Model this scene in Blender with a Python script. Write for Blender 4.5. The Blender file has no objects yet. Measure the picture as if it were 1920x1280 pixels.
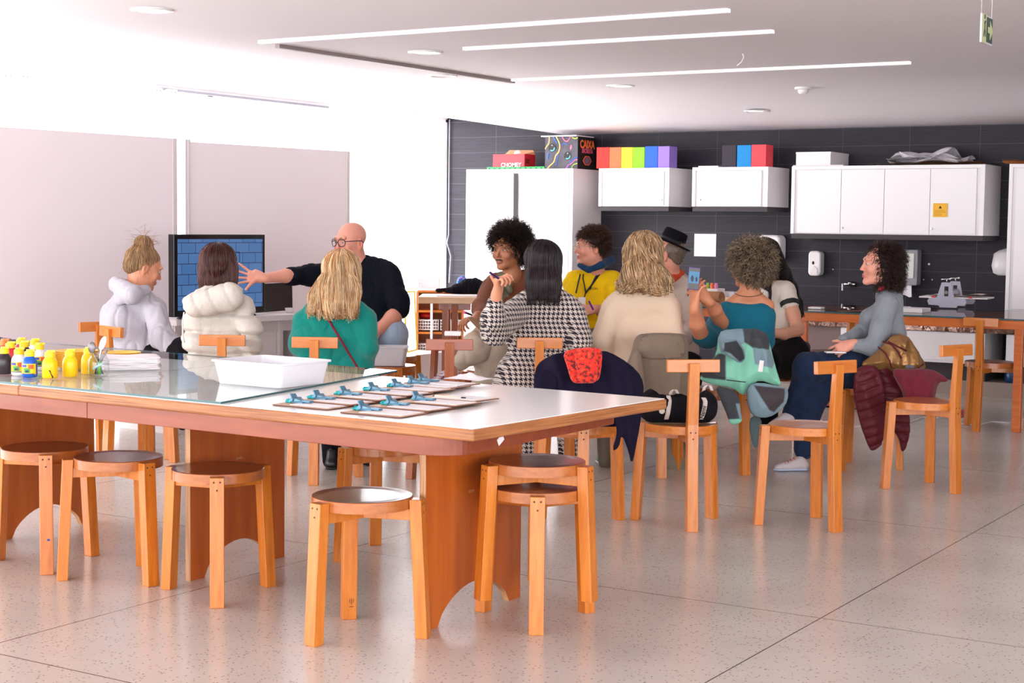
import bpy, bmesh, math, random
import numpy as np
from mathutils import Vector, Matrix
PI = math.pi
random.seed(7); RNG = np.random.default_rng(11)
SC = bpy.context.scene; COL = SC.collection

# ---------------------------------------------------------------- camera
CAM_H = 1.33
FPX, PITCH, ROLL, YAW = 2989.77, 0.0719495, 0.0111032, 0.5532219
def _axes():
    cp, sp = math.cos(PITCH), math.sin(PITCH)
    cr, sr = math.cos(ROLL), math.sin(ROLL)
    c, s = math.cos(YAW), math.sin(YAW)
    M = np.array([[c, -s, 0], [s, c, 0], [0, 0, 1.0]])
    right = np.array([1, 0, 0.0]); fwd = np.array([0, cp, -sp]); up = np.array([0, sp, cp])
    return M @ (cr*right + sr*up), M @ (-sr*right + cr*up), M @ fwd
AR, AU, AF = _axes()
AC = np.array([0, 0, CAM_H])
cam_data = bpy.data.cameras.new('camera'); cam = bpy.data.objects.new('camera', cam_data); COL.objects.link(cam)
cam_data.sensor_width = 36; cam_data.lens = FPX/1920*36; cam_data.clip_end = 200
cam.matrix_world = Matrix(((AR[0], AU[0], -AF[0], 0), (AR[1], AU[1], -AF[1], 0), (AR[2], AU[2], -AF[2], CAM_H), (0, 0, 0, 1)))
SC.camera = cam
# ---------------------------------------------------------------- sky and exposure
SC.view_settings.view_transform = 'Standard'; SC.view_settings.look = 'None'
SC.view_settings.gamma = 1; SC.view_settings.use_curve_mapping = False
SC.view_settings.exposure = 1.22
world = bpy.data.worlds.new('sky'); SC.world = world; world.use_nodes = True
wn = world.node_tree; wn.nodes.clear()
wo = wn.nodes.new('ShaderNodeOutputWorld'); wb = wn.nodes.new('ShaderNodeBackground')
wb.inputs['Color'].default_value = (0.98, 0.985, 1.0, 1); wb.inputs['Strength'].default_value = 3.1
wn.links.new(wb.outputs[0], wo.inputs[0])
# sky made uneven to balance the room light: brightest behind the camera, dimmer elsewhere
_tc = wn.nodes.new('ShaderNodeTexCoord'); _sp = wn.nodes.new('ShaderNodeSeparateXYZ'); wn.links.new(_tc.outputs['Generated'], _sp.inputs[0])
_mr = wn.nodes.new('ShaderNodeMapRange'); _mr.inputs['From Min'].default_value = 0.25; _mr.inputs['From Max'].default_value = -1.0
_mr.inputs['To Min'].default_value = 2.2; _mr.inputs['To Max'].default_value = 3.6; wn.links.new(_sp.outputs['Y'], _mr.inputs['Value']); wn.links.new(_mr.outputs[0], wb.inputs['Strength'])
SC.cycles.max_bounces = 8; SC.cycles.diffuse_bounces = 5; SC.cycles.glossy_bounces = 4
SC.cycles.transparent_max_bounces = 12; SC.cycles.use_denoising = True
SC.cycles.sample_clamp_indirect = 8
SC.cycles.caustics_reflective = False; SC.cycles.caustics_refractive = False

def area(name, loc, rot, sx, sy, power, color=(1, 1, 1)):
    l = bpy.data.lights.new(name, 'AREA'); l.shape = 'RECTANGLE'; l.size = sx; l.size_y = sy
    l.energy = power; l.color = color
    o = bpy.data.objects.new(name, l); COL.objects.link(o); o.location = loc; o.rotation_euler = rot
    return o
# daylight entering by the window wall on the left (panes stand at X=-9.1)
area('window_daylight', (-9.35, 6.2, 1.25), (0, -PI/2, 0), 2.3, 14.2, 60, (0.98, 0.985, 1.0))

# ---------------------------------------------------------------- helpers
def at(px, py, dep):
    return AC + (AR*(px-960)/FPX + AU*(640-py)/FPX + AF)*dep
def onz(px, py, z=0.0):
    d = AR*(px-960)/FPX + AU*(640-py)/FPX + AF
    return AC + d*((z-CAM_H)/d[2])
def ony(px, py, Y):
    d = AR*(px-960)/FPX + AU*(640-py)/FPX + AF
    return AC + d*(Y/d[1])
def onx(px, py, X):
    d = AR*(px-960)/FPX + AU*(640-py)/FPX + AF
    return AC + d*(X/d[0])
FH = np.array([AF[0], AF[1], 0]); FH /= np.linalg.norm(FH)       # horizontal heading of the view
RH = np.array([FH[1], -FH[0], 0])
VIEWROT = math.atan2(FH[1], FH[0]) - PI/2                         # rotz that turns local +Y to the view heading

def s2l(c):
    c = c/255.0
    return c/12.92 if c <= 0.04045 else ((c+0.055)/1.055)**2.4
def rgb(r, g, b): return (s2l(r), s2l(g), s2l(b), 1)

class MB:
    def __init__(s): s.v = []; s.f = []; s.m = []
    def add(s, vs, fs, mi=0, M=None):
        o = len(s.v)
        for v in vs:
            s.v.append(tuple(M @ Vector(v)) if M is not None else tuple(v))
        for f in fs: s.f.append(tuple(i+o for i in f)); s.m.append(mi)
        return s
    def box(s, c, d, rz=0, mi=0, M=None, taper=1.0):
        x, y, z = d[0]/2, d[1]/2, d[2]/2
        vs = [(-x, -y, -z), (x, -y, -z), (x, y, -z), (-x, y, -z), (-x*taper, -y*taper, z), (x*taper, -y*taper, z), (x*taper, y*taper, z), (-x*taper, y*taper, z)]
        T = Matrix.Translation(c) @ Matrix.Rotation(rz, 4, 'Z')
        if M is not None: T = T @ M
        return s.add(vs, [(0, 3, 2, 1), (4, 5, 6, 7), (0, 1, 5, 4), (1, 2, 6, 5), (2, 3, 7, 6), (3, 0, 4, 7)], mi, T)
    def box2(s, a, b, mi=0):
        return s.box([(a[i]+b[i])/2 for i in range(3)], [abs(b[i]-a[i]) for i in range(3)], mi=mi)
    def bar(s, a, b, w, h, up=(0, 0, 1), mi=0, w2=None, h2=None):
        a = Vector(a); b = Vector(b); d = (b-a).normalized(); u = Vector(up)
        r = d.cross(u); 
        if r.length < 1e-4: r = d.cross(Vector((1, 0, 0)))
        r.normalize(); u = r.cross(d).normalized()
        w2 = w if w2 is None else w2; h2 = h if h2 is None else h2
        vs = []
        for p, ww, hh in ((a, w, h), (b, w2, h2)):
            for i, j in ((-1, -1), (1, -1), (1, 1), (-1, 1)): vs.append(p + r*i*ww/2 + u*j*hh/2)
        return s.add(vs, [(0, 3, 2, 1), (4, 5, 6, 7), (0, 1, 5, 4), (1, 2, 6, 5), (2, 3, 7, 6), (3, 0, 4, 7)][::1], mi)
    def prism(s, poly, z0, z1, mi=0, M=None):
        n = len(poly)
        vs = [(x, y, z0) for x, y in poly] + [(x, y, z1) for x, y in poly]
        fs = [tuple(range(n-1, -1, -1)), tuple(range(n, 2*n))] + [(i, (i+1) % n, n+(i+1) % n, n+i) for i in range(n)]
        return s.add(vs, fs, mi, M)
    def lathe(s, prof, n=24, c=(0, 0, 0), mi=0, M=None, sx=1, sy=1):
        vs = []; fs = []
        for r, z in prof:
            for k in range(n):
                a = 2*PI*k/n; vs.append((c[0]+r*math.cos(a)*sx, c[1]+r*math.sin(a)*sy, c[2]+z))
        for i in range(len(prof)-1):
            for k in range(n):
                k2 = (k+1) % n
                fs.append((i*n+k, i*n+k2, (i+1)*n+k2, (i+1)*n+k))
        if prof[0][0] > 1e-6: fs.append(tuple(range(n-1, -1, -1)))
        if prof[-1][0] > 1e-6: fs.append(tuple((len(prof)-1)*n+k for k in range(n)))
        return s.add(vs, fs, mi, M)
    def cyl(s, a, b, r, n=12, mi=0, r2=None):
        a = Vector(a); b = Vector(b); d = b-a
        M = Matrix.Translation(a) @ d.to_track_quat('Z', 'Y').to_matrix().to_4x4()
        return s.lathe([(r, 0), (r if r2 is None else r2, d.length)], n, mi=mi, M=M)
    def ball(s, c, r, n=14, mi=0, M=None):
        rx, ry, rz = (r, r, r) if not hasattr(r, '__len__') else r
        T = Matrix.Translation(c)
        if M is not None: T = T @ M
        T = T @ Matrix.Diagonal((rx, ry, rz, 1))
        m = n//2
        return s.lathe([(math.sin(PI*i/m) if 0 < i < m else 0.0, -math.cos(PI*i/m)) for i in range(m+1)], n, mi=mi, M=T)
    def tube(s, path, r, n=8, mi=0, closed=False):
        P = [Vector(p) for p in path]; m = len(P); vs = []; fs = []
        rr = r if hasattr(r, '__len__') else [r]*m
        t = (P[1]-P[0]).normalized(); nn = t.orthogonal().normalized()
        for i in range(m):
            if closed: t2 = (P[(i+1) % m]-P[i-1]).normalized()
            else: t2 = (P[min(i+1, m-1)]-P[max(i-1, 0)]).normalized()
            nn = (nn - t2*nn.dot(t2))
            if nn.length < 1e-6: nn = t2.orthogonal()
            nn.normalize(); b = t2.cross(nn)
            for k in range(n):
                a = 2*PI*k/n; vs.append(P[i] + (nn*math.cos(a)+b*math.sin(a))*rr[i])
        L = m if closed else m-1
        for i in range(L):
            for k in range(n):
                k2 = (k+1) % n; j = (i+1) % m
                fs.append((i*n+k, i*n+k2, j*n+k2, j*n+k))
        if not closed: fs += [tuple(range(n-1, -1, -1)), tuple((m-1)*n+k for k in range(n))]
        return s.add(vs, fs, mi)
    def grid(s, fn, nu, nv, mi=0, close_u=False):
        vs = [fn(i/(nu-1) if not close_u else i/nu, j/(nv-1)) for j in range(nv) for i in range(nu)]
        fs = []
        for j in range(nv-1):
            for i in range(nu if close_u else nu-1):
                i2 = (i+1) % nu
                fs.append((j*nu+i, j*nu+i2, (j+1)*nu+i2, (j+1)*nu+i))
        return s.add(vs, fs, mi)

def setp(o, label=None, cat=None, group=None, kind=None):
    if label: o['label'] = label
    if cat: o['category'] = cat
    if group: o['group'] = group
    if kind: o['kind'] = kind
    return o
def thing(name, label, cat, loc=(0, 0, 0), rotz=0, group=None):
    o = bpy.data.objects.new(name, None); COL.objects.link(o); o.empty_display_size = 0.05
    o.location = loc; o.rotation_euler = (0, 0, rotz)
    return setp(o, label, cat, group)
def wmat(o):
    m = Matrix.Translation(o.location) @ o.rotation_euler.to_matrix().to_4x4()
    return (wmat(o.parent) @ m) if o.parent else m
def link(name, me, mats, parent=None, smooth=False, bevel=0, segs=2):
    o = bpy.data.objects.new(name, me); COL.objects.link(o)
    for m in (mats if isinstance(mats, (list, tuple)) else [mats]): me.materials.append(m)
    if parent: o.parent = parent
    if smooth: me.shade_smooth()
    if bevel:
        b = o.modifiers.new('bevel', 'BEVEL'); b.width = bevel; b.segments = segs; b.limit_method = 'ANGLE'; b.angle_limit = 0.6
    return o
def obj(name, mb, mats, parent=None, world=False, smooth=False, bevel=0, auto=None, recalc=True):
    me = bpy.data.meshes.new(name)
    vs = mb.v
    if world and parent is not None:
        I = wmat(parent).inverted(); vs = [tuple(I @ Vector(v)) for v in vs]
    me.from_pydata([tuple(v) for v in vs], [], mb.f)
    for p, mi in zip(me.polygons, mb.m): p.material_index = mi
    if recalc:
        bm = bmesh.new(); bm.from_mesh(me); bmesh.ops.recalc_face_normals(bm, faces=bm.faces[:]); bm.to_mesh(me); bm.free()
    me.update()
    o = link(name, me, mats, parent, smooth, bevel)
    if auto:
        try: me.set_sharp_from_angle(angle=auto)
        except Exception: pass
    return o
def solo(name, mb, mats, label, cat, group=None, base=None, **k):
    # a thing that is one mesh; origin at its base
    if base is None:
        a = np.array(mb.v); base = (float(a[:, 0].mean()), float(a[:, 1].mean()), float(a[:, 2].min()))
    mb.v = [tuple(Vector(v)-Vector(base)) for v in mb.v]
    o = obj(name, mb, mats, **k); o.location = base
    return setp(o, label, cat, group)
def struct(name, mb, m, **k):
    o = obj(name, mb, m, **k); o['kind'] = 'structure'; return o

def copy_tree(o, parent=None):
    c = o.copy(); COL.objects.link(c); c.parent = parent
    for ch in list(o.children): copy_tree(ch, c)
    return c

# ---------------------------------------------------------------- materials
def mat(name, col, rough=0.6, metal=0.0, spec=0.5, coat=0, emit=0, trans=0, sheen=0, alpha=1, bump=None, var=None, subs=0):
    """bump=(scale,strength,dist); var=(col2, scale, contrast, stretch xyz)"""
    m = bpy.data.materials.new(name); m.use_nodes = True; nt = m.node_tree; b = nt.nodes['Principled BSDF']
    b.inputs['Base Color'].default_value = col; b.inputs['Roughness'].default_value = rough
    b.inputs['Metallic'].default_value = metal; b.inputs['Specular IOR Level'].default_value = spec
    b.inputs['Coat Weight'].default_value = coat; b.inputs['Coat Roughness'].default_value = 0.08
    b.inputs['Transmission Weight'].default_value = trans; b.inputs['Sheen Weight'].default_value = sheen
    b.inputs['Alpha'].default_value = alpha
    if subs:
        b.inputs['Subsurface Weight'].default_value = subs; b.inputs['Subsurface Radius'].default_value = (0.02, 0.008, 0.005); b.inputs['Subsurface Scale'].default_value = 0.5
    if emit: b.inputs['Emission Color'].default_value = col; b.inputs['Emission Strength'].default_value = emit
    tc = None
    if bump or var: tc = nt.nodes.new('ShaderNodeTexCoord')
    if var:
        col2, sc, con, st = var
        mp = nt.nodes.new('ShaderNodeMapping'); mp.inputs['Scale'].default_value = st
        nt.links.new(tc.outputs['Object'], mp.inputs[0])
        n = nt.nodes.new('ShaderNodeTexNoise'); n.inputs['Scale'].default_value = sc; n.inputs['Detail'].default_value = 5; n.inputs['Roughness'].default_value = 0.6
        nt.links.new(mp.outputs[0], n.inputs['Vector'])
        r = nt.nodes.new('ShaderNodeValToRGB'); r.color_ramp.elements[0].position = 0.5-con; r.color_ramp.elements[1].position = 0.5+con
        r.color_ramp.elements[0].color = col; r.color_ramp.elements[1].color = col2
        nt.links.new(n.outputs['Fac'], r.inputs[0]); nt.links.new(r.outputs[0], b.inputs['Base Color'])
    if bump:
        n2 = nt.nodes.new('ShaderNodeTexNoise'); n2.inputs['Scale'].default_value = bump[0]; n2.inputs['Detail'].default_value = 4
        nt.links.new(tc.outputs['Object'], n2.inputs['Vector'])
        bp = nt.nodes.new('ShaderNodeBump'); bp.inputs['Strength'].default_value = bump[1]; bp.inputs['Distance'].default_value = bump[2]
        nt.links.new(n2.outputs['Fac'], bp.inputs['Height']); nt.links.new(bp.outputs[0], b.inputs['Normal'])
    return m
def wood(name, c1, c2, rough=0.35, coat=0.3, stretch=(9, 9, 0.8), scale=6):
    m = mat(name, c1, rough, coat=coat, var=(c2, scale, 0.22, stretch), bump=(60, 0.08, 0.002))
    return m
M = {}
M['leg'] = wood('pine_leg', rgb(184, 98, 24), rgb(214, 130, 44))
M['leg_dark'] = wood('pine_leg_dark', rgb(144, 68, 30), rgb(172, 92, 44))
M['seat'] = wood('stained_seat', rgb(118, 56, 34), rgb(148, 78, 50), rough=0.28, coat=0.35, stretch=(1, 9, 9))
M['seat_light'] = wood('pine_seat', rgb(172, 92, 40), rgb(200, 122, 62), rough=0.28, coat=0.35, stretch=(1, 9, 9))
M['seat_side'] = wood('seat_side_wood', rgb(160, 84, 32), rgb(186, 112, 54), rough=.32, stretch=(3, 3, 9))
M['dowel'] = mat('dowel', rgb(96, 48, 26), 0.6)
M['tboard'] = wood('pine_board', rgb(190, 102, 28), rgb(210, 128, 48), stretch=(0.8, 9, 9))
M['tboard_dark'] = wood('dark_board', rgb(150, 62, 28), rgb(172, 84, 42), stretch=(0.8, 9, 9))
M['panel'] = wood('panel_plywood', rgb(164, 76, 20), rgb(194, 102, 34), rough=0.4, coat=0.2, stretch=(6, 6, 0.7), scale=3)
M['apron'] = wood('apron_wood', rgb(120, 48, 20), rgb(146, 68, 34), rough=0.5, stretch=(0.8, 5, 6), scale=4)
M['ply_edge'] = wood('plywood_edge', rgb(112, 58, 28), rgb(190, 126, 74), rough=0.5, coat=0.1, stretch=(1.6, 1.6, 75), scale=2.5)
M['plyv_edge'] = wood('plywood_edge_upright', rgb(150, 90, 56), rgb(214, 168, 122), rough=0.5, coat=0.1, stretch=(70, 8, 1.5), scale=2.5)
def fres(nt, ior):
    # same reflectance from both sides of a thin sheet
    g = nt.nodes.new('ShaderNodeNewGeometry'); mr = nt.nodes.new('ShaderNodeMapRange')
    mr.inputs['To Min'].default_value = ior; mr.inputs['To Max'].default_value = 1/ior
    nt.links.new(g.outputs['Backfacing'], mr.inputs['Value'])
    f = nt.nodes.new('ShaderNodeFresnel'); nt.links.new(mr.outputs[0], f.inputs['IOR']); return f
M['laminate'] = mat('white_laminate', rgb(244, 243, 242), 0.16, spec=0.5)
M['white'] = mat('white_paint', rgb(236, 232, 234), 0.35)
M['white_matte'] = mat('white_matte', rgb(232, 228, 230), 0.6)
M['offwhite'] = mat('off_white', rgb(232, 226, 226), 0.5)
M['greyside'] = mat('grey_side', rgb(214, 207, 208), 0.5)
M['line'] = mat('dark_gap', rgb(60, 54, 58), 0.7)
M['black'] = mat('black', rgb(22, 20, 24), 0.6)
M['blackgloss'] = mat('black_gloss', rgb(18, 17, 22), 0.25)
M['chrome'] = mat('chrome', rgb(225, 225, 228), 0.12, metal=1)
M['metal'] = mat('brushed_metal', rgb(170, 172, 178), 0.3, metal=1)
M['paper'] = mat('paper', rgb(236, 232, 236), 0.8)
M['card'] = mat('brown_card', rgb(196, 140, 100), 0.8)
M['ledwhite'] = mat('strip_white', rgb(250, 246, 248), 0.5, emit=0.25)
# ================================================================ SETTING
XW, YW = -9.1, 13.45            # window wall, tiled back wall
XR, YB = 4.2, -4.0              # right side and the side behind the camera
def floor_material():
    m = bpy.data.materials.new('terrazzo'); m.use_nodes = True; nt = m.node_tree; b = nt.nodes['Principled BSDF']
    N = nt.nodes.new; L = nt.links.new
    tc = N('ShaderNodeTexCoord')
    n = N('ShaderNodeTexNoise'); n.inputs['Scale'].default_value = 1.3; n.inputs['Detail'].default_value = 6
    L(tc.outputs['Object'], n.inputs['Vector'])
    r = N('ShaderNodeValToRGB'); r.color_ramp.elements[0].position = .3; r.color_ramp.elements[1].position = .7
    r.color_ramp.elements[0].color = rgb(186, 177, 169); r.color_ramp.elements[1].color = rgb(203, 195, 187)
    L(n.outputs['Fac'], r.inputs[0])
    # small aggregate chips
    v = N('ShaderNodeTexVoronoi'); v.inputs['Scale'].default_value = 95
    L(tc.outputs['Object'], v.inputs['Vector'])
    vr = N('ShaderNodeSeparateColor'); L(v.outputs['Color'], vr.inputs[0])
    thr = N('ShaderNodeMath'); thr.operation = 'GREATER_THAN'; thr.inputs[1].default_value = 0.8; L(vr.outputs[0], thr.inputs[0])
    near = N('ShaderNodeMath'); near.operation = 'LESS_THAN'; near.inputs[1].default_value = 0.35; L(v.outputs['Distance'], near.inputs[0])
    ch = N('ShaderNodeMath'); ch.operation = 'MULTIPLY'; L(thr.outputs[0], ch.inputs[0]); L(near.outputs[0], ch.inputs[1])
    mx = N('ShaderNodeMix'); mx.data_type = 'RGBA'; mx.inputs['B'].default_value = rgb(122, 102, 92)
    fm = N('ShaderNodeMath'); fm.operation = 'MULTIPLY'; fm.inputs[1].default_value = 0.75; L(ch.outputs[0], fm.inputs[0])
    L(fm.outputs[0], mx.inputs['Factor']); L(r.outputs[0], mx.inputs['A'])
    v2 = N('ShaderNodeTexVoronoi'); v2.inputs['Scale'].default_value = 120; L(tc.outputs['Object'], v2.inputs['Vector'])
    s2 = N('ShaderNodeSeparateColor'); L(v2.outputs['Color'], s2.inputs[0])
    t2 = N('ShaderNodeMath'); t2.operation = 'GREATER_THAN'; t2.inputs[1].default_value = 0.75; L(s2.outputs[1], t2.inputs[0])
    f2 = N('ShaderNodeMath'); f2.operation = 'MULTIPLY'; f2.inputs[1].default_value = 0.35; L(t2.outputs[0], f2.inputs[0])
    mx2 = N('ShaderNodeMix'); mx2.data_type = 'RGBA'; mx2.inputs['B'].default_value = rgb(206, 190, 178)
    L(f2.outputs[0], mx2.inputs['Factor']); L(mx.outputs['Result'], mx2.inputs['A'])
    # joints between slabs
    sx = N('ShaderNodeSeparateXYZ'); L(tc.outputs['Object'], sx.inputs[0])
    outs = []
    for ax, off, per in (('X', -1.925, 2.05), ('Y', 5.156, 1.872)):
        a = N('ShaderNodeMath'); a.operation = 'SUBTRACT'; a.inputs[1].default_value = off; L(sx.outputs[ax], a.inputs[0])
        d = N('ShaderNodeMath'); d.operation = 'DIVIDE'; d.inputs[1].default_value = per; L(a.outputs[0], d.inputs[0])
        ro = N('ShaderNodeMath'); ro.operation = 'ROUND'; L(d.outputs[0], ro.inputs[0])
        su = N('ShaderNodeMath'); su.operation = 'SUBTRACT'; L(d.outputs[0], su.inputs[0]); L(ro.outputs[0], su.inputs[1])
        ab = N('ShaderNodeMath'); ab.operation = 'ABSOLUTE'; L(su.outputs[0], ab.inputs[0])
        lt = N('ShaderNodeMath'); lt.operation = 'LESS_THAN'; lt.inputs[1].default_value = 0.0026/per; L(ab.outputs[0], lt.inputs[0])
        outs.append(lt)
    j = N('ShaderNodeMath'); j.operation = 'MAXIMUM'; L(outs[0].outputs[0], j.inputs[0]); L(outs[1].outputs[0], j.inputs[1])
    mx3 = N('ShaderNodeMix'); mx3.data_type = 'RGBA'; mx3.inputs['B'].default_value = rgb(74, 58, 56)
    L(j.outputs[0], mx3.inputs['Factor']); L(mx2.outputs['Result'], mx3.inputs['A'])
    L(mx3.outputs['Result'], b.inputs['Base Color'])
    nr = N('ShaderNodeTexNoise'); nr.inputs['Scale'].default_value = 3; L(tc.outputs['Object'], nr.inputs['Vector'])
    mr = N('ShaderNodeMapRange'); mr.inputs['To Min'].default_value = 0.17; mr.inputs['To Max'].default_value = 0.30
    L(nr.outputs['Fac'], mr.inputs['Value']); L(mr.outputs[0], b.inputs['Roughness'])
    b.inputs['Specular IOR Level'].default_value = 0.5
    return m
mb = MB(); mb.add([(XW-.3, YB, 0), (XR, YB, 0), (XR, YW+.2, 0), (XW-.3, YW+.2, 0)], [(0, 1, 2, 3)])
struct('floor', mb, floor_material())

# ceiling: level over the room, dipping towards the back wall away from the window
def cz(x, y):
    z = 2.42
    t = min(1, max(0, (y-11.2)/(YW-11.2))); t = t*t*(3-2*t)
    u = min(1, max(0, (x-XW)/(1.35))) 
    return z - 0.20*t*u
mb = MB()
xs = [XW] + [XW+1.35*i/8 for i in range(1, 9)] + [-6.5, -5, -3.5, 0, XR]
ys = [YB, 0, 6, 11.2] + [11.2+(YW-11.2)*i/10 for i in range(1, 11)] + [YW+.1]
vs = [(x, y, cz(x, y)) for y in ys for x in xs]; nx = len(xs)
mb.add(vs, [(j*nx+i, (j+1)*nx+i, (j+1)*nx+i+1, j*nx+i+1) for j in range(len(ys)-1) for i in range(nx-1)])
mb.box(((XW+XR)/2, (YB+YW)/2, 2.62), (XR-XW+.4, YW-YB+.4, .12))
M['ceiling'] = mat('ceiling_plaster', rgb(236, 230, 234), 0.75, bump=(3, 0.1, 0.01))
struct('ceiling', mb, M['ceiling'], smooth=True, recalc=False)

# tiled back wall
def tile_material():
    m = bpy.data.materials.new('dark_plank_tile'); m.use_nodes = True; nt = m.node_tree; b = nt.nodes['Principled BSDF']
    N = nt.nodes.new; L = nt.links.new
    tc = N('ShaderNodeTexCoord'); sp = N('ShaderNodeSeparateXYZ'); L(tc.outputs['Object'], sp.inputs[0])
    mp = N('ShaderNodeMapping'); mp.inputs['Scale'].default_value = (2.0, 1, 60); L(tc.outputs['Object'], mp.inputs[0])
    n = N('ShaderNodeTexNoise'); n.inputs['Scale'].default_value = 2.2; n.inputs['Detail'].default_value = 7; n.inputs['Roughness'].default_value = .65
    L(mp.outputs[0], n.inputs['Vector'])
    r = N('ShaderNodeValToRGB'); r.color_ramp.elements[0].position = .3; r.color_ramp.elements[1].position = .75
    r.color_ramp.elements[0].color = rgb(24, 21, 31); r.color_ramp.elements[1].color = rgb(44, 39, 51)
    L(n.outputs['Fac'], r.inputs[0])
    outs = []
    for ax, off, per, w in (('X', -6.125, 0.598, 0.0035), ('Z', 1.294, 0.1535, 0.003)):
        a = N('ShaderNodeMath'); a.operation = 'SUBTRACT'; a.inputs[1].default_value = off; L(sp.outputs[ax], a.inputs[0])
        d = N('ShaderNodeMath'); d.operation = 'DIVIDE'; d.inputs[1].default_value = per; L(a.outputs[0], d.inputs[0])
        ro = N('ShaderNodeMath'); ro.operation = 'ROUND'; L(d.outputs[0], ro.inputs[0])
        su = N('ShaderNodeMath'); su.operation = 'SUBTRACT'; L(d.outputs[0], su.inputs[0]); L(ro.outputs[0], su.inputs[1])
        ab = N('ShaderNodeMath'); ab.operation = 'ABSOLUTE'; L(su.outputs[0], ab.inputs[0])
        lt = N('ShaderNodeMath'); lt.operation = 'LESS_THAN'; lt.inputs[1].default_value = w/per/2; L(ab.outputs[0], lt.inputs[0])
        outs.append(lt)
    j = N('ShaderNodeMath'); j.operation = 'MAXIMUM'; L(outs[0].outputs[0], j.inputs[0]); L(outs[1].outputs[0], j.inputs[1])
    mx = N('ShaderNodeMix'); mx.data_type = 'RGBA'; mx.inputs['B'].default_value = rgb(84, 78, 88)
    L(j.outputs[0], mx.inputs['Factor']); L(r.outputs[0], mx.inputs['A']); L(mx.outputs['Result'], b.inputs['Base Color'])
    b.inputs['Roughness'].default_value = 0.5; b.inputs['Specular IOR Level'].default_value = 0.3
    bp = N('ShaderNodeBump'); bp.inputs['Strength'].default_value = 0.2; bp.inputs['Distance'].default_value = 0.002
    L(n.outputs['Fac'], bp.inputs['Height']); L(bp.outputs[0], b.inputs['Normal'])
    return m
mb = MB(); mb.box2((XW-.05, YW, 0), (XR, YW+.12, 2.62)); struct('wall_back', mb, tile_material())
M['wallpaint'] = mat('wall_paint', rgb(226, 220, 222), 0.8)
mb = MB(); mb.box2((XR, 5.0, 0), (XR+.12, YW+.1, 2.62)); struct('wall_right', mb, M['wallpaint'])  # unseen wall stopped short so more light reaches the right side
# glazing on the left: thin mullions with panes; daylight floods in
M['pane'] = bpy.data.materials.new('window_glass'); M['pane'].use_nodes = True
nt = M['pane'].node_tree; nt.nodes.clear()
_o = nt.nodes.new('ShaderNodeOutputMaterial'); _t = nt.nodes.new('ShaderNodeBsdfTransparent'); _g = nt.nodes.new('ShaderNodeBsdfGlossy'); _g.inputs['Roughness'].default_value = 0.02
_f = fres(nt, 1.3); _m = nt.nodes.new('ShaderNodeMixShader')
nt.links.new(_f.outputs[0], _m.inputs[0]); nt.links.new(_t.outputs[0], _m.inputs[1]); nt.links.new(_g.outputs[0], _m.inputs[2]); nt.links.new(_m.outputs[0], _o.inputs[0])
k = 1; yy = YB
M['frame'] = mat('window_frame', rgb(240, 238, 240), 0.4)
while yy < YW-.01:
    y2 = min(YW, yy+3.49)
    w = MB(); w.add([(XW-.02, yy+.02, .05), (XW-.02, y2-.02, .05), (XW-.02, y2-.02, 2.38), (XW-.02, yy+.02, 2.38)], [(0, 1, 2, 3)]); wo_ = struct('window_%d' % k, w, M['pane'])
    f = MB(); f.box2((XW-.05, yy, 0), (XW, yy+.03, 2.40)); f.box2((XW-.05, y2-.03, 0), (XW, y2, 2.40)); f.box2((XW-.05, yy, 0), (XW, y2, .05)); f.box2((XW-.05, yy, 2.37), (XW, y2, 2.42))
    obj('window_frame', f, M['frame'], wo_); k += 1; yy = y2
# blind rail below the ceiling, seen grey against the light
M['rail'] = mat('grey_rail', rgb(140, 140, 150), 0.4)
mb = MB(); mb.box2((XW+.03, 9.30, 2.372), (XW+.07, 11.44, 2.392)); struct('trim_1', mb, M['rail'])
mb = MB(); mb.box2((XW+.03, YB, 2.385), (XW+.05, 9.30, 2.392)); struct('trim_2', mb, M['frame'])
brk = [(10, 143), (42, 144), (292, 170), (320, 173)]
for i, (px, py) in enumerate(brk):
    p = onx(px, py, XW+.08); b = MB(); b.box2((XW+.05, p[1]-.045, p[2]-.02), (XW+.11, p[1]+.045, p[2]+.022))
    b.cyl((XW+.11, p[1]-.02, p[2]), (XW+.114, p[1]-.02, p[2]), .006, 8, mi=1); b.cyl((XW+.11, p[1]+.02, p[2]), (XW+.114, p[1]+.02, p[2]), .006, 8, mi=1)
    solo('blind_bracket', b, [M['offwhite'], M['rail']], ['white blind bracket at the far left end of the ceiling rail', 'white blind bracket, second from the left on the rail', 'white blind bracket just left of where the grey rail starts', 'white blind bracket at the left end of the grey rail'][i], 'bracket', 'brackets of the window blinds')
# distant trees seen through the top of the glazing
M['hill'] = mat('hazy_foliage', rgb(176, 200, 190), 0.9, var=(rgb(120, 150, 170), 0.8, 0.2, (1, 1, 1)))

# cable running down the window corner of the tiled wall
p = [ony(843, 224, YW-.02), ony(842, 300, YW-.02), ony(841, 440, YW-.02), ony(838, 455, YW-.03), ony(845, 480, YW-.03), ony(842, 530, YW-.03)]
mb = MB(); mb.tube([tuple(q) for q in p], .006, 6); solo('hanging_cable', mb, M['rail'], 'thin grey cable hanging down the window end of the dark tiled wall', 'cable')

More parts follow.
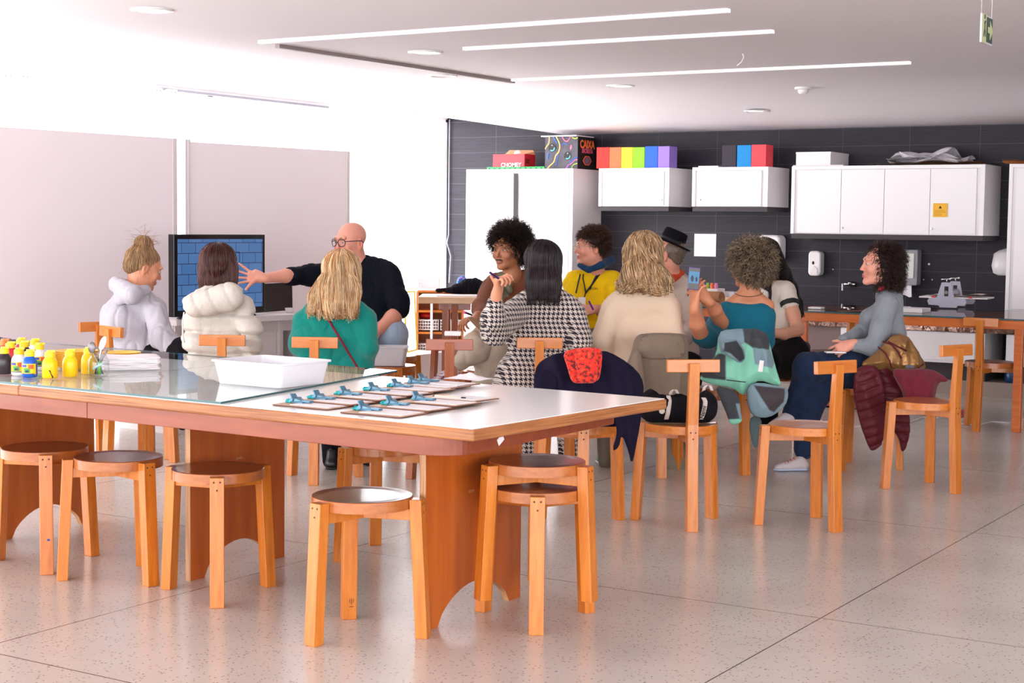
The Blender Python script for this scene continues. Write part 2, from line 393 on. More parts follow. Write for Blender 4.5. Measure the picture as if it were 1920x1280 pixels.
# ---------------------------------------------------------------- ceiling fittings
CZ = 2.42
def strip(pa, pb, lab, w=.034):
    a = onz(*pa, CZ-.02); b_ = onz(*pb, CZ-.02)
    m_ = MB(); m_.bar((a[0], a[1], CZ-.009), (b_[0], b_[1], CZ-.009), w, .018)
    return solo('linear_ceiling_light', m_, M['ledwhite'], lab, 'ceiling light', base=(float(a[0]), float(a[1]), CZ-.018))
strip((487, 82.5), (1367, 24), 'long white light strip nearest the camera on the ceiling')
strip((870, 95), (1450, 63), 'middle and shortest of the three white ceiling light strips')
strip((960, 153), (1707, 121), 'long white light strip farthest back on the ceiling')
a = onz(520, 86, CZ-.01); b_ = onz(962, 153, CZ-.01)
mb = MB(); mb.bar((a[0], a[1], CZ-.012), (b_[0], b_[1], CZ-.012), .035, .022); solo('ceiling_track', mb, mat('taupe_track', rgb(150, 136, 136), .5), 'grey-brown track slanting between the ends of two white ceiling strips', 'track')
M['lampglow'] = mat('lamp_glow', (1, .97, .95, 1), .5, emit=3.0)
for i, (px, py, lit) in enumerate([(285, 18, 1), (797, 97, 1), (830, 141, 0), (1163, 160, 1), (1420, 203, 1)]):
    z = CZ if i < 4 else 2.33
    p = onz(px, py, z); z = cz(p[0], p[1])
    t = thing('recessed_downlight', ['round recessed downlight in the top left of the ceiling', 'round downlight just left of the middle light strip', 'unlit round downlight beside the slanting grey track', 'small round downlight below the far light strip', 'small round downlight nearest the tiled wall'][i], 'ceiling light', (p[0], p[1], z), 0, 'downlights in the ceiling')
    m_ = MB(); m_.lathe([(.082, 0), (.11, 0), (.11, -.006), (.09, -.010), (.082, -.003), (.082, 0)], 28); obj('trim_ring', m_, M['white'], t, smooth=True)
    m_ = MB(); m_.lathe([(0, -.004), (.083, -.004), (.083, -.002), (0, -.002)], 28); obj('diffuser', m_, M['lampglow'] if lit else M['greyside'], t)
p = onz(1506, 166, 2.40)
t = thing('smoke_detector', 'round white smoke detector on the ceiling near the tiled wall', 'smoke detector', (p[0], p[1], 2.42), 0)
m_ = MB(); m_.lathe([(0, 0), (.065, 0), (.065, -.025), (.055, -.03), (0, -.03)], 24); obj('base', m_, M['white'], t)
m_ = MB(); m_.lathe([(0, -.03), (.04, -.03), (.038, -.05), (.028, -.062), (0, -.062)], 20); obj('sensor', m_, M['offwhite'], t)
p = onz(1392, 104, 2.41); m_ = MB(); m_.tube([(p[0], p[1], 2.42), (p[0]+.01, p[1], 2.40), (p[0]-.01, p[1]+.01, 2.37), (p[0]-.04, p[1]+.01, 2.35)], .003, 6)
solo('loose_ceiling_wire', m_, M['white'], 'short white wire stub dangling from the ceiling above the cabinets', 'wire')

# hanging exit sign
c = at(1849, 56, 6.6); c2 = np.array(c)
t = thing('exit_sign', 'green emergency exit sign with a running figure and arrow hung from the ceiling', 'exit sign', tuple(c2), math.radians(92))
sw, sh = .175, .118
m_ = MB(); m_.box((0, 0, 0), (sw, .010, sh)); obj('sign_case', m_, mat('sign_frame', rgb(206, 200, 204), .5), t, bevel=.002)
M['signgreen'] = mat('sign_green', rgb(62, 82, 74), .5); M['signpale'] = mat('sign_pale', rgb(190, 200, 150), .5)
m_ = MB(); m_.box((0, -.0062, 0), (sw*.9, .002, sh*.86)); f_ = obj('sign_face', m_, M['signgreen'], t)
m_ = MB(); m_.box((-.058, -.0075, 0), (.06, .001, .115)); obj('door_symbol', m_, M['signpale'], f_)
Rx = Matrix.Rotation(PI/2, 4, 'X')
m_ = MB(); m_.prism([(.0, -.012), (.035, -.012), (.035, -.038), (.085, 0), (.035, .038), (.035, .012), (.0, .012)], .007, .0085, M=Rx); obj('arrow', m_, M['signpale'], f_)
m_ = MB()
for q in ([(-.072, .038), (-.062, .038), (-.058, .048), (-.062, .055), (-.072, .055), (-.076, .048)], [(-.08, .02), (-.05, .034), (-.046, .028), (-.07, .012)],
          [(-.072, .03), (-.06, .028), (-.058, -.004), (-.07, -.004)], [(-.07, 0), (-.058, 0), (-.044, -.03), (-.052, -.034)], [(-.07, 0), (-.06, -.002), (-.078, -.036), (-.088, -.034)]):
    m_.prism([(x_+.007, y_) for x_, y_ in q], .0079, .0092, M=Rx)
obj('running_figure', m_, M['signgreen'], f_)
for sx in (-.09, .09):
    m_ = MB(); m_.tube([(sx, 0, sh/2), (sx, 0, CZ-c2[2])], .0012, 5); obj('hanging_wire', m_, M['greyside'], t)
# ================================================================ STOOLS AND CHAIRS
def leg_mesh(ang, chair_post=False):
    """leg standing outside the seat edge at angle ang; three dark dowels on its outer face"""
    ca, sa = math.cos(ang), math.sin(ang)
    def P(r, t, z): return (ca*r - sa*t, sa*r + ca*t, z)
    m_ = MB(); w = .0245; th = .040
    def ring(rc, z, w=w, th=th): return [P(rc-th/2, -w, z), P(rc+th/2, -w, z), P(rc+th/2, w, z), P(rc-th/2, w, z)]
    secs = [ring(.207, 0), ring(.183, .452)]
    if chair_post: secs = [ring(.207, 0, w, .04), ring(.185, .40, w, .04), ring(.184, .47, w, .036), ring(.200, .742, w*.95, .026)]
    vs = [v for s in secs for v in s]; n = len(secs)
    fs = [(3, 2, 1, 0), tuple((n-1)*4+i for i in range(4))]
    for i in range(n-1):
        for k in range(4): fs.append((i*4+k, i*4+(k+1) % 4, (i+1)*4+(k+1) % 4, (i+1)*4+k))
    m_.add(vs, fs)
    for t, z in ((-.011, .436), (.011, .436), (.0, .408)):
        r = .183+.0203 + (0.452-z)*.053
        pts = [P(r+.0012, t+.0042*math.cos(a), z+.0042*math.sin(a)) for a in [PI/3*i for i in range(6)]] + [P(r-.004, t+.0042*math.cos(a), z+.0042*math.sin(a)) for a in [PI/3*i for i in range(6)]]
        m_.add(pts, [tuple(range(6))]+[(i, (i+1) % 6, 6+(i+1) % 6, 6+i) for i in range(6)], mi=1)
    return m_
def seat_mesh():
    m_ = MB(); R = .164
    m_.lathe([(0, .421), (R, .421), (R, .4555), (R-.001, .4558), (0, .430)], 56, mi=1)
    m_.lathe([(R, .4555), (R-.002, .4575), (R-.02, .4570), (.10, .4535), (0, .452)], 56)
    return m_
def brace_mesh(ang):
    m_ = MB(); ca, sa = math.cos(ang), math.sin(ang)
    m_.box((ca*.088, sa*.088, .402), (.160, .034, .036), rz=ang); return m_
def build_seat(kind, seat='seat', leg='leg'):
    chair = kind == 'chair'
    t = thing('dining_chair' if chair else 'round_stool', 'x', 'chair' if chair else 'stool')
    obj('seat', seat_mesh(), [M[seat], M['seat_side'] if seat == 'seat' else M['tboard']], t, smooth=True, auto=0.35)
    for i, a in enumerate((-PI/2, PI/6, 5*PI/6)):
        obj('leg', leg_mesh(a, chair and i == 0), [M[leg], M['dowel']], t, bevel=.002)
        obj('brace', brace_mesh(a), M[leg], t, bevel=.0015)
    if chair:
        m_ = MB(); m_.box((0, -.181, .729), (.238, .024, .057), M=Matrix.Rotation(-.06, 4, 'X'))
        obj('back_rail', m_, M['tboard' if leg == 'leg' else 'tboard_dark'], t, bevel=.003)
    return t
PROTO = {}
def place_seat(kind, x, y, rz, label, group, seat='seat', leg='leg', z=0):
    k = (kind, seat, leg)
    if k not in PROTO: PROTO[k] = build_seat(*k); o = PROTO[k]
    else: o = copy_tree(PROTO[k])
    o.location = (x, y, z); o.rotation_euler = (0, 0, rz); setp(o, label, None, group); return o
def facing(a, b):                # rotz of a chair whose rear foot is at a and centre at b
    d = (b[0]-a[0], b[1]-a[1]); return math.atan2(d[1], d[0]) - PI/2
def chair_feet(rear, label, group='three-legged T-back chairs', others=(), face=None, **k):
    r = onz(*rear)
    if others:
        c = (r + sum(onz(*o) for o in others))/(1+len(others)) if len(others) == 2 else None
        rz = facing(r, c)
    else:
        rz = face; d = np.array([-math.sin(rz), math.cos(rz), 0]); c = r + d*.205
    return place_seat('chair', c[0], c[1], rz, label, group, **k)
V = VIEWROT
def chair_at(px, ytop, dep_face, label, **k):      # from the top of the rail (z=.757)
    r = onz(px, ytop, .757); rz = V + math.radians(dep_face); d = np.array([-math.sin(rz), math.cos(rz), 0])
    c = r + d*.19
    return place_seat('chair', c[0], c[1], rz, label, 'three-legged T-back chairs', **k)
chair_feet((1298, 997), 'wooden T-back chair holding the black tote bag, post towards the camera', others=[(1198, 973), (1327, 970)], seat='seat_light')
chair_feet((1566, 997), 'empty wooden T-back chair with round seat, left of the burgundy jacket', others=[(1424, 982), (1528, 970)], seat='seat_light')
chair_feet((1792, 925), 'empty wooden T-back chair in front of the burgundy and gold jacket', others=[(1660, 914), (1742, 905)], seat='seat_light')
chair_feet((1829, 809), 'wooden T-back chair drawn up to the glass table near the blue bottle', others=[(1819, 797), (1908, 804)])
chair_feet((1686, 880), 'wooden T-back chair under the burgundy and gold puffer jacket', face=V+math.radians(72))
chair_feet((1396, 890), 'wooden T-back chair under the turquoise and grey jacket', face=V+math.radians(22))
chair_feet((1240, 896), 'wooden T-back chair under the taupe jacket', face=V+math.radians(10))
chair_feet((1092, 997), 'wooden T-back chair under the navy coat and red scarf', face=V+math.radians(0), seat='seat_light')
chair_at(1012, 633, 0, 'wooden T-back chair of the person in the checked cardigan')
chair_at(590, 632, -4, 'wooden T-back chair of the person in the green sweater')
chair_at(416, 628, 0, 'wooden T-back chair of the person in the cream puffer jacket')
chair_at(206, 612, -48, 'wooden T-back chair of the person in the grey hoodie')
chair_at(186, 603, 40, 'wooden T-back chair just left of the grey hoodie, mostly behind the yellow plates')
chair_at(843, 636, 6, 'darker wooden T-back chair standing empty left of the khaki trousers', leg='leg_dark')
chair_at(1595, 583, 30, 'wooden T-back chair at the glass table left of the person in grey')
chair_at(853, 567, 0, 'dark wooden T-back chair at the pale work table by the shelf', leg='leg_dark')

def stool_c(c, rz, label, **k): return place_seat('stool', c[0], c[1], rz, label, 'three-legged round stools', **k)
def stool_feet(feet, label, **k):
    P = [onz(*f) for f in feet]; c = sum(P)/3; r = P[0]
    return stool_c(c, facing(r, c), label, **k)
def stool_front(foot, ang, label, z=0, **k):        # foot of one leg, that leg lying at view angle ang from the centre
    p = onz(*foot, z); a = math.atan2(-FH[1], -FH[0]) + math.radians(ang)
    c = p - np.array([math.cos(a), math.sin(a), 0])*.205
    return stool_c(c, a + PI/2, label, z=z, **k)
stool_feet([(88, 1076), (172, 1038), (-4, 1052)], 'round wooden stool cut by the left edge of the picture, blue dot on its leg')
stool_feet([(120, 1086), (285, 1097), (265, 1060)], 'round wooden stool second from the left under the near table edge')
stool_feet([(407, 1140), (323, 1100), (497, 1099)], 'dark-topped round wooden stool third from the left, one leg to the camera')
stool_feet([(592, 1208), (785, 1196), (658, 1158)], 'round wooden stool nearest the camera with a stamped mark on its back leg')
s6 = onz(1005, 1188); c6 = s6 + FH*.205
stool_c(c6, facing(s6, c6)+0.0, 'lower of the two stacked round stools')
stool_c(c6+FH*.005, facing(s6, c6)+PI, 'upper of the two stacked round stools', z=.086)
stool_feet([(640, 1052), (712, 1023), (795, 1044)], 'round stool tucked under the far side of the long table')
stool_front((318, 860), 60, 'round stool half hidden behind the middle table panel')
c = onz(727, 688, .457) + FH*.15
stool_c(c, V+math.radians(20), 'round stool carrying the white plastic bin')
binstool = c
c = at(735, 690, 10.75); c[2] = 0
stool_c(c, V, 'round stool the bald man sits on')
c = at(925, 690, 9.75); c[2] = 0
stool_c(c, V+1, 'round stool the man in the brown jacket sits on', leg='leg_dark')
c = at(1115, 690, 10.0); c[2] = 0
stool_c(c, V+.4, 'round stool the man in the yellow hoodie sits on')
c = at(1250, 690, 10.05); c[2] = 0
stool_c(c, V+.2, 'round stool the man in the black hat sits on')
c = at(1480, 690, 9.95); c[2] = 0
stool_c(c, V+.1, 'round stool the person with long black hair sits on')

# marks on the stools
def decal(name, poly, M_, mm, label, cat): 
    m_ = MB(); m_.prism(poly, 0, .0008, M=M_); return solo(name, m_, mm, label, cat)

# ================================================================ LONG TABLE
TZ = .75
NR, FR, FL, NL = (-2.472, 3.797), (-2.392, 4.885), (-5.95, 5.06), (-5.95, 3.90)
def lerp2(a, b, t): return (a[0]+(b[0]-a[0])*t, a[1]+(b[1]-a[1])*t)
def inset(poly, d):
    c = np.mean(np.array(poly), 0); n = len(poly); out = []
    for i in range(n):
        p0, p1, p2 = np.array(poly[i-1]), np.array(poly[i]), np.array(poly[(i+1) % n])
        e1 = (p1-p0)/np.linalg.norm(p1-p0); e2 = (p2-p1)/np.linalg.norm(p2-p1)
        n1 = np.array([-e1[1], e1[0]]); n2 = np.array([-e2[1], e2[0]])
        b_ = n1+n2; b_ = b_/np.linalg.norm(b_); k = d/max(.3, b_.dot(n1))
        s = 1 if (c-p1).dot(b_) > 0 else -1
        out.append(tuple(p1+b_*k*s))
    return out
JX = (lerp2(NR, NL, (4.43-2.472)/(5.95-2.472)), lerp2(FR, FL, (4.43-2.415)/(5.95-2.415)))
def table_module(poly, label, panels, tape=False):
    c = np.mean(np.array(poly), 0)
    t = thing('long_work_table', label, 'table', (c[0], c[1], 0), 0, 'modules of the long white-topped table')
    m_ = MB(); m_.prism(poly, TZ-.036, TZ-.001); obj('tabletop', m_, M['ply_edge'], t, world=True, bevel=.006)
    m_ = MB(); m_.prism(inset(poly, .007), TZ-.002, TZ+.0012); obj('laminate_surface', m_, M['laminate'], t, world=True)
    a = inset(poly, .012); a2 = inset(poly, .035)
    def rnd(p):      # round the two right-hand corners
        return p
    AJ = -4.092; x0 = AJ+.001 if tape else min(q[0] for q in a)+.002; x1 = max(q[0] for q in a)-.15 if tape else AJ-.001
    nearY = lambda x: np.interp(x, [NL[0], NR[0]], [NL[1], NR[1]])+.014
    farY = lambda x: np.interp(x, [FL[0], FR[0]], [FL[1], FR[1]])-.014
    pts = []
    if tape:
        r = .10
        arc1 = [(x1-r+r*math.cos(q), nearY(x1-r)+r+r*math.sin(q)) for q in [(-PI/2)+(PI/2)*i/8 for i in range(9)]]
        arc2 = [(x1-r+r*math.cos(q), farY(x1-r)-r+r*math.sin(q)) for q in [(PI/2)*i/8 for i in range(9)]]
        pts = [(x0, nearY(x0))]+arc1+arc2+[(x0, farY(x0))]
    else: pts = [(x0, nearY(x0)), (x1, nearY(x1)), (x1, farY(x1)), (x0, farY(x0))]
    m_ = MB(); m_.prism(pts, TZ-.092, TZ-.036); obj('apron', m_, M['apron'], t, world=True, bevel=.002)
    if tape:
        p0 = np.array(arc2[0])*.15+np.array(arc1[-1])*.85
        m_ = MB(); m_.box((x1+.0008, arc1[-1][1]+.16, TZ-.066), (.0014, .034, .022), M=Matrix.Rotation(.5, 4, 'X')); obj('tape_strip', m_, M['paper'], t, world=True)
    for (x, ya, yb) in panels:
        h = TZ-.092; w = yb-ya; n = 20; pr_ = [(ya, h), (ya, 0), (ya+.075, 0)]
        for i in range(1, n):
            u = i/n; pr_.append((ya+.075+(w-.15)*u, .115*math.sin(PI*u)**.62))
        pr_ += [(yb-.075, 0), (yb, 0), (yb, h)]
        vs = [(x-.0125, y, z) for y, z in pr_] + [(x+.0125, y, z) for y, z in pr_]; k = len(pr_)
        m_ = MB(); m_.add(vs, [tuple(range(k-1, -1, -1)), tuple(range(k, 2*k))]); m_.add(vs, [(i, (i+1) % k, k+(i+1) % k, k+i) for i in range(k)], mi=1)
        o = obj('panel_leg', m_, [M['panel'], M['plyv_edge']], t, world=True)
        if tape: obj('inventory_label', MB().box((x+.0133, ya+.27, .43), (.001, .035, .009), M=Matrix.Rotation(.0, 4, 'X')), M['card'], o, world=True)
    return t
table_module([JX[0], NR, FR, JX[1]], 'long white-topped table with the clipboards, curved plywood panel legs, right module', [(-2.955, 4.24, 4.84), (-4.10, 4.36, 4.90)], tape=True)
table_module([NL, JX[0], JX[1], FL], 'left module of the long white-topped table, under the paint bottles', [(-5.27, 4.46, 5.0)])
# glass sheet lying on the table
M['glass'] = mat('clear_glass', (0.93, 0.985, 0.97, 1), 0.015, trans=1.0, spec=0.8)
M['sheetglass'] = bpy.data.materials.new('sheet_glass'); M['sheetglass'].use_nodes = True
nt = M['sheetglass'].node_tree; nt.nodes.clear()
_o = nt.nodes.new('ShaderNodeOutputMaterial'); _t = nt.nodes.new('ShaderNodeBsdfTransparent'); _t.inputs[0].default_value = (.94, .985, .972, 1)
_g = nt.nodes.new('ShaderNodeBsdfGlossy'); _g.inputs['Roughness'].default_value = 0.01
_f = fres(nt, 1.24); _m = nt.nodes.new('ShaderNodeMixShader')
nt.links.new(_f.outputs[0], _m.inputs[0]); nt.links.new(_t.outputs[0], _m.inputs[1]); nt.links.new(_g.outputs[0], _m.inputs[2]); nt.links.new(_m.outputs[0], _o.inputs[0])
M['glassedge'] = mat('glass_edge', rgb(58, 96, 100), .2)
g0 = onz(414, 757, TZ+.002); g1 = onz(745, 697, TZ+.002)
gp = [(-5.9, 3.90), (g0[0], g0[1]), (g1[0], g1[1]), (-5.9, g1[1]+.14)]
vs = [(x, y, TZ+.0015) for x, y in gp] + [(x, y, TZ+.0085) for x, y in gp]
mb = MB(); mb.add(vs, [(4, 5, 6, 7)]); mb.add(vs, [(i, (i+1) % 4, 4+(i+1) % 4, 4+i) for i in range(4)], mi=1)
solo('glass_sheet', mb, [M['sheetglass'], M['glassedge']], 'large clear glass sheet with green edge lying on the long table', 'glass sheet')
GZ = TZ+.009
# ================================================================ BACK WALL FURNITURE
YC = 12.97
def door(m_mb, x0, x1, y, z0, z1, t=.012): m_mb.box2((x0, y-t, z0), (x1, y, z1))
def cabinet(name, label, x0, x1, z0, z1, doors, yf=YC, yb=YW-.002, rim=.03, knobs=(), shadow=True, group=None):
    t = thing(name, label, 'cabinet', ((x0+x1)/2, (yf+yb)/2, z0), 0, group)
    m_ = MB(); m_.box2((x0, yf+.012, z0), (x1, yb, z1)); 
    m_.box2((x0, yf-.004, z0), (x0+rim, yf+.012, z1)); m_.box2((x1-rim, yf-.004, z0), (x1, yf+.012, z1)); m_.box2((x0+rim, yf-.004, z1-rim), (x1-rim, yf+.012, z1))
    if not shadow: m_.box2((x0+rim, yf-.004, z0), (x1-rim, yf+.012, z0+rim))
    obj('cabinet_body', m_, M['white'], t, world=True, bevel=.002)
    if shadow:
        m_ = MB(); m_.box2((x0+.004, yf+.004, z0-.042), (x1-.004, yb, z0)); obj('under_shadow_strip', m_, M['line'], t, world=True)  # dark box stands in for the shade below the wall cabinet
    zb = z0+(.008 if shadow else rim+.004)
    for i, (a, b_) in enumerate(doors):
        m_ = MB(); m_.box2((a+.002, yf-.002, zb), (b_-.002, yf+.009, z1-rim-.003)); d = obj('door', m_, M['white'], t, world=True, bevel=.0015)
        for kx, kz, di in knobs:
            if di == i:
                m_ = MB(); m_.cyl((kx, yf-.002, kz), (kx, yf-.014, kz), .009, 12); obj('lock', m_, M['metal'], d, world=True)
    return t
X = lambda px, py=400, Y=YC: float(ony(px, py, Y)[0])
cabinet('tall_cabinet', 'tall white two-door cabinet at the window end of the tiled wall', X(882, 330), X(1082, 330), .10, 1.872, [(X(893), X(970)), (X(980), X(1073))], yf=12.9, shadow=False, group=None)
_tc = [o for o in bpy.data.objects if o.name == 'tall_cabinet'][0]
mb = MB(); mb.box2((X(970)+.004, 12.893, .14), (X(978), 12.8965, 1.83)); obj('open_gap', mb, M['black'], _tc, world=True)
cab = cabinet('wall_cabinet', 'white wall cabinet under the rainbow row of boxes', X(1122), X(1254), 1.525, 1.872, [(X(1133), X(1244))], knobs=[(X(1240), 1.585, 0)], group='small wall cabinets')
cabinet('wall_cabinet', 'white wall cabinet under the black, blue and red boxes', X(1297), X(1439), 1.525, 1.872, [(X(1308), X(1427))], knobs=[(X(1312), 1.585, 0)], group='small wall cabinets')
bigc = cabinet('wide_wall_cabinet', 'wide white four-door wall cabinet with a yellow warning sticker', X(1483), X(1845), 1.297, 1.872, [(X(1495), X(1576)), (X(1576), X(1657)), (X(1657), X(1743)), (X(1743), X(1830))], knobs=[(X(1580), 1.35, 1), (X(1747), 1.35, 3)])
cabinet('tall_cabinet', 'tall white cabinet at the right edge of the picture', X(1890, 400), X(1890, 400)+.95, .68, 1.872, [(X(1903), X(1903)+.44)], shadow=False)
# yellow sticker
q0 = ony(1750, 381, YC-.006); q1 = ony(1776, 407, YC-.006)
t = thing('warning_sticker', 'yellow square warning sticker with a black triangle on the wide cabinet', 'sticker', (float(q0[0]+q1[0])/2, YC-.0065, float(q1[2])))
w = q1[0]-q0[0]; h = q0[2]-q1[2]
M['yellowst'] = mat('sticker_yellow', rgb(238, 178, 40), .6); M['stext'] = mat('sticker_text', rgb(196, 142, 30), .6)
m_ = MB(); m_.box((0, 0, h/2), (w, .0015, h)); obj('sticker_face', m_, M['yellowst'], t)
m_ = MB(); m_.prism([(-.013, 0), (.013, 0), (0, .024)], .0009, .0016, M=Matrix.Translation((0, 0, h*.62)) @ Rx); obj('warning_triangle', m_, M['black'], t)
m_ = MB()
for i, ww in enumerate((.7, .82, .5, .55)): m_.box((-w*.42+w*ww/2, -.001, h*(.48-.11*i)), (w*ww, .0008, .005))
obj('text_lines', m_, M['stext'], t)

# letters -------------------------------------------------------------
def text3d(body, size, M_, mm, parent, name='lettering', ext=.0008, bold=0.0):
    cu = bpy.data.curves.new(name, 'FONT'); cu.body = body; cu.size = size; cu.extrude = ext; cu.offset = bold
    cu.align_x = 'CENTER'; cu.align_y = 'CENTER'
    tmp = bpy.data.objects.new('tmp', cu); COL.objects.link(tmp)
    dg = bpy.context.evaluated_depsgraph_get(); me = bpy.data.meshes.new_from_object(tmp.evaluated_get(dg))
    bpy.data.objects.remove(tmp); me.transform(M_); me.materials.clear()
    o = link(name, me, mm, parent); return o
# things on top of the cabinets
ZT = 1.873
def cube_box(px0, px1, ytop, col, label, Y=YC+.02, d=.16, back=None):
    x0 = float(ony(px0, 315, Y)[0]); x1 = float(ony(px1, 315, Y)[0]); zt = float(ony((px0+px1)/2, ytop, Y)[2])
    t = thing('storage_box', label, 'box', ((x0+x1)/2, Y+d/2, ZT), 0, 'painted cardboard boxes on the wall cabinets')
    w = x1-x0; h = zt-ZT
    m_ = MB(); m_.box((0, 0, h/2), (w-.003, d, h)); obj('carton', m_, mat('box_paint', col, .7), t, bevel=.003)
    return t
for a, b_, y, c, l in [(1118, 1142, 276, rgb(232, 40, 30), 'bright red box at the left of the rainbow row'), (1142, 1164, 276, rgb(250, 112, 68), 'orange box in the rainbow row'),
                   (1164, 1186, 276, rgb(252, 208, 46), 'yellow box in the rainbow row'), (1186, 1208.5, 276, rgb(136, 216, 36), 'lime green box in the rainbow row'),
                   (1208.5, 1233, 274, rgb(34, 96, 214), 'blue box in the rainbow row'), (1233, 1255, 274, rgb(150, 120, 210), 'purple box at the right end of the rainbow row')]:
    cube_box(a, b_, y, c, l)
for a, b_, y, c, l in [(1353, 1380, 272, rgb(46, 38, 52), 'dark box left of the bright blue box'), (1381, 1408, 272, rgb(0, 136, 206), 'bright blue box between the dark and the red box'), (1408, 1436, 271, rgb(238, 72, 82), 'coral red box right of the bright blue box')]:
    cube_box(a, b_, y, c, l)
# white box
x0 = X(1490, 300); x1 = X(1555, 300)
t = thing('storage_box', 'plain white lidded box on the wide wall cabinet', 'box', ((x0+x1)/2, YC+.25, ZT)); m_ = MB(); m_.box((0, 0, .052), (x1-x0, .44, .104)); obj('carton', m_, M['white_matte'], t, bevel=.003)
m_ = MB(); m_.box((0, 0, .112), (x1-x0+.004, .444, .018)); obj('lid', m_, M['white'], t, bevel=.002)
m_ = MB(); m_.box2((X(1483)+.005, YC+.01, ZT), (X(1578), YC+.03, ZT+.008)); solo('flat_board', m_, M['offwhite'], 'thin pale board under the white box on the wide wall cabinet', 'board')
m_ = MB(); m_.box2((X(1305), YC+.03, ZT), (X(1342), YC+.25, ZT+.012)); solo('flat_board', m_, M['white'], 'thin white board lying left of the dark box', 'board')
# papers on the wide cabinet
def sheet(name, cx, cy, z, w, d, rz, mm, label, cat, group=None, curl=.02, seed=0, th=.002):
    r = random.Random(seed); ph = [r.uniform(0, 6) for _ in range(4)]
    def f(u, v, top=0):
        x = (u-.5)*w; y = (v-.5)*d
        zz = curl*((u-.5)**2*2*math.sin(ph[0]+u*3)+ .35*math.sin(ph[1]+u*7+v*3)+.35*math.sin(ph[2]+v*6))
        return (x*math.cos(rz)-y*math.sin(rz), x*math.sin(rz)+y*math.cos(rz), max(0.0, zz+curl*.45)+top)
    m_ = MB(); m_.grid(lambda u, v: f(u, v, th), 14, 8); m_.grid(lambda u, v: f(u, v, 0), 14, 8)
    n = 14; 
    o = solo(name, m_, mm, label, cat, group, base=(0, 0, 0), smooth=True, recalc=False); o.location = (cx, cy, z); return o
M['kraft'] = mat('kraft', rgb(196, 124, 66), .8); M['cream'] = mat('cream_sheet', rgb(226, 214, 200), .8)
sheet('cardboard_sheet', X(1725), YC+.25, ZT, .95, .40, 0, M['cream'], 'wide cream sheet at the bottom of the paper pile on the wide cabinet', 'sheet', curl=.008, seed=1, th=.008)
sheet('cardboard_sheet', X(1740), YC+.24, ZT+.012, .74, .38, .05, M['kraft'], 'brown kraft sheet inside the paper pile on the wide cabinet', 'sheet', curl=.012, seed=2)
for i in range(7):
    sheet('paper_sheet', X(1730+random.uniform(-18, 26)), YC+.22, ZT+.018+.006*i, .60-.02*i, .36, random.uniform(-.15, .15), M['paper'], 'crumpled white sheet number %d from the top of the pile on the wide cabinet' % (7-i), 'paper', 'loose white papers on the wide cabinet', curl=.05+.012*(i % 3), seed=10+i)
sheet('cardboard_sheet', X(1925), YC+.2, ZT, .45, .4, .1, M['kraft'], 'orange-brown folder on top of the right-hand tall cabinet', 'folder', curl=.02, seed=31, th=.01)
def tent(px, col, lab, z):
    m_ = MB(); x = X(px); m_.prism([(0, 0), (.5, .02), (.5, .12), (.28, .085)], 0, .03, M=Matrix.Translation((x, YC+.2, z)) @ Rx); solo('folded_cloth', m_, mat('cloth', col, .9), lab, 'cloth')
tent(1888, rgb(24, 24, 46), 'dark blue folded cloth on the right-hand tall cabinet', ZT+.02)
# red wine-style carton on a green tray, chalk-drawn box
x0 = X(923, 300); x1 = X(982, 300)
t = thing('red_carton', 'red open carton with flaps up on the tall cabinet', 'box', ((x0+x1)/2, YC+.11, ZT+.026))
w = x1-x0; hh = .118
M['redbox'] = mat('red_carton', rgb(226, 44, 56), .5); M['rednet'] = mat('red_carton_end', rgb(196, 20, 40), .5)
m_ = MB(); m_.box((0, 0, hh/2), (w, .2, hh), taper=.985); obj('carton', m_, M['redbox'], t)
m_ = MB(); m_.box((w/2+.0, 0, hh/2), (.003, .196, hh*.985)); obj('end_panel', m_, M['rednet'], t)
m_ = MB(); m_.add([(-w/2, .1, hh), (w/2, .1, hh), (w/2-.03, .11, hh+.045), (-w/2+.05, .12, hh+.05)], [(0, 1, 2, 3)]); m_.add([(-w/2+.02, .0, hh), (w/2, -.09, hh), (w/2+.02, .05, hh+.03), (w/2-.06, .08, hh+.045)], [(0, 1, 2, 3)]); obj('flaps', m_, M['card'], t)
text3d('CHOMEY', .055, Matrix.Translation((.03, -.102, .014)) @ Rx, M['paper'], t, bold=.001)
m_ = MB()
for i in range(3):
    for j in range(2): m_.box((w/2+.0025, -.065+.022*i, .062-.022*j), (.001, .016, .016))
obj('icon_squares', m_, M['black'], t)
m_ = MB(); m_.ball((0, 0, 0), (.036, .036, .03), 18); o = solo('white_ball', m_, M['white'], 'white ball poking out of the red carton', 'ball', smooth=True); o.location = (X(955, 280)+.02, YC+.12, ZT+.125)
t = thing('green_tray', 'green slotted plastic tray under the red carton', 'tray', (X(964), YC+.12, ZT))
w = X(1019)-X(911); M['green'] = mat('green_plastic', rgb(44, 190, 96), .4)
m_ = MB(); m_.box((0, 0, .012), (w, .22, .024)); obj('tray_body', m_, M['green'], t, bevel=.005)
m_ = MB()
for i in range(11): m_.box((-w*.45+w*.09*i, -.1105, .010), (.018, .002, .009))
obj('slots', m_, M['line'], t)
x0 = X(1021, 290, ); x1 = X(1082, 290); w = x1-x0; zt = float(ony(1050, 256, YC)[2])-ZT
t = thing('chalkboard_box', 'black box covered in chalk-like drawings, lettered CAIXA SECRETA on its end', 'box', ((x0+x1)/2, YC+.19, ZT))
M['chalk'] = mat('chalk_black', rgb(66, 64, 72), .9, var=(rgb(104, 100, 110), 5, .25, (1, 1, 1))); M['boxblack'] = mat('box_black', rgb(16, 14, 18), .7)
m_ = MB(); m_.box((0, 0, zt/2), (w, .36, zt)); obj('carton', m_, M['chalk'], t)
m_ = MB(); m_.box((w/2+.001, 0, zt/2), (.002, .358, zt)); ep = obj('end_panel', m_, M['boxblack'], t)
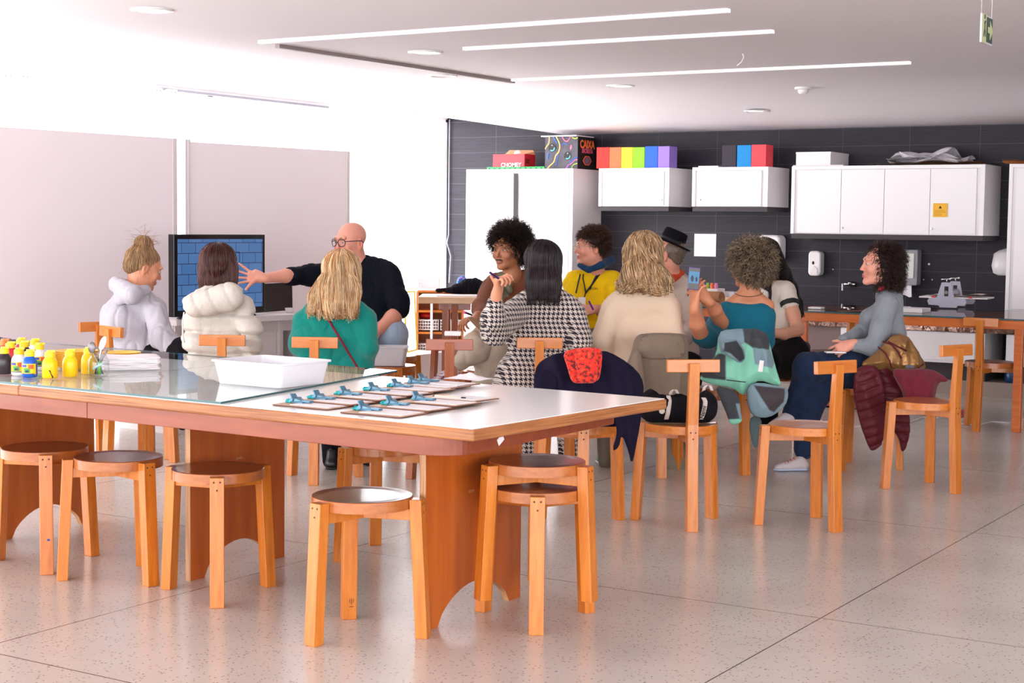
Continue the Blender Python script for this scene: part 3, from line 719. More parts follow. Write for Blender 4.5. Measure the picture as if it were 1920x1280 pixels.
m_ = MB(); m_.box((-.02, -.03, zt+.006), (w+.03, .34, .010)); obj('lid_sheet', m_, M['paper'], t)
def chalkline(pts, r, col, parent, name='chalk_stroke'):
    # strokes on the front face: pts in (u,v) fractions
    P = [(-w/2+w*u, -.181, zt*v) for u, v in pts]; m_ = MB()
    # smooth
    Q = []
    for i in range(len(P)-1):
        p0 = Vector(P[max(i-1, 0)]); p1 = Vector(P[i]); p2 = Vector(P[i+1]); p3 = Vector(P[min(i+2, len(P)-1)])
        for s in range(5):
            tt = s/5; Q.append(.5*((2*p1)+(p2-p0)*tt+(2*p0-5*p1+4*p2-p3)*tt*tt+(3*p1-p0-3*p2+p3)*tt**3))
    Q.append(Vector(P[-1])); m_.tube(Q, r, 5); return obj(name, m_, mat('chalk_colour', col, .9), parent)
YEL = rgb(244, 206, 120); BLU = rgb(66, 112, 200); PNK = rgb(226, 120, 150); CYA = rgb(110, 200, 210); LIM = rgb(180, 210, 90)
chalkline([(.13, 1), (.12, .82), (.05, .7), (.01, .62)], .006, YEL, t); chalkline([(.34, 1), (.42, .85), (.46, .7), (.42, .52), (.34, .42), (.28, .22), (.14, .08), (.08, .0)], .006, YEL, t)
chalkline([(.26, 1), (.32, .88), (.38, .8)], .006, BLU, t); chalkline([(.12, .5), (.09, .38), (.10, .3)], .008, BLU, t); chalkline([(.42, .45), (.37, .25), (.35, .1)], .005, BLU, t)
chalkline([(.53, 1), (.6, .88), (.7, .86), (.79, 1)], .006, PNK, t); chalkline([(.5, .74), (.6, .79), (.7, .74)], .004, BLU, t)
chalkline([(.65, 0), (.72, .1), (.82, .16), (.92, .26), (1, .28)], .006, PNK, t); chalkline([(.7, .02), (.8, .2), (.92, .32), (1, .34)], .006, BLU, t); chalkline([(.82, .02), (.88, .12), (1, .16)], .005, LIM, t); chalkline([(.83, .97), (.92, .93), (1, .96)], .005, LIM, t)
for u, v in ((.22, .66), (.7, .40)):
    m_ = MB(); m_.cyl((-w/2+w*u, -.1795, zt*v), (-w/2+w*u, -.1825, zt*v), .037, 26); e_ = obj('drawn_eye', m_, M['chalk'], t)
    m_ = MB(); m_.lathe([(.033, 0), (.039, 0), (.039, .0015), (.033, .0015)], 26, M=Matrix.Translation((-w/2+w*u, -.1822, zt*v)) @ Rx); obj('ring', m_, M['black'], e_)
    Q = [(-w/2+w*u+.028*math.cos(a), -.1835, zt*v+.028*math.sin(a)) for a in [-2.2+2.3*i/8 for i in range(9)]]; m_ = MB(); m_.tube(Q, .006, 5); obj('shine', m_, mat('chalk_cyan', CYA, .9), e_)
    m_ = MB(); m_.cyl((-w/2+w*u, -.183, zt*v+.022), (-w/2+w*u, -.1845, zt*v+.022), .005, 8); obj('glint', m_, M['paper'], e_)
m_ = MB(); m_.prism([(-.008, .028), (.012, .036), (.006, .012), (.014, .012), (-.006, -.016), (-.014, .014), (-.008, .012)], 0, .002, M=Matrix.Translation((-w/2+w*.8, -.1805, zt*.62)) @ Rx); obj('drawn_arrow', m_, mat('chalk_pink', PNK, .9), t)
Mr = Matrix.Rotation(PI/2, 4, 'Z') @ Rx
ORG = mat('letter_orange', rgb(240, 120, 50), .8); PK2 = mat('letter_pink', rgb(220, 90, 130), .8)
text3d('CAIXA', .102, Matrix.Translation((w/2+.003, 0, zt*.76)) @ Mr @ Matrix.Diagonal((.9, 1, 1, 1)), ORG, ep, bold=.003)
text3d('SECRETA', .054, Matrix.Translation((w/2+.003, 0, zt*.56)) @ Mr @ Matrix.Diagonal((.95, 1, 1, 1)), PK2, ep, bold=.0015)
for r_, c_ in ((.115, rgb(236, 130, 40)), (.100, rgb(200, 50, 90)), (.085, rgb(90, 50, 120)), (.07, rgb(110, 106, 116))):
    m_ = MB(); m_.prism([(-r_, 0), (-r_*.45, r_*.55), (r_*.45, r_*.55), (r_, 0), (r_*.45, -r_*.5), (-r_*.45, -r_*.5)], .0, .001+.0006*(.12-r_)*30, M=Matrix.Translation((w/2+.002, 0, zt*.26)) @ Mr @ Matrix.Diagonal((.75, .7, 1, 1))); obj('painted_hexagon', m_, mat('hex_paint', c_, .8), ep)

# wall-mounted fittings ------------------------------------------------
def rounded(w, h, r, n=6):
    P = []
    for cx, cy, a0 in ((w/2-r, h/2-r, 0), (-w/2+r, h/2-r, PI/2), (-w/2+r, -h/2+r, PI), (w/2-r, -h/2+r, 3*PI/2)):
        P += [(cx+r*math.cos(a0+PI/2*i/n), cy+r*math.sin(a0+PI/2*i/n)) for i in range(n+1)]
    return P
def disp(px0, px1, py0, py1): 
    a = ony(px0, py0, YW-.05); b_ = ony(px1, py1, YW-.05); return (a[0]+b_[0])/2, (a[2]+b_[2])/2, abs(b_[0]-a[0]), abs(a[2]-b_[2])
cx, cz_, w, h = disp(1428, 1470, 440, 492)
t = thing('towel_dispenser', 'rounded white dispenser on the tiles beside the long black hair', 'dispenser', (cx, YW, cz_-h/2))
m_ = MB(); m_.prism([(x, y+h/2) for x, y in rounded(w, h, .05)], 0, .16, M=Rx); obj('cover', m_, M['white'], t, bevel=.02, smooth=True, auto=.8)
m_ = MB(); m_.box((0, -.162, h*.16), (w*.5, .004, .02)); obj('outlet', m_, M['offwhite'], t)
cx, cz_, w, h = disp(1519, 1542, 470, 517)
t = thing('soap_dispenser', 'slim white soap dispenser on the dark tiles', 'dispenser', (cx, YW, cz_-h/2))
m_ = MB(); m_.prism([(x*(1-.12*(abs(y)/h)), y+h/2) for x, y in rounded(w, h, .035)], 0, .10, M=Rx); obj('cover', m_, M['white'], t, bevel=.012, smooth=True, auto=.8)
m_ = MB(); m_.ball((-.01, -.10, h*.52), (.010, .006, .016), 12); obj('level_window', m_, M['black'], t)
m_ = MB(); m_.prism([(-.035, .02), (.03, .02), (.03, .06), (.0, .09)], .1, .106, M=Rx); obj('push_lever', m_, M['offwhite'], t)
cx, cz_, w, h = disp(1672, 1723, 467, 535)
t = thing('towel_dispenser', 'square grey-rimmed paper towel dispenser with a sheet hanging out', 'dispenser', (cx, YW, cz_-h/2))
m_ = MB(); m_.box((0, -.055, h/2), (w, .11, h)); obj('case', m_, mat('grey_case', rgb(150, 150, 158), .4), t, bevel=.008)
m_ = MB(); m_.box((-.01, -.115, h*.55), (w*.86, .012, h*.7)); obj('front_panel', m_, mat('pale_front', rgb(214, 218, 210), .35), t, bevel=.005)
m_ = MB(); m_.grid(lambda u, v: (-.10+.17*u+.02*v, -.08-.05*v-.01*math.sin(u*7), .0-.09*v+.01*math.sin(u*9+v*3)), 12, 6); obj('paper_towel', m_, M['paper'], t, smooth=True, recalc=False)
cx, cz_, w, h = disp(1866, 1900, 465, 517)
t = thing('hand_dryer', 'white curved hand dryer half hidden by the right-hand tall cabinet', 'dispenser', (cx, YW, cz_-h/2))
m_ = MB(); m_.lathe([(.06, 0), (.10, .02), (.115, .08), (.10, .18), (.06, h-.02), (0, h)], 24, sy=.8); o = obj('cover', m_, M['white'], t, smooth=True)
q = ony(1302, 438, YW-.004); q1 = ony(1342, 481, YW-.004)
t = thing('wall_notice', 'white paper notice with faint grid text taped on the dark tiles', 'notice', (float(q[0]+q1[0])/2, YW-.002, float(q1[2])))
w = q1[0]-q[0]; h = q[2]-q1[2]; m_ = MB(); m_.box((0, 0, h/2), (w, .002, h)); obj('sheet', m_, M['paper'], t)
m_ = MB()
for i in range(7): m_.box((0, -.0013, h*(.12+.12*i)), (w*.84, .0006, .0025))
for i in range(4): m_.box((-w*.3+w*.2*i, -.0013, h*.48), (.002, .0006, h*.8))
obj('printed_lines', m_, mat('faint_print', rgb(222, 220, 226), .8), t)
# wall tap
q = ony(1593, 533, YW-.05)
t = thing('wall_tap', 'chrome wall tap with a white lever on the dark tiles', 'tap', (float(q[0]), YW-.02, float(q[2])))
m_ = MB(); m_.cyl((.02, .02, 0), (.02, -.02, 0), .024, 16); m_.cyl((.02, -.01, 0), (-.05, -.03, .002), .012, 12); m_.ball((0, -.02, .012), (.02, .02, .014), 12); obj('tap_body', m_, M['chrome'], t, smooth=True)
m_ = MB(); m_.box((-.065, -.03, -.025), (.013, .013, .062)); obj('lever', m_, M['white'], t, bevel=.003)
for px, py in ((1742, 495), (1732, 524), (1748, 524), (1562, 505)):
    q = ony(px, py, YW); m_ = MB(); m_.cyl((q[0], YW, q[2]), (q[0], YW-.006, q[2]), .009 if py == 495 else .006, 10)
    solo('wall_plug', m_, M['white'], {495: 'largest white wall plug on the tiles right of the towel dispenser', 505: 'tiny white wall plug below the soap dispenser'}.get(py, 'left one of two small white wall plugs above the print press' if px == 1732 else 'right one of two small white wall plugs above the print press'), 'wall plug')
# base cabinets, steel band, plinth
mb = MB(); mb.box2((-6.9, 12.95, 0), (XR, YW, .118)); struct('trim_3', mb, mat('concrete_plinth', rgb(136, 120, 112), .6, var=(rgb(158, 142, 134), 4, .3, (1, 1, 1))))
X2 = lambda px, py=640, Y=12.87: float(ony(px, py, Y)[0])
def basecab(x0, x1, label, doors):
    t = thing('base_cabinet', label, 'cabinet', ((x0+x1)/2, 13.15, .26), 0, 'white base cabinets under the counter')
    m_ = MB(); m_.box2((x0, 12.88, .262), (x1, YW-.01, .515)); obj('cabinet_body', m_, M['white'], t, world=True, bevel=.002)
    for a, b_ in doors:
        m_ = MB(); m_.box2((a, 12.868, .285), (b_, 12.88, .508)); obj('door', m_, M['white'], t, world=True, bevel=.002)
    m_ = MB(); m_.box2((x0+.02, 13.0, .118), (x1-.02, YW-.02, .262)); obj('toe_base', m_, M['line'], t, world=True)
basecab(X2(1575), X2(1846), 'long white base cabinet below the reflective steel band', [(X2(1580), X2(1690)), (X2(1692), X2(1828))])
basecab(X2(1886), X2(1886)+1.0, 'white base cabinet at the right edge beyond the blue bottle', [(X2(1900), X2(1900)+.5)])
t = thing('base_cabinet', 'taupe base cabinet behind the person with long black hair', 'cabinet', (X2(1540), 13.15, .118), 0, 'white base cabinets under the counter')
m_ = MB(); m_.box2((X2(1440), 12.90, .118), (X2(1573), YW-.01, .60)); obj('cabinet_body', m_, mat('taupe_cab', rgb(128, 106, 104), .5), t, world=True)
mb = MB(); mb.box2((X2(1440), 12.86, .52), (X2(1886)+1.2, 12.90, .615)); mb.box((( X2(1440)+X2(1886)+1.2)/2, (12.86+YW)/2, .635), (X2(1886)+1.2-X2(1440), YW-12.86, .04), mi=1)
M['steel'] = mat('steel_band', rgb(150, 122, 112), .12, metal=1, bump=(7, .6, .02))
solo('sink_counter', mb, [M['steel'], M['line']], 'reflective steel counter front and top running below the dark tiles', 'counter')
# blue demijohn
q = ony(1898, 700, 12.98)
t = thing('blue_canister', 'blue plastic canister with a white cap between the base cabinets', 'canister', (float(q[0]), 13.08, .118))
m_ = MB(); m_.lathe([(.075, 0), (.085, .01), (.085, .10), (.078, .105), (.085, .11), (.085, .20), (.06, .25), (.03, .29)], 20); obj('bottle_body', m_, mat('blue_plastic', rgb(16, 62, 110), .3), t, smooth=True)
m_ = MB(); m_.cyl((0, 0, .29), (0, 0, .32), .032, 16); obj('cap', m_, M['white'], t)
m_ = MB(); m_.box((-.02, -.086, .155), (.05, .002, .025)); obj('label', m_, mat('label_cyan', rgb(120, 200, 220), .5), t)
# red fringed mat, cables
def rag(name, px, py, Y, w, d, col, label, cat, fr=True):
    q = onz(px, py, 0); t = thing(name, label, cat, (q[0], q[1], 0)); rr = random.Random(3)
    m_ = MB(); m_.grid(lambda u, v: ((u-.5)*w, (v-.5)*d, .006+.01*abs(math.sin(u*9+v*5))), 24, 10); m_.grid(lambda u, v: ((u-.5)*w, (v-.5)*d, .0), 24, 10); obj('mat_cloth', m_, col, t, smooth=True, recalc=False)
    if fr:
        m_ = MB()
        for i in range(60):
            y = rr.uniform(-d/2, d/2); s = 1; x = s*w/2
            m_.tube([(x-.02*s, y, .012), (x+.04*s, y+rr.uniform(-.02, .02), .02), (x+.09*s, y+rr.uniform(-.03, .03), .006)], .005, 5)
        obj('fringe', m_, col, t)
    return t
M['redmat'] = mat('red_rug', rgb(150, 30, 40), .9, var=(rgb(214, 130, 130), 12, .2, (.5, 8, 1)))
rag('fringed_rug', 1640, 765, 0, 1.25, .35, M['redmat'], 'red and pink fringed rug on the floor beyond the burgundy jacket', 'rug')
for i, (pts, lab) in enumerate([([(1532, 787), (1545, 790), (1600, 800), (1700, 793), (1730, 782), (1760, 783)], 'white cable lying across the floor beyond the burgundy jacket'), ([(1790, 792), (1830, 797), (1860, 790), (1890, 792), (1920, 786)], 'thin cable on the floor by the chair near the blue canister')]):
    m_ = MB(); m_.tube([tuple(onz(px, py, .005)) for px, py in pts], .004, 6); solo('floor_cable', m_, M['offwhite'], lab, 'cable')

# ================================================================ GLASS-TOPPED TABLE ALONG THE WALL
M['darkglass'] = M['sheetglass'].copy(); M['darkglass'].name = 'reflection_toned_glass'
for n_ in M['darkglass'].node_tree.nodes:
    if n_.type == 'MAP_RANGE': n_.inputs['To Min'].default_value = 1.65; n_.inputs['To Max'].default_value = 1/1.65
    if n_.type == 'BSDF_TRANSPARENT': n_.inputs[0].default_value = (.45, .47, .5, 1)  # grey tint stands in for the dark tiles reflected in the glass
YG0, YG1 = 10.70, 11.90
xa = float(onz(1130, 577, .76)[0]); xa = -5.3; xb = 0.6
t = thing('glass_topped_table', 'long glass-topped table with an orange wooden frame in front of the sinks', 'table', (xa, YG0, 0))
M['beam'] = wood('orange_beam', rgb(196, 92, 32), rgb(214, 120, 54), stretch=(.8, 8, 8))
m_ = MB(); m_.box2((xa, YG0+.01, .685), (xb, YG0+.04, .745)); m_.box2((xa, YG1-.04, .685), (xb, YG1-.01, .745))
obj('frame', m_, M['beam'], t, world=True, bevel=.003)
vs = [(xa, YG0, .747), (xb, YG0, .747), (xb, YG1, .747), (xa, YG1, .747), (xa, YG0, .757), (xb, YG0, .757), (xb, YG1, .757), (xa, YG1, .757)]
m_ = MB(); m_.add(vs, [(4, 5, 6, 7)]); m_.add(vs, [(0, 1, 5, 4), (1, 2, 6, 5), (2, 3, 7, 6), (3, 0, 4, 7)], mi=1); obj('glass_top', m_, [M['darkglass'], M['glassedge']], t, world=True)
for x in (xa+.05, -4.2, float(onz(1912, 803, 0)[0])+.03, -.5):
    for y in (YG0+.045, YG1-.06):
        m_ = MB(); m_.box2((x-.028, y, 0), (x+.028, y+.045, .685)); obj('leg', m_, M['beam'], t, world=True, bevel=.003)
# etching press
q = onz(1777, 578, .757)
t = thing('etching_press', 'small grey etching press standing on the glass-topped table', 'press', (float(q[0]), float(q[1])+.0, .757), math.radians(5))
M['pressgrey'] = mat('press_grey', rgb(176, 176, 192), .4); s = .0036*1.02
prof = [(-36, -14), (-39, -6), (-35, 0), (-20, 1), (-11, 32), (8, 32), (14, 1), (36, 0), (40, -7), (36, -14), (22, -15), (20, -19), (-14, -19), (-16, -15)]
for k, yo in enumerate((-.05, .27)):
    m_ = MB(); m_.prism([(x*s, (y+21)*s) for x, y in prof], -yo-.02, -yo, M=Rx); fr = obj('side_frame', m_, M['pressgrey'], t, bevel=.003)
    m_ = MB(); m_.prism([(x*s, (y+21)*s) for x, y in [(-5, 4), (3, 4), (3, 24), (-5, 24)]], -yo, -yo+.002, M=Rx); obj('slot', m_, M['black'], fr)
    m_ = MB(); m_.cyl((-.004, yo, 33*s), (-.004, yo-.004, 33*s), .014, 14); obj('bearing', m_, M['chrome'], fr)
    m_ = MB(); m_.cyl((-.005, yo+.01, 53*s), (-.005, yo+.01, 60*s), .004, 8); m_.cyl((-.045, yo+.01, 59*s), (.02, yo+.01, 60*s), .003, 8); m_.ball((.02, yo+.01, 60*s), .008, 8); obj('pressure_screw', m_, M['chrome'], t, smooth=True)
    m_ = MB(); m_.box((0, yo+.01, .003), (.16, .03, .006)); obj('foot_rail', m_, M['black'], t)
m_ = MB(); m_.cyl((0, -.04, 30*s), (0, .27, 30*s), .033, 24); obj('roller', m_, mat('steel_roller', rgb(140, 140, 156), .25, metal=1), t, smooth=True, auto=.7)
m_ = MB(); m_.box((.04, .115, 22*s), (.50, .28, .010)); obj('press_bed', m_, M['offwhite'], t)
m_ = MB(); m_.grid(lambda u, v: (-.16+.4*u, .0+.22*v, 22*s+.012+.008*math.sin(u*9)+.01*u), 14, 5); obj('felt_blanket', m_, mat('felt', rgb(214, 196, 184), .9), t, smooth=True, recalc=False)
for xx in (-.10, .17):
    m_ = MB(); m_.box((xx, -.035, 22*s+.006), (.025, .01, .012)); obj('red_clamp', m_, mat('red_plastic', rgb(200, 30, 40), .4), t)
# white sink bits beside the press
for (px, py, ww, hh, lab) in [(1708, 574, .16, .03, 'low white plastic tray on the glass table behind the person in grey')]:
    q = onz(px, py+12, .757); m_ = MB(); m_.box((q[0], q[1]+.1, .757+hh/2), (ww, .2, hh)); solo('plastic_tray', m_, M['white'], lab, 'tray', bevel=.004)
q = onz(1525, 580, .757); m_ = MB(); m_.box((q[0], q[1]+.06, .766), (.10, .08, .014)); solo('soap_dish', m_, M['white'], 'small white dish on the glass table right of the white T-shirt', 'dish', bevel=.003)
# things on the glass table between the hat and the curly grey hair
q = onz(1322, 568, .757)
t = thing('storage_box', 'low off-white box of craft paints on the glass table', 'box', (float(q[0])-.02, float(q[1])+.12, .757))
m_ = MB(); m_.box((0, 0, .055), (.20, .14, .11)); obj('carton', m_, M['offwhite'], t, bevel=.003)
boxq = (float(q[0])-.02, float(q[1])+.12)
for i, (dx, c, l) in enumerate([(-.07, rgb(220, 20, 70), 'crimson paint pot on the craft box'), (-.035, rgb(40, 90, 200), 'blue paint pot on the craft box'), (0.0, rgb(120, 190, 60), 'green paint pot on the craft box'), (.035, rgb(240, 110, 60), 'orange paint pot on the craft box'), (.07, rgb(226, 130, 180), 'pink paint pot on the craft box')]):
    m_ = MB(); m_.lathe([(.015, 0), (.015, .028), (.011, .032), (.011, .042), (0, .042)], 12); o = solo('paint_pot', m_, mat('pot', c, .4), l, 'paint pot', 'small paint pots on the craft box', smooth=True, auto=.6); o.location = (boxq[0]+dx, boxq[1]-.03, .868)
m_ = MB(); m_.box((0, 0, .02), (.28, .16, .04), taper=1.1); o = solo('plastic_tray', m_, mat('clear_tray', rgb(236, 234, 240), .2), 'clear-white plastic tray behind the paint pots', 'tray'); o.location = (boxq[0]+.08, boxq[1]+.13, .80)
m_ = MB(); m_.box((0, 0, .045), (.26, .10, .085)); o = solo('paper_stack', m_, M['paper'], 'stack of white paper right of the craft box on the glass table', 'paper stack'); o.location = (boxq[0]+.30, boxq[1]+.05, .757)
# roll of brown paper
def spiral(px, py, lab):
    q = onz(px, py, .757); P = []
    for i in range(60):
        a = -2.6*PI*i/59; r = .02+.045*i/59; P.append((r*math.cos(a), r*math.sin(a)))
    vs = []; fs = []; n = len(P)
    for k, yy_ in enumerate((0, .5)):
        for x, z in P: vs.append((x, yy_, z+.065))
    for i in range(n-1): fs.append((i, i+1, n+i+1, n+i))
    m_ = MB(); m_.add(vs, fs); o = obj('paper_roll', m_, M['card'], smooth=True, recalc=False); sm = o.modifiers.new('s', 'SOLIDIFY'); sm.thickness = .003
    o.location = (q[0], q[1], .757); o.rotation_euler = (0, 0, V+.9); setp(o, lab, 'paper roll'); return o
spiral(1352, 575, 'loosely rolled sheet of brown paper on the glass table beside the phone')
sheet('brown_paper', float(onz(1380, 572, .757)[0]), float(onz(1380, 572, .757)[1])+.1, .76, .5, .35, .1, mat('tan_paper', rgb(212, 184, 156), .8), 'flat tan paper on the glass table behind the curly grey hair', 'paper', curl=.05, seed=5)

# ================================================================ WINDOW SIDE
def partition(y0, y1, label, X0=-7.7, top0=1.885, top1=1.90):
    t = thing('display_partition', label, 'partition', (X0, (y0+y1)/2, 0), 0, 'freestanding display partitions')
    if 'part' not in M:
        M['part'] = pm = bpy.data.materials.new('translucent_fabric'); pm.use_nodes = True; n_ = pm.node_tree; n_.nodes.clear()
        o_ = n_.nodes.new('ShaderNodeOutputMaterial'); d_ = n_.nodes.new('ShaderNodeBsdfDiffuse'); d_.inputs[0].default_value = rgb(240, 232, 235); tr_ = n_.nodes.new('ShaderNodeBsdfTranslucent'); tr_.inputs[0].default_value = rgb(244, 232, 236); mx_ = n_.nodes.new('ShaderNodeMixShader'); mx_.inputs[0].default_value = .10
        n_.links.new(d_.outputs[0], mx_.inputs[1]); n_.links.new(tr_.outputs[0], mx_.inputs[2]); n_.links.new(mx_.outputs[0], o_.inputs[0])
    M.setdefault('partframe', mat('partition_frame', rgb(222, 212, 214), .4))
    m_ = MB(); vs = [(X0-.02, y0, .11), (X0+.02, y0, .11), (X0+.02, y1, .11), (X0-.02, y1, .11), (X0-.02, y0, top0), (X0+.02, y0, top0), (X0+.02, y1, top1), (X0-.02, y1, top1)]
    m_.add(vs, [(0, 3, 2, 1), (4, 5, 6, 7), (0, 1, 5, 4), (1, 2, 6, 5), (2, 3, 7, 6), (3, 0, 4, 7)]); obj('fabric_panel', m_, M['part'], t, world=True)
    for y in (y0, y1):
        s = 1 if y == y1 else -1
        m_ = MB(); m_.box2((X0-.026, min(y, y+s*.022), .06), (X0+.026, max(y, y+s*.022), 1.90)); m_.box2((X0-.02, min(y+s*.022, y+s*.045), .06), (X0+.02, max(y+s*.022, y+s*.045), 1.90)); obj('upright_post', m_, M['partframe'], t, world=True)
        m_ = MB(); m_.box((X0, y+s*.02, .03), (.42, .04, .02)); obj('foot', m_, M['metal'], t, world=True)
        for dx in (-.19, .19):
            m_ = MB(); m_.cyl((X0+dx, y+s*.02-.012, .02), (X0+dx, y+s*.02+.012, .02), .02, 12); obj('caster', m_, M['line'], t, world=True)
    return t
partition(5.45, 8.03, 'large grey display partition at the left, in front of the window wall')
partition(8.20, 9.95, 'grey display partition behind the screen, right of the narrow bright gap')
# desk and TV
a = at(329, 600, 9.95); b_ = at(560, 600, 10.75)
dv = b_-a; L_ = float(np.hypot(dv[0], dv[1])); rz = math.atan2(dv[1], dv[0])
t = thing('white_desk', 'white desk with panelled sides under the television', 'desk', (float(a[0]), float(a[1]), 0), rz)
zd = .80
zd = float(at(520, 590, 10.6)[2])
m_ = MB(); m_.box((L_/2, .30, zd-.02), (L_, .62, .04)); obj('desk_top', m_, M['offwhite'], t, bevel=.004)
m_ = MB(); m_.box((L_/2, .04, zd-.075), (L_, .03, .07)); obj('fascia', m_, M['greyside'], t)
m_ = MB(); m_.box((L_*.42, .05, (zd-.11)/2), (L_*.84, .02, zd-.11)); obj('front_panel', m_, M['offwhite'], t)
for x in (.02, L_*.86, L_-.02):
    m_ = MB(); m_.box((x, .30, (zd-.04)/2), (.03, .58, zd-.04)); obj('side_panel', m_, M['greyside'], t)
tv0 = at(328, 592, 9.9); tv1 = at(498, 580, 10.62)
dv = tv1-tv0; W_ = float(np.hypot(dv[0], dv[1])); rz = math.atan2(dv[1], dv[0]); H_ = .515
t = thing('television', 'flat television showing a blue wall of blocks, standing on the white desk', 'television', (float(tv0[0]), float(tv0[1]), float(at(328, 595, 9.9)[2])), rz)
m_ = MB(); m_.box((W_/2, .03, H_/2), (W_, .05, H_)); obj('bezel', m_, M['blackgloss'], t, bevel=.004)
def screen_mat():
    m = bpy.data.materials.new('screen_picture'); m.use_nodes = True; nt = m.node_tree; b = nt.nodes['Principled BSDF']; N = nt.nodes.new; L = nt.links.new
    tc = N('ShaderNodeTexCoord'); mp = N('ShaderNodeMapping'); mp.inputs['Scale'].default_value = (1, 1, 1); L(tc.outputs['Object'], mp.inputs[0])
    sp = N('ShaderNodeSeparateXYZ'); cb = N('ShaderNodeCombineXYZ'); L(mp.outputs[0], sp.inputs[0]); L(sp.outputs['X'], cb.inputs['X']); L(sp.outputs['Z'], cb.inputs['Y'])
    br = N('ShaderNodeTexBrick'); br.inputs['Color1'].default_value = rgb(78, 126, 186); br.inputs['Color2'].default_value = rgb(94, 138, 196); br.inputs['Mortar'].default_value = rgb(34, 52, 96)
    br.inputs['Scale'].default_value = 1; br.inputs['Brick Width'].default_value = W_/6.8; br.inputs['Row Height'].default_value = .066; br.inputs['Mortar Size'].default_value = .0022; br.offset = .5
    L(cb.outputs[0], br.inputs['Vector'])
    L(br.outputs['Color'], b.inputs['Base Color']); L(br.outputs['Color'], b.inputs['Emission Color']); b.inputs['Emission Strength'].default_value = .30
    b.inputs['Roughness'].default_value = .25; b.inputs['Base Color'].default_value = (0, 0, 0, 1)
    nt.links.remove(b.inputs['Base Color'].links[0]); b.inputs['Base Color'].default_value = (.01, .012, .02, 1)
    return m
m_ = MB(); m_.box((W_/2, .0035, H_/2+.005), (W_-.06, .003, H_-.07)); sc_ = obj('screen', m_, screen_mat(), t)
m_ = MB()
for a_, b2 in (((.42, .33), (.42, .40)), ((.42, .40), (.70, .40)), ((.70, .40), (.70, .33))): m_.bar((W_*a_[0], .001, a_[1]), (W_*b2[0], .001, b2[1]), .003, .004)
obj('drawn_outline', m_, mat('screen_line', rgb(34, 52, 96), .4), sc_)
for x in (.10, W_-.12):
    m_ = MB(); m_.bar((x, .03, .01), (x-.03, -.06, -.035), .02, .012); m_.bar((x, .03, .01), (x+.03, .12, -.035), .02, .012); obj('stand_foot', m_, M['blackgloss'], t)
# laptop and cup on desk
q = at(520, 585, 10.95); zt_ = zd
t = thing('laptop', 'open black laptop seen from behind on the white desk', 'laptop', (float(q[0]), float(q[1]), zd), rz+.1)
m_ = MB(); m_.box((0, .16, .01), (.36, .24, .018)); obj('keyboard_base', m_, M['black'], t, bevel=.003)
m_ = MB(); vs = [(-.19, 0, .012), (.185, 0, .012), (.135, -.03, .20), (-.19, -.03, .20)]; vs += [(x, y+.008, z) for x, y, z in vs]
m_.add(vs, [(0, 1, 2, 3), (7, 6, 5, 4), (0, 4, 5, 1), (1, 5, 6, 2), (2, 6, 7, 3), (3, 7, 4, 0)]); obj('screen_lid', m_, M['blackgloss'], t)
q = at(538, 583, 10.80); m_ = MB(); m_.lathe([(.024, 0), (.034, .035), (.032, .035), (.022, .004), (0, .004)], 18); o = solo('paper_cup', m_, M['offwhite'], 'small white cup on the right end of the desk', 'cup', smooth=True); o.location = (float(q[0]), float(q[1])+.03, zd)
q = at(341, 605, 10.10)
t = thing('drink_carton', 'small dark purple bottle at the left corner of the desk', 'bottle', (float(q[0]), float(q[1]), zd-.0))
t.location.z = zd; m_ = MB(); m_.lathe([(.016, 0), (.016, .05), (.008, .06), (.008, .07), (0, .07)], 14); obj('bottle_body', m_, mat('purple_glass', rgb(60, 20, 110), .2), t, smooth=True)

# bin on the stool
def tub(name, label, cx, cy, z, w, d, h, rz, mm, flare=1.16, rim=.010, th=.004, cat='tub'):
    t = thing(name, label, cat, (cx, cy, z), rz); m_ = MB()
    def ring(w_, d_, zz, r=.022): return [(x, y, zz) for x, y in rounded(w_, d_, r, 4)]
    R = [ring(w, d, 0), ring(w*flare, d*flare, h-.004), ring(w*flare+rim*2, d*flare+rim*2, h-.002), ring(w*flare+rim*2, d*flare+rim*2, h+.004), ring(w*flare-th, d*flare-th, h+.004), ring(w-th, d-th, th)]
    n = len(R[0]); vs = [v for r in R for v in r]; fs = [(i*n+k, i*n+(k+1) % n, (i+1)*n+(k+1) % n, (i+1)*n+k) for i in range(len(R)-1) for k in range(n)]
    fs += [tuple(range(n-1, -1, -1)), tuple((len(R)-1)*n+k for k in range(n))]
    m_.add(vs, fs); obj('tub_body', m_, mm, t, smooth=True, auto=.7)
    return t
M['plastic'] = mat('milky_plastic', rgb(220, 220, 226), .35, subs=.1)
tub('plastic_tub', 'white plastic tub standing on a stool by the jeans', float(binstool[0]), float(binstool[1])-.01, .458, .20, .15, .115, V, M['plastic'])

# back left: shelf unit with baskets, work table, frame
M['shelfwood'] = wood('shelf_plywood', rgb(196, 104, 52), rgb(222, 140, 84))
q = at(815, 660, 13.4); sx0 = at(784, 640, 13.4); sx1 = at(868, 640, 13.4); zt = float(at(820, 545, 13.4)[2])
t = thing('shelf_unit', 'plywood shelf unit holding white baskets near the window corner', 'shelf', (float(sx0[0]+sx1[0])/2, float(sx0[1]+sx1[1])/2, 0), V)
Wd = float(np.linalg.norm(sx1-sx0)); 
m_ = MB(); m_.box((0, .14, zt/2), (Wd, .012, zt)); obj('back_panel', m_, M['shelfwood'], t)
for x in (-Wd/2, Wd/2):
    m_ = MB(); m_.box((x, 0, zt/2), (.018, .28, zt)); obj('side_panel', m_, M['shelfwood'], t)
zs = [.04, .24, .44, .62, zt]
for z in zs:
    m_ = MB(); m_.box((0, 0, z), (Wd, .28, .018)); obj('shelf_board', m_, M['tboard'], t)
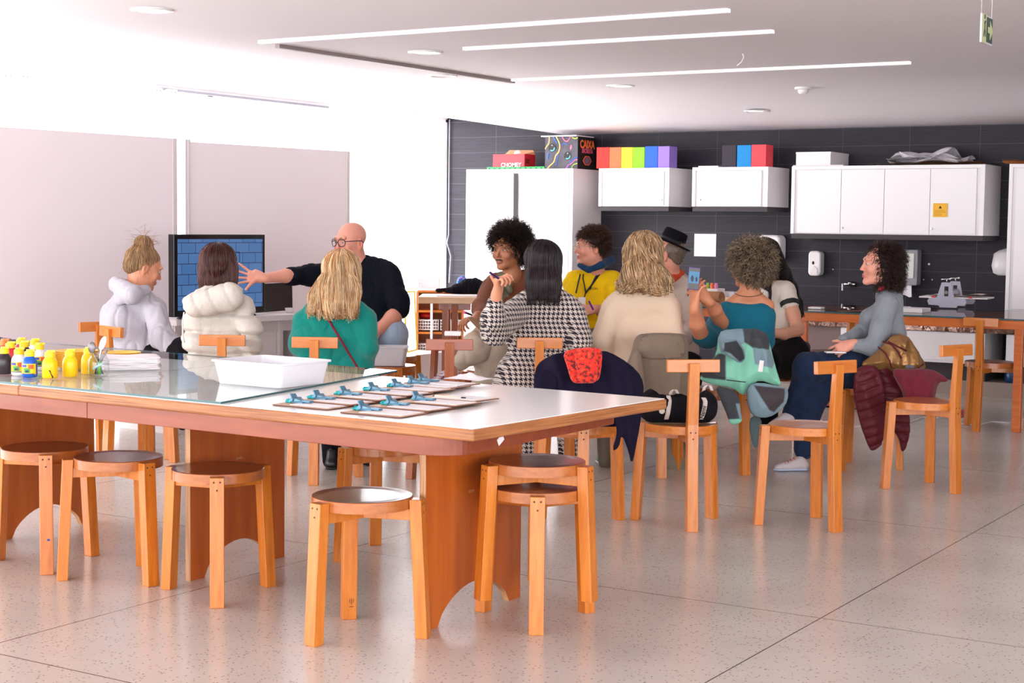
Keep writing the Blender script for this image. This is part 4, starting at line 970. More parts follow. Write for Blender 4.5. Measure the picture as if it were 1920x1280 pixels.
for x in (-.07, .06):
    m_ = MB(); m_.box((x, -.145, zt*.5), (.02, .012, zt*.92)); obj('white_upright', m_, M['white'], t)
shelf_o = t
def basket(x, y, z, w, label):
    b = thing('plastic_basket', label, 'basket', tuple(wmat(shelf_o) @ Vector((x, y, z))), V, 'white perforated baskets on the shelf unit')
    m_ = MB(); d = .2; h = .085
    for i in range(9):
        xx = -w/2+w*i/8; m_.box((xx, -d/2, h/2), (.007, .004, h))
    for k in range(4): m_.box((0, -d/2, .008+k*(h-.012)/3), (w, .005, .009))
    m_.box((0, d/2, h/2), (w, .004, h)); m_.box((-w/2, 0, h/2), (.004, d, h)); m_.box((w/2, 0, h/2), (.004, d, h)); m_.box((0, 0, .003), (w, d, .005)); m_.box((0, -d/2-.004, h), (w+.01, .012, .010))
    obj('lattice', m_, M['white'], b); return b
n = 0
for z, row in ((.05, 'bottom shelf'), (.25, 'lower middle shelf'), (.45, 'upper middle shelf'), (zt+.01, 'top')):
    basket(-.10, 0, z+.01, .17, 'left white perforated basket on the %s of the shelf unit' % row)
    if z < .6: basket(.09, 0, z+.01, .17, 'right white perforated basket on the %s of the shelf unit' % row)
for i, (x, c, l) in enumerate([(-.15, rgb(70, 130, 140), 'grey-teal bottle at the left on the lower shelf'), (-.11, rgb(40, 170, 170), 'turquoise bottle on the lower shelf'), (-.07, rgb(190, 180, 160), 'cream bottle on the lower shelf'), (-.02, rgb(90, 170, 180), 'pale blue bottle on the lower shelf')]):
    m_ = MB(); m_.lathe([(.015, 0), (.017, .01), (.017, .06), (.006, .075), (.006, .09), (0, .09)], 12); o = solo('glue_bottle', m_, mat('bottle', c, .3), l, 'bottle', 'small bottles in the shelf unit', smooth=True, auto=.6); o.location = tuple(wmat(shelf_o) @ Vector((x, -.05, .145))); 
    o.location.z = .15
q = wmat(shelf_o) @ Vector((-.12, -.02, .55)); m_ = MB(); m_.ball((0, 0, .03), (.06, .05, .03), 14); o = solo('red_bowl', m_, mat('red_bowl', rgb(220, 40, 44), .3), 'red bowl resting in an upper basket of the shelf unit', 'bowl', smooth=True); o.location = q
# work table with pale top
p0 = onz(785, 557, .80); p1 = onz(925, 557, .80)
t = thing('work_table', 'work table with a thick pale wooden top in front of the shelf unit', 'table', (float(p0[0]+p1[0])/2, float(p0[1]+p1[1])/2, 0), V)
Wt = float(np.linalg.norm(p1-p0)); M['paletop'] = wood('pale_top', rgb(226, 178, 128), rgb(238, 202, 160), rough=.4, stretch=(.8, 8, 8))
m_ = MB(); m_.box((0, .28, .775), (Wt, .56, .05)); obj('tabletop', m_, M['paletop'], t, bevel=.004)
for x in (-Wt/2+.20, Wt/2-.05):
    for y in (.08, .5):
        m_ = MB(); m_.box((x, y, .375), (.045, .045, .75)); obj('leg', m_, M['leg_dark'], t)
wt = t
def onwt(px, py, z=.80): q = onz(px, py, z); return q
q = onwt(826, 553); 
# black clothes heaped on the work table (built later with the cloth helper)
m_ = MB(); m_.box((0, 0, .004), (.42, .26, .006)); o = solo('drawing_board', m_, M['offwhite'], 'pale board lying on the work table', 'board'); o.location = (float(onwt(850, 556)[0]), float(onwt(850, 556)[1])+.16, .80); o.rotation_euler = (0, 0, V)
q = onz(852, 535, .80)
t = thing('blue_ring_sculpture', 'blue ring-shaped sculpture with pink dabs standing on the work table', 'sculpture', (float(onwt(851, 545)[0]), float(onwt(851, 545)[1])+.12, .80), V)
m_ = MB(); m_.tube([(.030*math.cos(a)*1.0, .0, .058+.046*math.sin(a)) for a in [2*PI*i/24 for i in range(24)]], .0165, 10, closed=True); obj('ring', m_, mat('sculpt_blue', rgb(40, 120, 214), .4, bump=(60, .6, .01)), t, smooth=True)
m_ = MB()
for a in (.6, 1.1, 1.6, 2.1, 2.6): m_.ball((.03*math.cos(a), -.012, .058+.048*math.sin(a)), (.008, .008, .006), 8)
obj('pink_dabs', m_, mat('pink_dab', rgb(230, 110, 180), .5), t, smooth=True)
# yellow frame leaning
a = at(756, 548, 13.0); b_ = at(777, 546, 13.0); c = at(782, 655, 12.8); d = at(764, 660, 12.8)
t = thing('yellow_frame', 'thin yellow picture-frame outline leaning near the window', 'frame', tuple((c+d)/2))
t.location.z = float(min(c[2], d[2]))
m_ = MB(); _z = float(min(c[2], d[2]))-.007; m_.box((float(c[0]+d[0])/2-.1, float(c[1]+d[1])/2+.1, _z/2), (.5, .4, _z)); solo('white_plinth', m_, M['white'], 'low white plinth under the yellow frame by the window', 'plinth')
for p_, q_ in ((a, b_), (b_, c), (c, d), (d, a)):
    m_ = MB(); m_.bar(tuple(p_), tuple(q_), .012, .012); obj('rail', m_, mat('yellow_paint', rgb(236, 190, 40), .5), t, world=True)
# ================================================================ THINGS ON THE LONG TABLE
def bottle(px, py, body, cap, label, labelcol=None, z=GZ, s=1.10, spill=False, face=0):
    q = onz(px, py, z); c = q + FH*.025
    t = thing('paint_bottle', label, 'bottle', (float(c[0]), float(c[1]), z), V+face, 'squeeze bottles of paint')
    mm = mat('paint_'+label.split()[0], body, .3, spec=.5)
    R = .0255*s; H = .070*s
    m_ = MB(); m_.lathe([(R*.86, 0), (R, .004), (R, H*.60), (R*.97, H*.74), (R*.80, H*.90), (R*.60, H*.98), (R*.60, H*1.02)], 28); b = obj('bottle_body', m_, mm, t, smooth=True, auto=.9)
    cm = mat('cap_'+label.split()[0], cap, .35)
    m_ = MB(); m_.lathe([(R*.66, H*1.0), (R*.66, H*1.20), (R*.60, H*1.22), (R*.60, H*1.24), (R*.42, H*1.25), (R*.40, H*1.33), (0, H*1.34)], 22); c_ = obj('cap', m_, cm, t, smooth=True, auto=.6)
    m_ = MB(); m_.box((R*.35, 0, H*1.29), (R*.8, R*.55, H*.09)); obj('flip_lid', m_, cm, c_)
    if labelcol:
        def arc(R2, z0, z1, a0, a1, col, nm, par):
            m2 = MB(); m2.grid(lambda u, v: (R2*math.sin(a0+(a1-a0)*u), -R2*math.cos(a0+(a1-a0)*u), z0+(z1-z0)*v), 14, 3)
            return obj(nm, m2, mat('print', col, .5), par, smooth=True, recalc=False)
        lb = arc(R*1.012, H*.16, H*.66, -1.15, 1.15, labelcol, 'label', t)
        arc(R*1.02, H*.50, H*.62, -.95, -.1, rgb(60, 70, 170), 'printed_mark', lb); arc(R*1.02, H*.22, H*.46, -.5, .35, rgb(60, 150, 60), 'printed_mark', lb); arc(R*1.02, H*.42, H*.62, .1, .8, rgb(226, 90, 40), 'printed_mark', lb); arc(R*1.025, H*.26, H*.36, -.3, .15, rgb(40, 40, 60), 'printed_mark', lb); arc(R*1.02, H*.16, H*.2, -.9, .9, rgb(50, 60, 130), 'printed_mark', lb)
    if spill:
        m_ = MB(); m_.tube([(R*math.sin(a)*1.02, -R*math.cos(a)*1.02, H*zz) for a, zz in ((.15, .42), (.3, .36), (.38, .26), (.5, .16), (.62, .10), (.6, .04))], [.0015, .0025, .0014, .002, .0026, .003], 6); obj('paint_drip', m_, M['black'], t)
    return t
Yl = rgb(250, 196, 0); YC_ = rgb(246, 206, 20)
bottle(4, 702, rgb(40, 26, 34), YC_, 'black paint bottle cut by the left edge of the picture')
bottle(32, 704, rgb(232, 230, 236), YC_, 'white paint bottle with a yellow picture label, front row', rgb(240, 196, 30))
bottle(52, 708, rgb(0, 84, 190), YC_, 'blue paint bottle with a yellow label, front row', rgb(240, 200, 20))
bottle(90, 710, Yl, YC_, 'yellow paint bottle with a dark drip down its front', spill=True)
bottle(128, 707, Yl, YC_, 'yellow paint bottle without drips, right of the dripping one')
bottle(163, 702, Yl, YC_, 'yellow paint bottle half hidden behind the glass jar', face=.3)
bottle(70, 693, rgb(228, 226, 232), YC_, 'white paint bottle behind the blue one', rgb(228, 180, 20), face=.4)
bottle(16, 690, rgb(196, 26, 50), YC_, 'red paint bottle behind the white one at the far left')
bottle(42, 688, rgb(50, 34, 40), YC_, 'dark paint bottle in the second row behind the white and blue ones')
bottle(4, 684, rgb(210, 60, 40), rgb(240, 120, 40), 'orange-capped paint bottle at the back left')
bottle(36, 681, rgb(190, 30, 54), YC_, 'crimson paint bottle in the back row')
bottle(62, 683, rgb(226, 222, 232), YC_, 'pale paint bottle in the back row by the plates')
# black cloth behind the bottles is built with the drapes
# stacked yellow plates
M['plate'] = mat('yellow_plate', rgb(250, 188, 20), .35)
def plate_mesh(R=.082):
    m_ = MB(); m_.lathe([(0, 0), (R*.72, 0), (R*.86, .006), (R, .011), (R*1.0, .0125), (R*.86, .0085), (R*.70, .003), (0, .003)], 48); return m_
pq = onz(133, 694, GZ); pc = pq + FH*.085 + RH*.0
p0 = None
for i in range(14):
    if p0 is None: p0 = obj('plate', plate_mesh(), M['plate'], smooth=True, auto=.8); o = p0
    else: o = p0.copy(); COL.objects.link(o)
    o.name = 'plate'; o.location = (float(pc[0])+random.uniform(-.002, .002), float(pc[1])+random.uniform(-.002, .002), GZ+.0045*i)
    setp(o, 'yellow plate number %d from the top of the tall stack behind the paint bottles' % (14-i) if i < 13 else 'top plate of the tall yellow stack behind the paint bottles', 'plate', 'yellow plates stacked on the glass sheet')
pq = onz(215, 674, GZ); pc = pq + FH*.08 + RH*.0
for i in range(4):
    o = p0.copy(); COL.objects.link(o); o.name = 'plate'; o.location = (float(pc[0])-.01, float(pc[1])+.02, GZ+.004*i+.0)
    setp(o, ('lowest', 'second lowest', 'second highest')[i] + ' plate of the low yellow stack behind the white cloths' if i < 3 else 'top plate of the low yellow stack behind the white cloths', 'plate', 'yellow plates stacked on the glass sheet')
# jar with spoons and brushes
q = onz(181, 706, GZ); jc = q + FH*.03
t = thing('glass_jar', 'small clear glass jar holding painty spoons and brushes', 'jar', (float(jc[0]), float(jc[1]), GZ), V); JARS = 1.35; t.scale = (JARS,)*3
M['jar'] = bpy.data.materials.new('thin_jar_glass'); M['jar'].use_nodes = True
nt = M['jar'].node_tree; nt.nodes.clear()
_o = nt.nodes.new('ShaderNodeOutputMaterial'); _t = nt.nodes.new('ShaderNodeBsdfTransparent'); _t.inputs[0].default_value = (.86, .88, .90, 1)
_g = nt.nodes.new('ShaderNodeBsdfGlossy'); _g.inputs['Roughness'].default_value = 0.03; _f = fres(nt, 1.6); _m = nt.nodes.new('ShaderNodeMixShader')
nt.links.new(_f.outputs[0], _m.inputs[0]); nt.links.new(_t.outputs[0], _m.inputs[1]); nt.links.new(_g.outputs[0], _m.inputs[2]); nt.links.new(_m.outputs[0], _o.inputs[0])
m_ = MB(); m_.lathe([(0, .001), (.026, .001), (.029, .006), (.029, .040), (.027, .047), (.022, .053), (.022, .062), (.024, .0635)], 28); obj('jar_glass', m_, M['jar'], t, smooth=True, recalc=False)
def tool(name, label, pts, r, mm, tip=None):
    base = thing(name, label, 'tool', (float(jc[0]), float(jc[1]), GZ+.003), V, 'tools standing in the glass jar'); base.scale = (1.35,)*3
    m_ = MB(); m_.tube(pts, r, 7); obj('handle', m_, mm, base, smooth=True)
    if tip: obj(tip[0], tip[1], tip[2], base, smooth=True)
M['spoon'] = mat('stained_steel', rgb(150, 146, 150), .3, metal=.9)
m_ = MB(); m_.ball((0, 0, 0), (.011, .004, .016), 14, M=Matrix.Identity(4)); m_.v = [(v[0]-.018, v[1], v[2]+.076) for v in m_.v]
tool('spoon', 'steel spoon leaning left in the glass jar', [(.012, 0, .004), (-.004, 0, .04), (-.015, 0, .065)], .002, M['spoon'], ('spoon_bowl', m_, mat('spoon_grey', rgb(120, 116, 120), .35, metal=.6)))
m_ = MB(); m_.ball((0, 0, 0), (.009, .004, .02), 14); m_.v = [(v[0]+.012+.3*v[2], v[1], v[2]+.088) for v in m_.v]
tool('spoon', 'white plastic spoon standing tall in the glass jar', [(-.006, .004, .004), (.0, .004, .04), (.008, .002, .075)], .0025, M['white'], ('spoon_bowl', m_, M['offwhite']))
tool('paint_brush', 'bright green handle standing in the glass jar', [(.004, -.008, .003), (.006, -.010, .038)], .004, mat('lime', rgb(90, 190, 50), .4))
tool('paint_brush', 'dark-handled brush in the glass jar', [(-.01, .005, .003), (.002, .004, .05), (.008, .004, .072)], .003, M['black'])
tool('palette_knife', 'grey palette knife leaning right in the glass jar', [(-.004, -.004, .004), (.012, -.002, .05), (.026, -.002, .070)], .0025, M['spoon'])
tool('paint_brush', 'pale blue-handled brush inside the glass jar', [(-.012, -.012, .018), (.014, -.014, .034)], .003, mat('paleblue', rgb(150, 200, 220), .4))
# stack of white cloths / rough paper
def cloth_slab(cx, cy, z, w, d, rz, label, seed):
    r = random.Random(seed); n = 40; P = rounded(w, d, .012, 4); Q = []
    for (x, y), (x2, y2) in zip(P, P[1:]+P[:1]):
        k = max(1, int(math.hypot(x2-x, y2-y)/.012))
        for j in range(k): Q.append((x+(x2-x)*j/k, y+(y2-y)*j/k))
    ph = [r.uniform(0, 6) for _ in range(4)]; m_ = MB(); nq = len(Q)
    def w_(x, y): return .0016*math.sin(x*40+ph[0]+y*20)+.0012*math.sin(y*60+ph[1])
    f = lambda x, y: 1+.012*math.sin(x*90+ph[2])+.012*math.sin(y*110+ph[3])
    R = [[(x*.97, y*.97, .0) for x, y in Q], [(x*f(x, y), y*f(x, y), .0022) for x, y in Q], [(x*.98, y*.98, .0050+w_(x, y)) for x, y in Q], [(x*.6, y*.6, .0052+w_(x, y)) for x, y in Q]]
    vs = [v for q in R for v in q]; fs = [(i*nq+k, i*nq+(k+1) % nq, (i+1)*nq+(k+1) % nq, (i+1)*nq+k) for i in range(3) for k in range(nq)] + [tuple(range(nq-1, -1, -1)), tuple(3*nq+k for k in range(nq))]
    m_.add(vs, fs); o = solo('folded_cloth', m_, M['paper'], label, 'cloth', 'white cloths stacked on the glass sheet', base=(0, 0, 0), smooth=True); o.location = (cx, cy, z); o.rotation_euler = (0, 0, rz)
q0 = onz(196, 702, GZ); q1 = onz(300, 700, GZ)
cc = onz(243, 690, GZ)
for i in range(11):
    cloth_slab(float(cc[0])+random.uniform(-.004, .004), float(cc[1])+random.uniform(-.004, .004), GZ+.0042*i, .225-.006*(i % 3), .17, V+.30+random.uniform(-.03, .03), 'white folded cloth number %d from the top of the stack by the jar' % (11-i) if i < 10 else 'topmost white cloth of the stack, with frayed edges', seed=i)
# white tray
rim = [onz(407, 676, GZ+.092), onz(532, 697, GZ+.092), onz(615, 676, GZ+.092), onz(455, 665, GZ+.092)]
bs = [onz(428, 726, GZ), onz(528, 731, GZ), onz(600, 722, GZ)]
u = bs[1]-bs[0]; v_ = bs[2]-bs[1]
cx = (bs[0]+bs[2])/2; W1 = .30; 
tub('plastic_tub', 'large milky white plastic tub on the glass sheet', -3.735, 4.405, GZ, .300, .245, .081, -.04, M['plastic'], flare=1.09, rim=.008)
# clipboards
M['board'] = mat('hardboard', rgb(186, 146, 116), .5, var=(rgb(204, 166, 138), 30, .2, (1, 1, 1)))
M['clipblue'] = mat('blue_clip', rgb(84, 126, 150), .35, metal=.4); M['putty'] = mat('cyan_string', rgb(30, 170, 176), .7); M['edgedark'] = mat('board_edge', rgb(96, 54, 44), .7)
def clipboard_parts(t, clip=True, string=True, seed=0):
    w, d, th = .232, .165, .003
    P = [(x, y) for x, y in rounded(w, d, .01, 3)]; n = len(P)
    vs = [(x, y, 0) for x, y in P]+[(x, y, th) for x, y in P]
    m_ = MB(); m_.add(vs, [tuple(range(n-1, -1, -1)), tuple(range(n, 2*n))]); m_.add(vs, [(i, (i+1) % n, n+(i+1) % n, n+i) for i in range(n)], mi=1); obj('board', m_, [M['board'], M['edgedark']], t)
    m_ = MB(); m_.box((.020, .006, th+.0010), (.160, .125, .0016), rz=.02); obj('note_paper', m_, M['paper'], t)
    if clip:
        m_ = MB(); m_.box((-.070, 0, th+.0035), (.055, .030, .005)); m_.add([(-.098, -.020, th+.004), (-.045, -.013, th+.004), (-.045, .013, th+.004), (-.098, .020, th+.004), (-.090, -.017, th+.018), (-.052, -.010, th+.009), (-.052, .010, th+.009), (-.090, .017, th+.018)],
            [(0, 1, 5, 4), (1, 2, 6, 5), (2, 3, 7, 6), (3, 0, 4, 7), (4, 5, 6, 7)]); m_.cyl((-.084, -.022, th+.012), (-.084, .022, th+.012), .006, 10); m_.bar((-.088, 0, th+.014), (-.098, 0, th+.028), .026, .004); m_.bar((-.05, 0, th+.008), (-.018, 0, th+.007), .020, .006)
        obj('clip', m_, M['clipblue'], t)
        if string:
            r = random.Random(seed); m_ = MB(); P = []
            for i in range(26): a = i*.9; P.append((-.088+.012*math.cos(a)+r.uniform(-.004, .004)-.012, -.010+.008*math.sin(a*1.3)+r.uniform(-.004, .004), th+.002+.008*abs(math.sin(a*.7))))
            m_.tube(P, .0032, 5); obj('tied_string', m_, M['putty'], t, smooth=True)
def clipboard(px, py, label, clip=True, string=True, lift=0, rz=0.0, seed=0):
    q = onz(px, py, TZ+.002+lift)
    t = thing('clipboard', label, 'clipboard', (float(q[0])+.082, float(q[1])+.004, TZ+.0022+lift), rz, 'hardboard clipboards with blue clips')
    clipboard_parts(t, clip, string, seed); 
    t.rotation_euler = (-.018 if lift else 0, 0, rz); return t
names = ['nearest clipboard of the row beside the glass sheet', 'second nearest clipboard of the row beside the glass sheet', 'third nearest clipboard of the row beside the glass sheet', 'middle clipboard of the row beside the glass sheet', 'third clipboard from the far end of the row beside the glass', 'second clipboard from the far end of the row beside the glass', 'farthest clipboard of the row beside the glass sheet']
for i, (px, py) in enumerate([(553, 757), (596, 750), (646, 742), (699, 734), (743, 727), (774, 721), (793, 717)]):
    clipboard(px, py, names[i], string=i in (0, 1, 2, 3, 4), lift=.0 if i == 0 else .0035*min(i, 2), rz=-.03+.008*i, seed=i)
names = ['nearest clipboard of the short row in front', 'second clipboard of the short row in front', 'third clipboard of the short row in front', 'farthest clipboard of the short row, without a clip, carrying a pen']
for i, (px, py) in enumerate([(681, 771), (733, 761), (783, 752), (818, 744)]):
    clipboard(px, py, names[i], clip=i < 3, string=i < 2, lift=.0 if i == 0 else .0035*min(i, 2), rz=.0, seed=20+i)
a = onz(816, 742, TZ+.014); b_ = onz(872, 747, TZ+.014)
t = thing('marker_pen', 'cream marker pen with a dark cap on the farthest front clipboard', 'pen', tuple((a+b_)/2), 0)
t.location.z = TZ+.0125; d_ = (b_-a)/2
m_ = MB(); m_.cyl(tuple(-d_), tuple(d_*.8), .0055, 10); obj('barrel', m_, mat('cream_plastic', rgb(230, 214, 190), .4), t, smooth=True, auto=.7)
m_ = MB(); m_.cyl(tuple(d_*.78), tuple(d_), .0065, 10); m_.cyl(tuple(-d_*1.12), tuple(-d_), .004, 8); obj('cap', m_, M['black'], t, smooth=True, auto=.7)
# crumpled white paper at the far end
q = onz(888, 716, TZ+.002); o = None
m_ = MB(); m_.grid(lambda u, v: ((u-.5)*.16, (v-.5)*.12, .004+.018*math.exp(-((u-.5)**2+(v-.5)**2)*9)*(1+.5*math.sin(u*16)*math.sin(v*13))), 18, 12)
solo('crumpled_tissue', m_, M['paper'], 'crumpled white tissue beyond the farthest clipboards', 'tissue', smooth=True, recalc=False, base=(0, 0, 0)).location = (float(q[0])+.0, float(q[1])-.03, TZ+.013)

# stamped mark on the stool leg
# ================================================================ SMOOTH IMPLICIT MODELLING (bodies, clothes, hair)
class SDF:
    """smooth union of primitives sampled on a grid, meshed with surface nets"""
    def __init__(s, k=.03): s.p = []; s.k = k; s.cut = []; s.disp = None
    def ell(s, c, r, R=None, k=None, op='u'):
        s.p.append(('e', np.array(c, float), np.array(r, float), None if R is None else np.array(R, float), s.k if k is None else k, op)); return s
    def cap(s, a, b, ra, rb, k=None, op='u', fl=None):
        """round cone; fl=(direction, factor) flattens it along a direction"""
        s.p.append(('c', np.array(a, float), np.array(b, float), (ra, rb, fl), s.k if k is None else k, op)); return s
    def chain(s, P, R, k=None, fl=None, op='u'):
        for i in range(len(P)-1): s.cap(P[i], P[i+1], R[i], R[i+1], k, op, fl)
        return s
    def dist(s, pr, X):
        if pr[0] == 'e':
            q = X - pr[1]
            if pr[3] is not None: q = q @ pr[3]           # columns of R are the local axes
            r = pr[2]; k0 = np.sqrt(((q/r)**2).sum(-1)); k1 = np.sqrt(((q/(r*r))**2).sum(-1))
            return np.where(k1 > 1e-6, k0*(k0-1)/np.maximum(k1, 1e-6), -r.min())
        a, b, (ra, rb, fl) = pr[1], pr[2], pr[3]
        q = X-a; ab = b-a
        t = np.clip((q @ ab)/max(1e-9, ab @ ab), 0, 1)
        w = q - t[..., None]*ab
        if fl is not None: d_, f = fl; w = w + (w @ d_)[..., None]*d_*(1/f-1)
        return np.sqrt((w**2).sum(-1)) - (ra+(rb-ra)*t)
    def bounds(s, pr):
        if pr[0] == 'e': r = pr[2].max() if pr[3] is not None else pr[2]; return pr[1]-r, pr[1]+r
        r = max(pr[3][0], pr[3][1]); return np.minimum(pr[1], pr[2])-r, np.maximum(pr[1], pr[2])+r
    def value(s, X):
        d = np.full(X.shape[:-1], 9.0)
        for pr in s.p:
            e = s.dist(pr, X); k = pr[4]
            if pr[5] == 'u':
                h = np.clip(.5+.5*(d-e)/k, 0, 1); d = d*(1-h)+e*h - k*h*(1-h)
            else:
                h = np.clip(.5-.5*(d+e)/k, 0, 1); d = d*(1-h)-e*h + k*h*(1-h)
        if s.disp is not None: d = d + s.disp(X)
        for f in s.cut: d = np.maximum(d, f(X))
        return d
    def mesh(s, h=.006, pad=.02):
        lo = np.min([s.bounds(p)[0] for p in s.p if p[5] == 'u'], 0)-pad; hi = np.max([s.bounds(p)[1] for p in s.p if p[5] == 'u'], 0)+pad
        n = np.ceil((hi-lo)/h).astype(int)+1
        D = np.full(tuple(n), .3, np.float32)
        ax = [lo[i]+h*np.arange(n[i]) for i in range(3)]
        for pr in s.p:
            a, b = s.bounds(pr); k = pr[4]; m = k+.012
            i0 = np.maximum(0, np.floor((a-m-lo)/h).astype(int)); i1 = np.minimum(n, np.ceil((b+m-lo)/h).astype(int)+1)
            if (i1 <= i0).any(): continue
            sl = tuple(slice(i0[i], i1[i]) for i in range(3))
            X = np.stack(np.meshgrid(ax[0][sl[0]], ax[1][sl[1]], ax[2][sl[2]], indexing='ij'), -1)
            e = s.dist(pr, X).astype(np.float32); d = D[sl]
            if pr[5] == 'u':
                hh = np.clip(.5+.5*(d-e)/k, 0, 1); D[sl] = d*(1-hh)+e*hh - k*hh*(1-hh)
            else:
                hh = np.clip(.5-.5*(d+e)/k, 0, 1); D[sl] = d*(1-hh)-e*hh + k*hh*(1-hh)
        if s.disp is not None or s.cut:
            idx = np.nonzero(np.abs(D) < .06) if not s.cut else np.nonzero(D < .06)
            X = np.stack([ax[0][idx[0]], ax[1][idx[1]], ax[2][idx[2]]], -1); v = D[idx]
            if s.disp is not None: v = v + s.disp(X)
            for f in s.cut: v = np.maximum(v, f(X))
            D[idx] = v
        return surface_nets(D, lo, h)

def surface_nets(D, lo, h):
    S = D < 0; n = D.shape
    c = [(i, j, k) for i in (0, 1) for j in (0, 1) for k in (0, 1)]
    cs = sum(S[i:n[0]-1+i, j:n[1]-1+j, k:n[2]-1+k].astype(np.int8) for i, j, k in c)
    act = (cs > 0) & (cs < 8); idx = np.nonzero(act); m = len(idx[0])
    vid = np.full(act.shape, -1, np.int64); vid[idx] = np.arange(m)
    acc = np.zeros((m, 3)); cnt = np.zeros(m)
    base = np.stack(idx, -1).astype(float)
    for a in range(8):
        for ax in range(3):
            if c[a][ax] == 0:
                o1 = c[a]; o2 = list(o1); o2[ax] = 1
                v1 = D[idx[0]+o1[0], idx[1]+o1[1], idx[2]+o1[2]]; v2 = D[idx[0]+o2[0], idx[1]+o2[1], idx[2]+o2[2]]
                msk = (v1 < 0) != (v2 < 0); t = np.where(msk, v1/np.where(v1-v2 == 0, 1, v1-v2), 0)
                p = np.array(o1, float)[None, :].repeat(m, 0); p[:, ax] += t
                acc[msk] += p[msk]; cnt[msk] += 1
    V_ = lo + (base + acc/cnt[:, None])*h
    F = []
    for ax in range(3):
        u, w = [(1, 2), (2, 0), (0, 1)][ax]
        s1 = [slice(1, n[i]-1) for i in range(3)]; s1[ax] = slice(0, n[ax]-1)
        s2 = list(s1); s2[ax] = slice(1, n[ax])
        A = S[tuple(s1)]; B = S[tuple(s2)]; e = np.nonzero(A != B)
        g = [e[i] + (1 if i != ax else 0) for i in range(3)]
        def cell(du, dw):
            q = [g[0].copy(), g[1].copy(), g[2].copy()]; q[u] = q[u]-du; q[w] = q[w]-dw; return vid[q[0], q[1], q[2]]
        q = np.stack([cell(0, 0), cell(1, 0), cell(1, 1), cell(0, 1)], -1)
        ins = A[e]; q[~ins] = q[~ins][:, ::-1]
        F.append(q)
    F = np.concatenate(F); F = F[(F >= 0).all(1)]
    return V_, F

def npmesh(name, V_, F, mats, parent=None, col=None, smooth=True):
    me = bpy.data.meshes.new(name)
    if parent is not None: V_ = V_ - np.array(wmat(parent).translation)
    me.vertices.add(len(V_)); me.vertices.foreach_set('co', V_.astype(np.float32).ravel())
    F = np.asarray(F); nv = F.shape[1]
    me.loops.add(F.size); me.loops.foreach_set('vertex_index', F.astype(np.int32).ravel())
    me.polygons.add(len(F)); me.polygons.foreach_set('loop_start', np.arange(0, F.size, nv, dtype=np.int32))
    try: me.polygons.foreach_set('loop_total', np.full(len(F), nv, np.int32))
    except Exception: pass
    me.update(calc_edges=True)
    if col is not None:
        a = me.color_attributes.new('Col', 'FLOAT_COLOR', 'POINT'); a.data.foreach_set('color', np.asarray(col, np.float32).ravel())
    me.validate()
    return link(name, me, mats, parent, smooth)

_nz = [(RNG.normal(size=3), RNG.uniform(0, 6.28)) for _ in range(24)]
def noise3(X, f, o=0, n=5):
    v = 0
    for i in range(n):
        d, ph = _nz[(o+i) % 24]; v = v + np.sin((X @ (d/np.linalg.norm(d)))*f*(1+.25*i) + ph + 1.3*np.sin((X @ _nz[(o+i+7) % 24][0])*f*.4+ph))
    return v/n
def folds(amp=.006, f=28, o=0, vert=.5):
    """cloth folds: broad undulation plus sharper creases, stretched up and down"""
    S = np.array([1, 1, vert*.75]); f = f*1.9; amp = amp*.8
    def g(X):
        Y = X*S; a = noise3(Y, f, o); r = np.clip(1-np.abs(a)*3.2, 0, 1)**1.5; b = noise3(Y*np.array([1, 1, 1.6]), f*1.9, o+5); r2 = np.clip(1-np.abs(b)*3.5, 0, 1)**1.5
        return amp*(1.0*r + .22*r2 - .3 - .8*noise3(Y, f*.45, o+9))
    return g

def colmat(name, rough=.6, sheen=0, bump=None, spec=.5, subs=0):
    """material whose base colour is the colour attribute of the mesh (the garment's / hair's own colours)"""
    m = mat(name, (1, 1, 1, 1), rough, bump=bump, sheen=sheen, spec=spec, subs=subs); nt = m.node_tree
    a = nt.nodes.new('ShaderNodeAttribute'); a.attribute_name = 'Col'
    nt.links.new(a.outputs['Color'], nt.nodes['Principled BSDF'].inputs['Base Color']); return m
M['skin'] = colmat('skin', .5, subs=.12, bump=(90, .15, .002))
M['hairm'] = colmat('hair', .42, spec=.4)
def L3(c): return np.array(c[:3])

# ---------------------------------------------------------------- heads
def frame(yaw, pitch=0, roll=0):
    """columns: head's local x (its left-to-right seen by itself facing viewer -> image right when yaw=0), y forward, z up.
    yaw 0 = looks at the viewer, +90 = looks to image right, 180 = looks away"""
    y_, p_, r_ = map(math.radians, (yaw, pitch, roll))
    fwd = -FH*math.cos(y_) + RH*math.sin(y_); up = np.array([0, 0, 1.0]); side = np.cross(fwd, up)      # right-hand side of the head
    f2 = fwd*math.cos(p_) + up*math.sin(p_); u2 = -fwd*math.sin(p_) + up*math.cos(p_)
    s3 = side*math.cos(r_) + u2*math.sin(r_); u3 = -side*math.sin(r_) + u2*math.cos(r_)
    return np.stack([s3, f2, u3], 1)
class Head:
    def __init__(s, px, py, dep, yaw, pitch=0, roll=0, size=1.0):
        s.c = at(px, py, dep); s.R = frame(yaw, pitch, roll); s.s = size; s.dep = dep
    def P(s, x, y, z): return s.c + s.R @ (np.array([x, y, z])*s.s)
    def loc(s, X): return ((X - s.c) @ s.R)/s.s
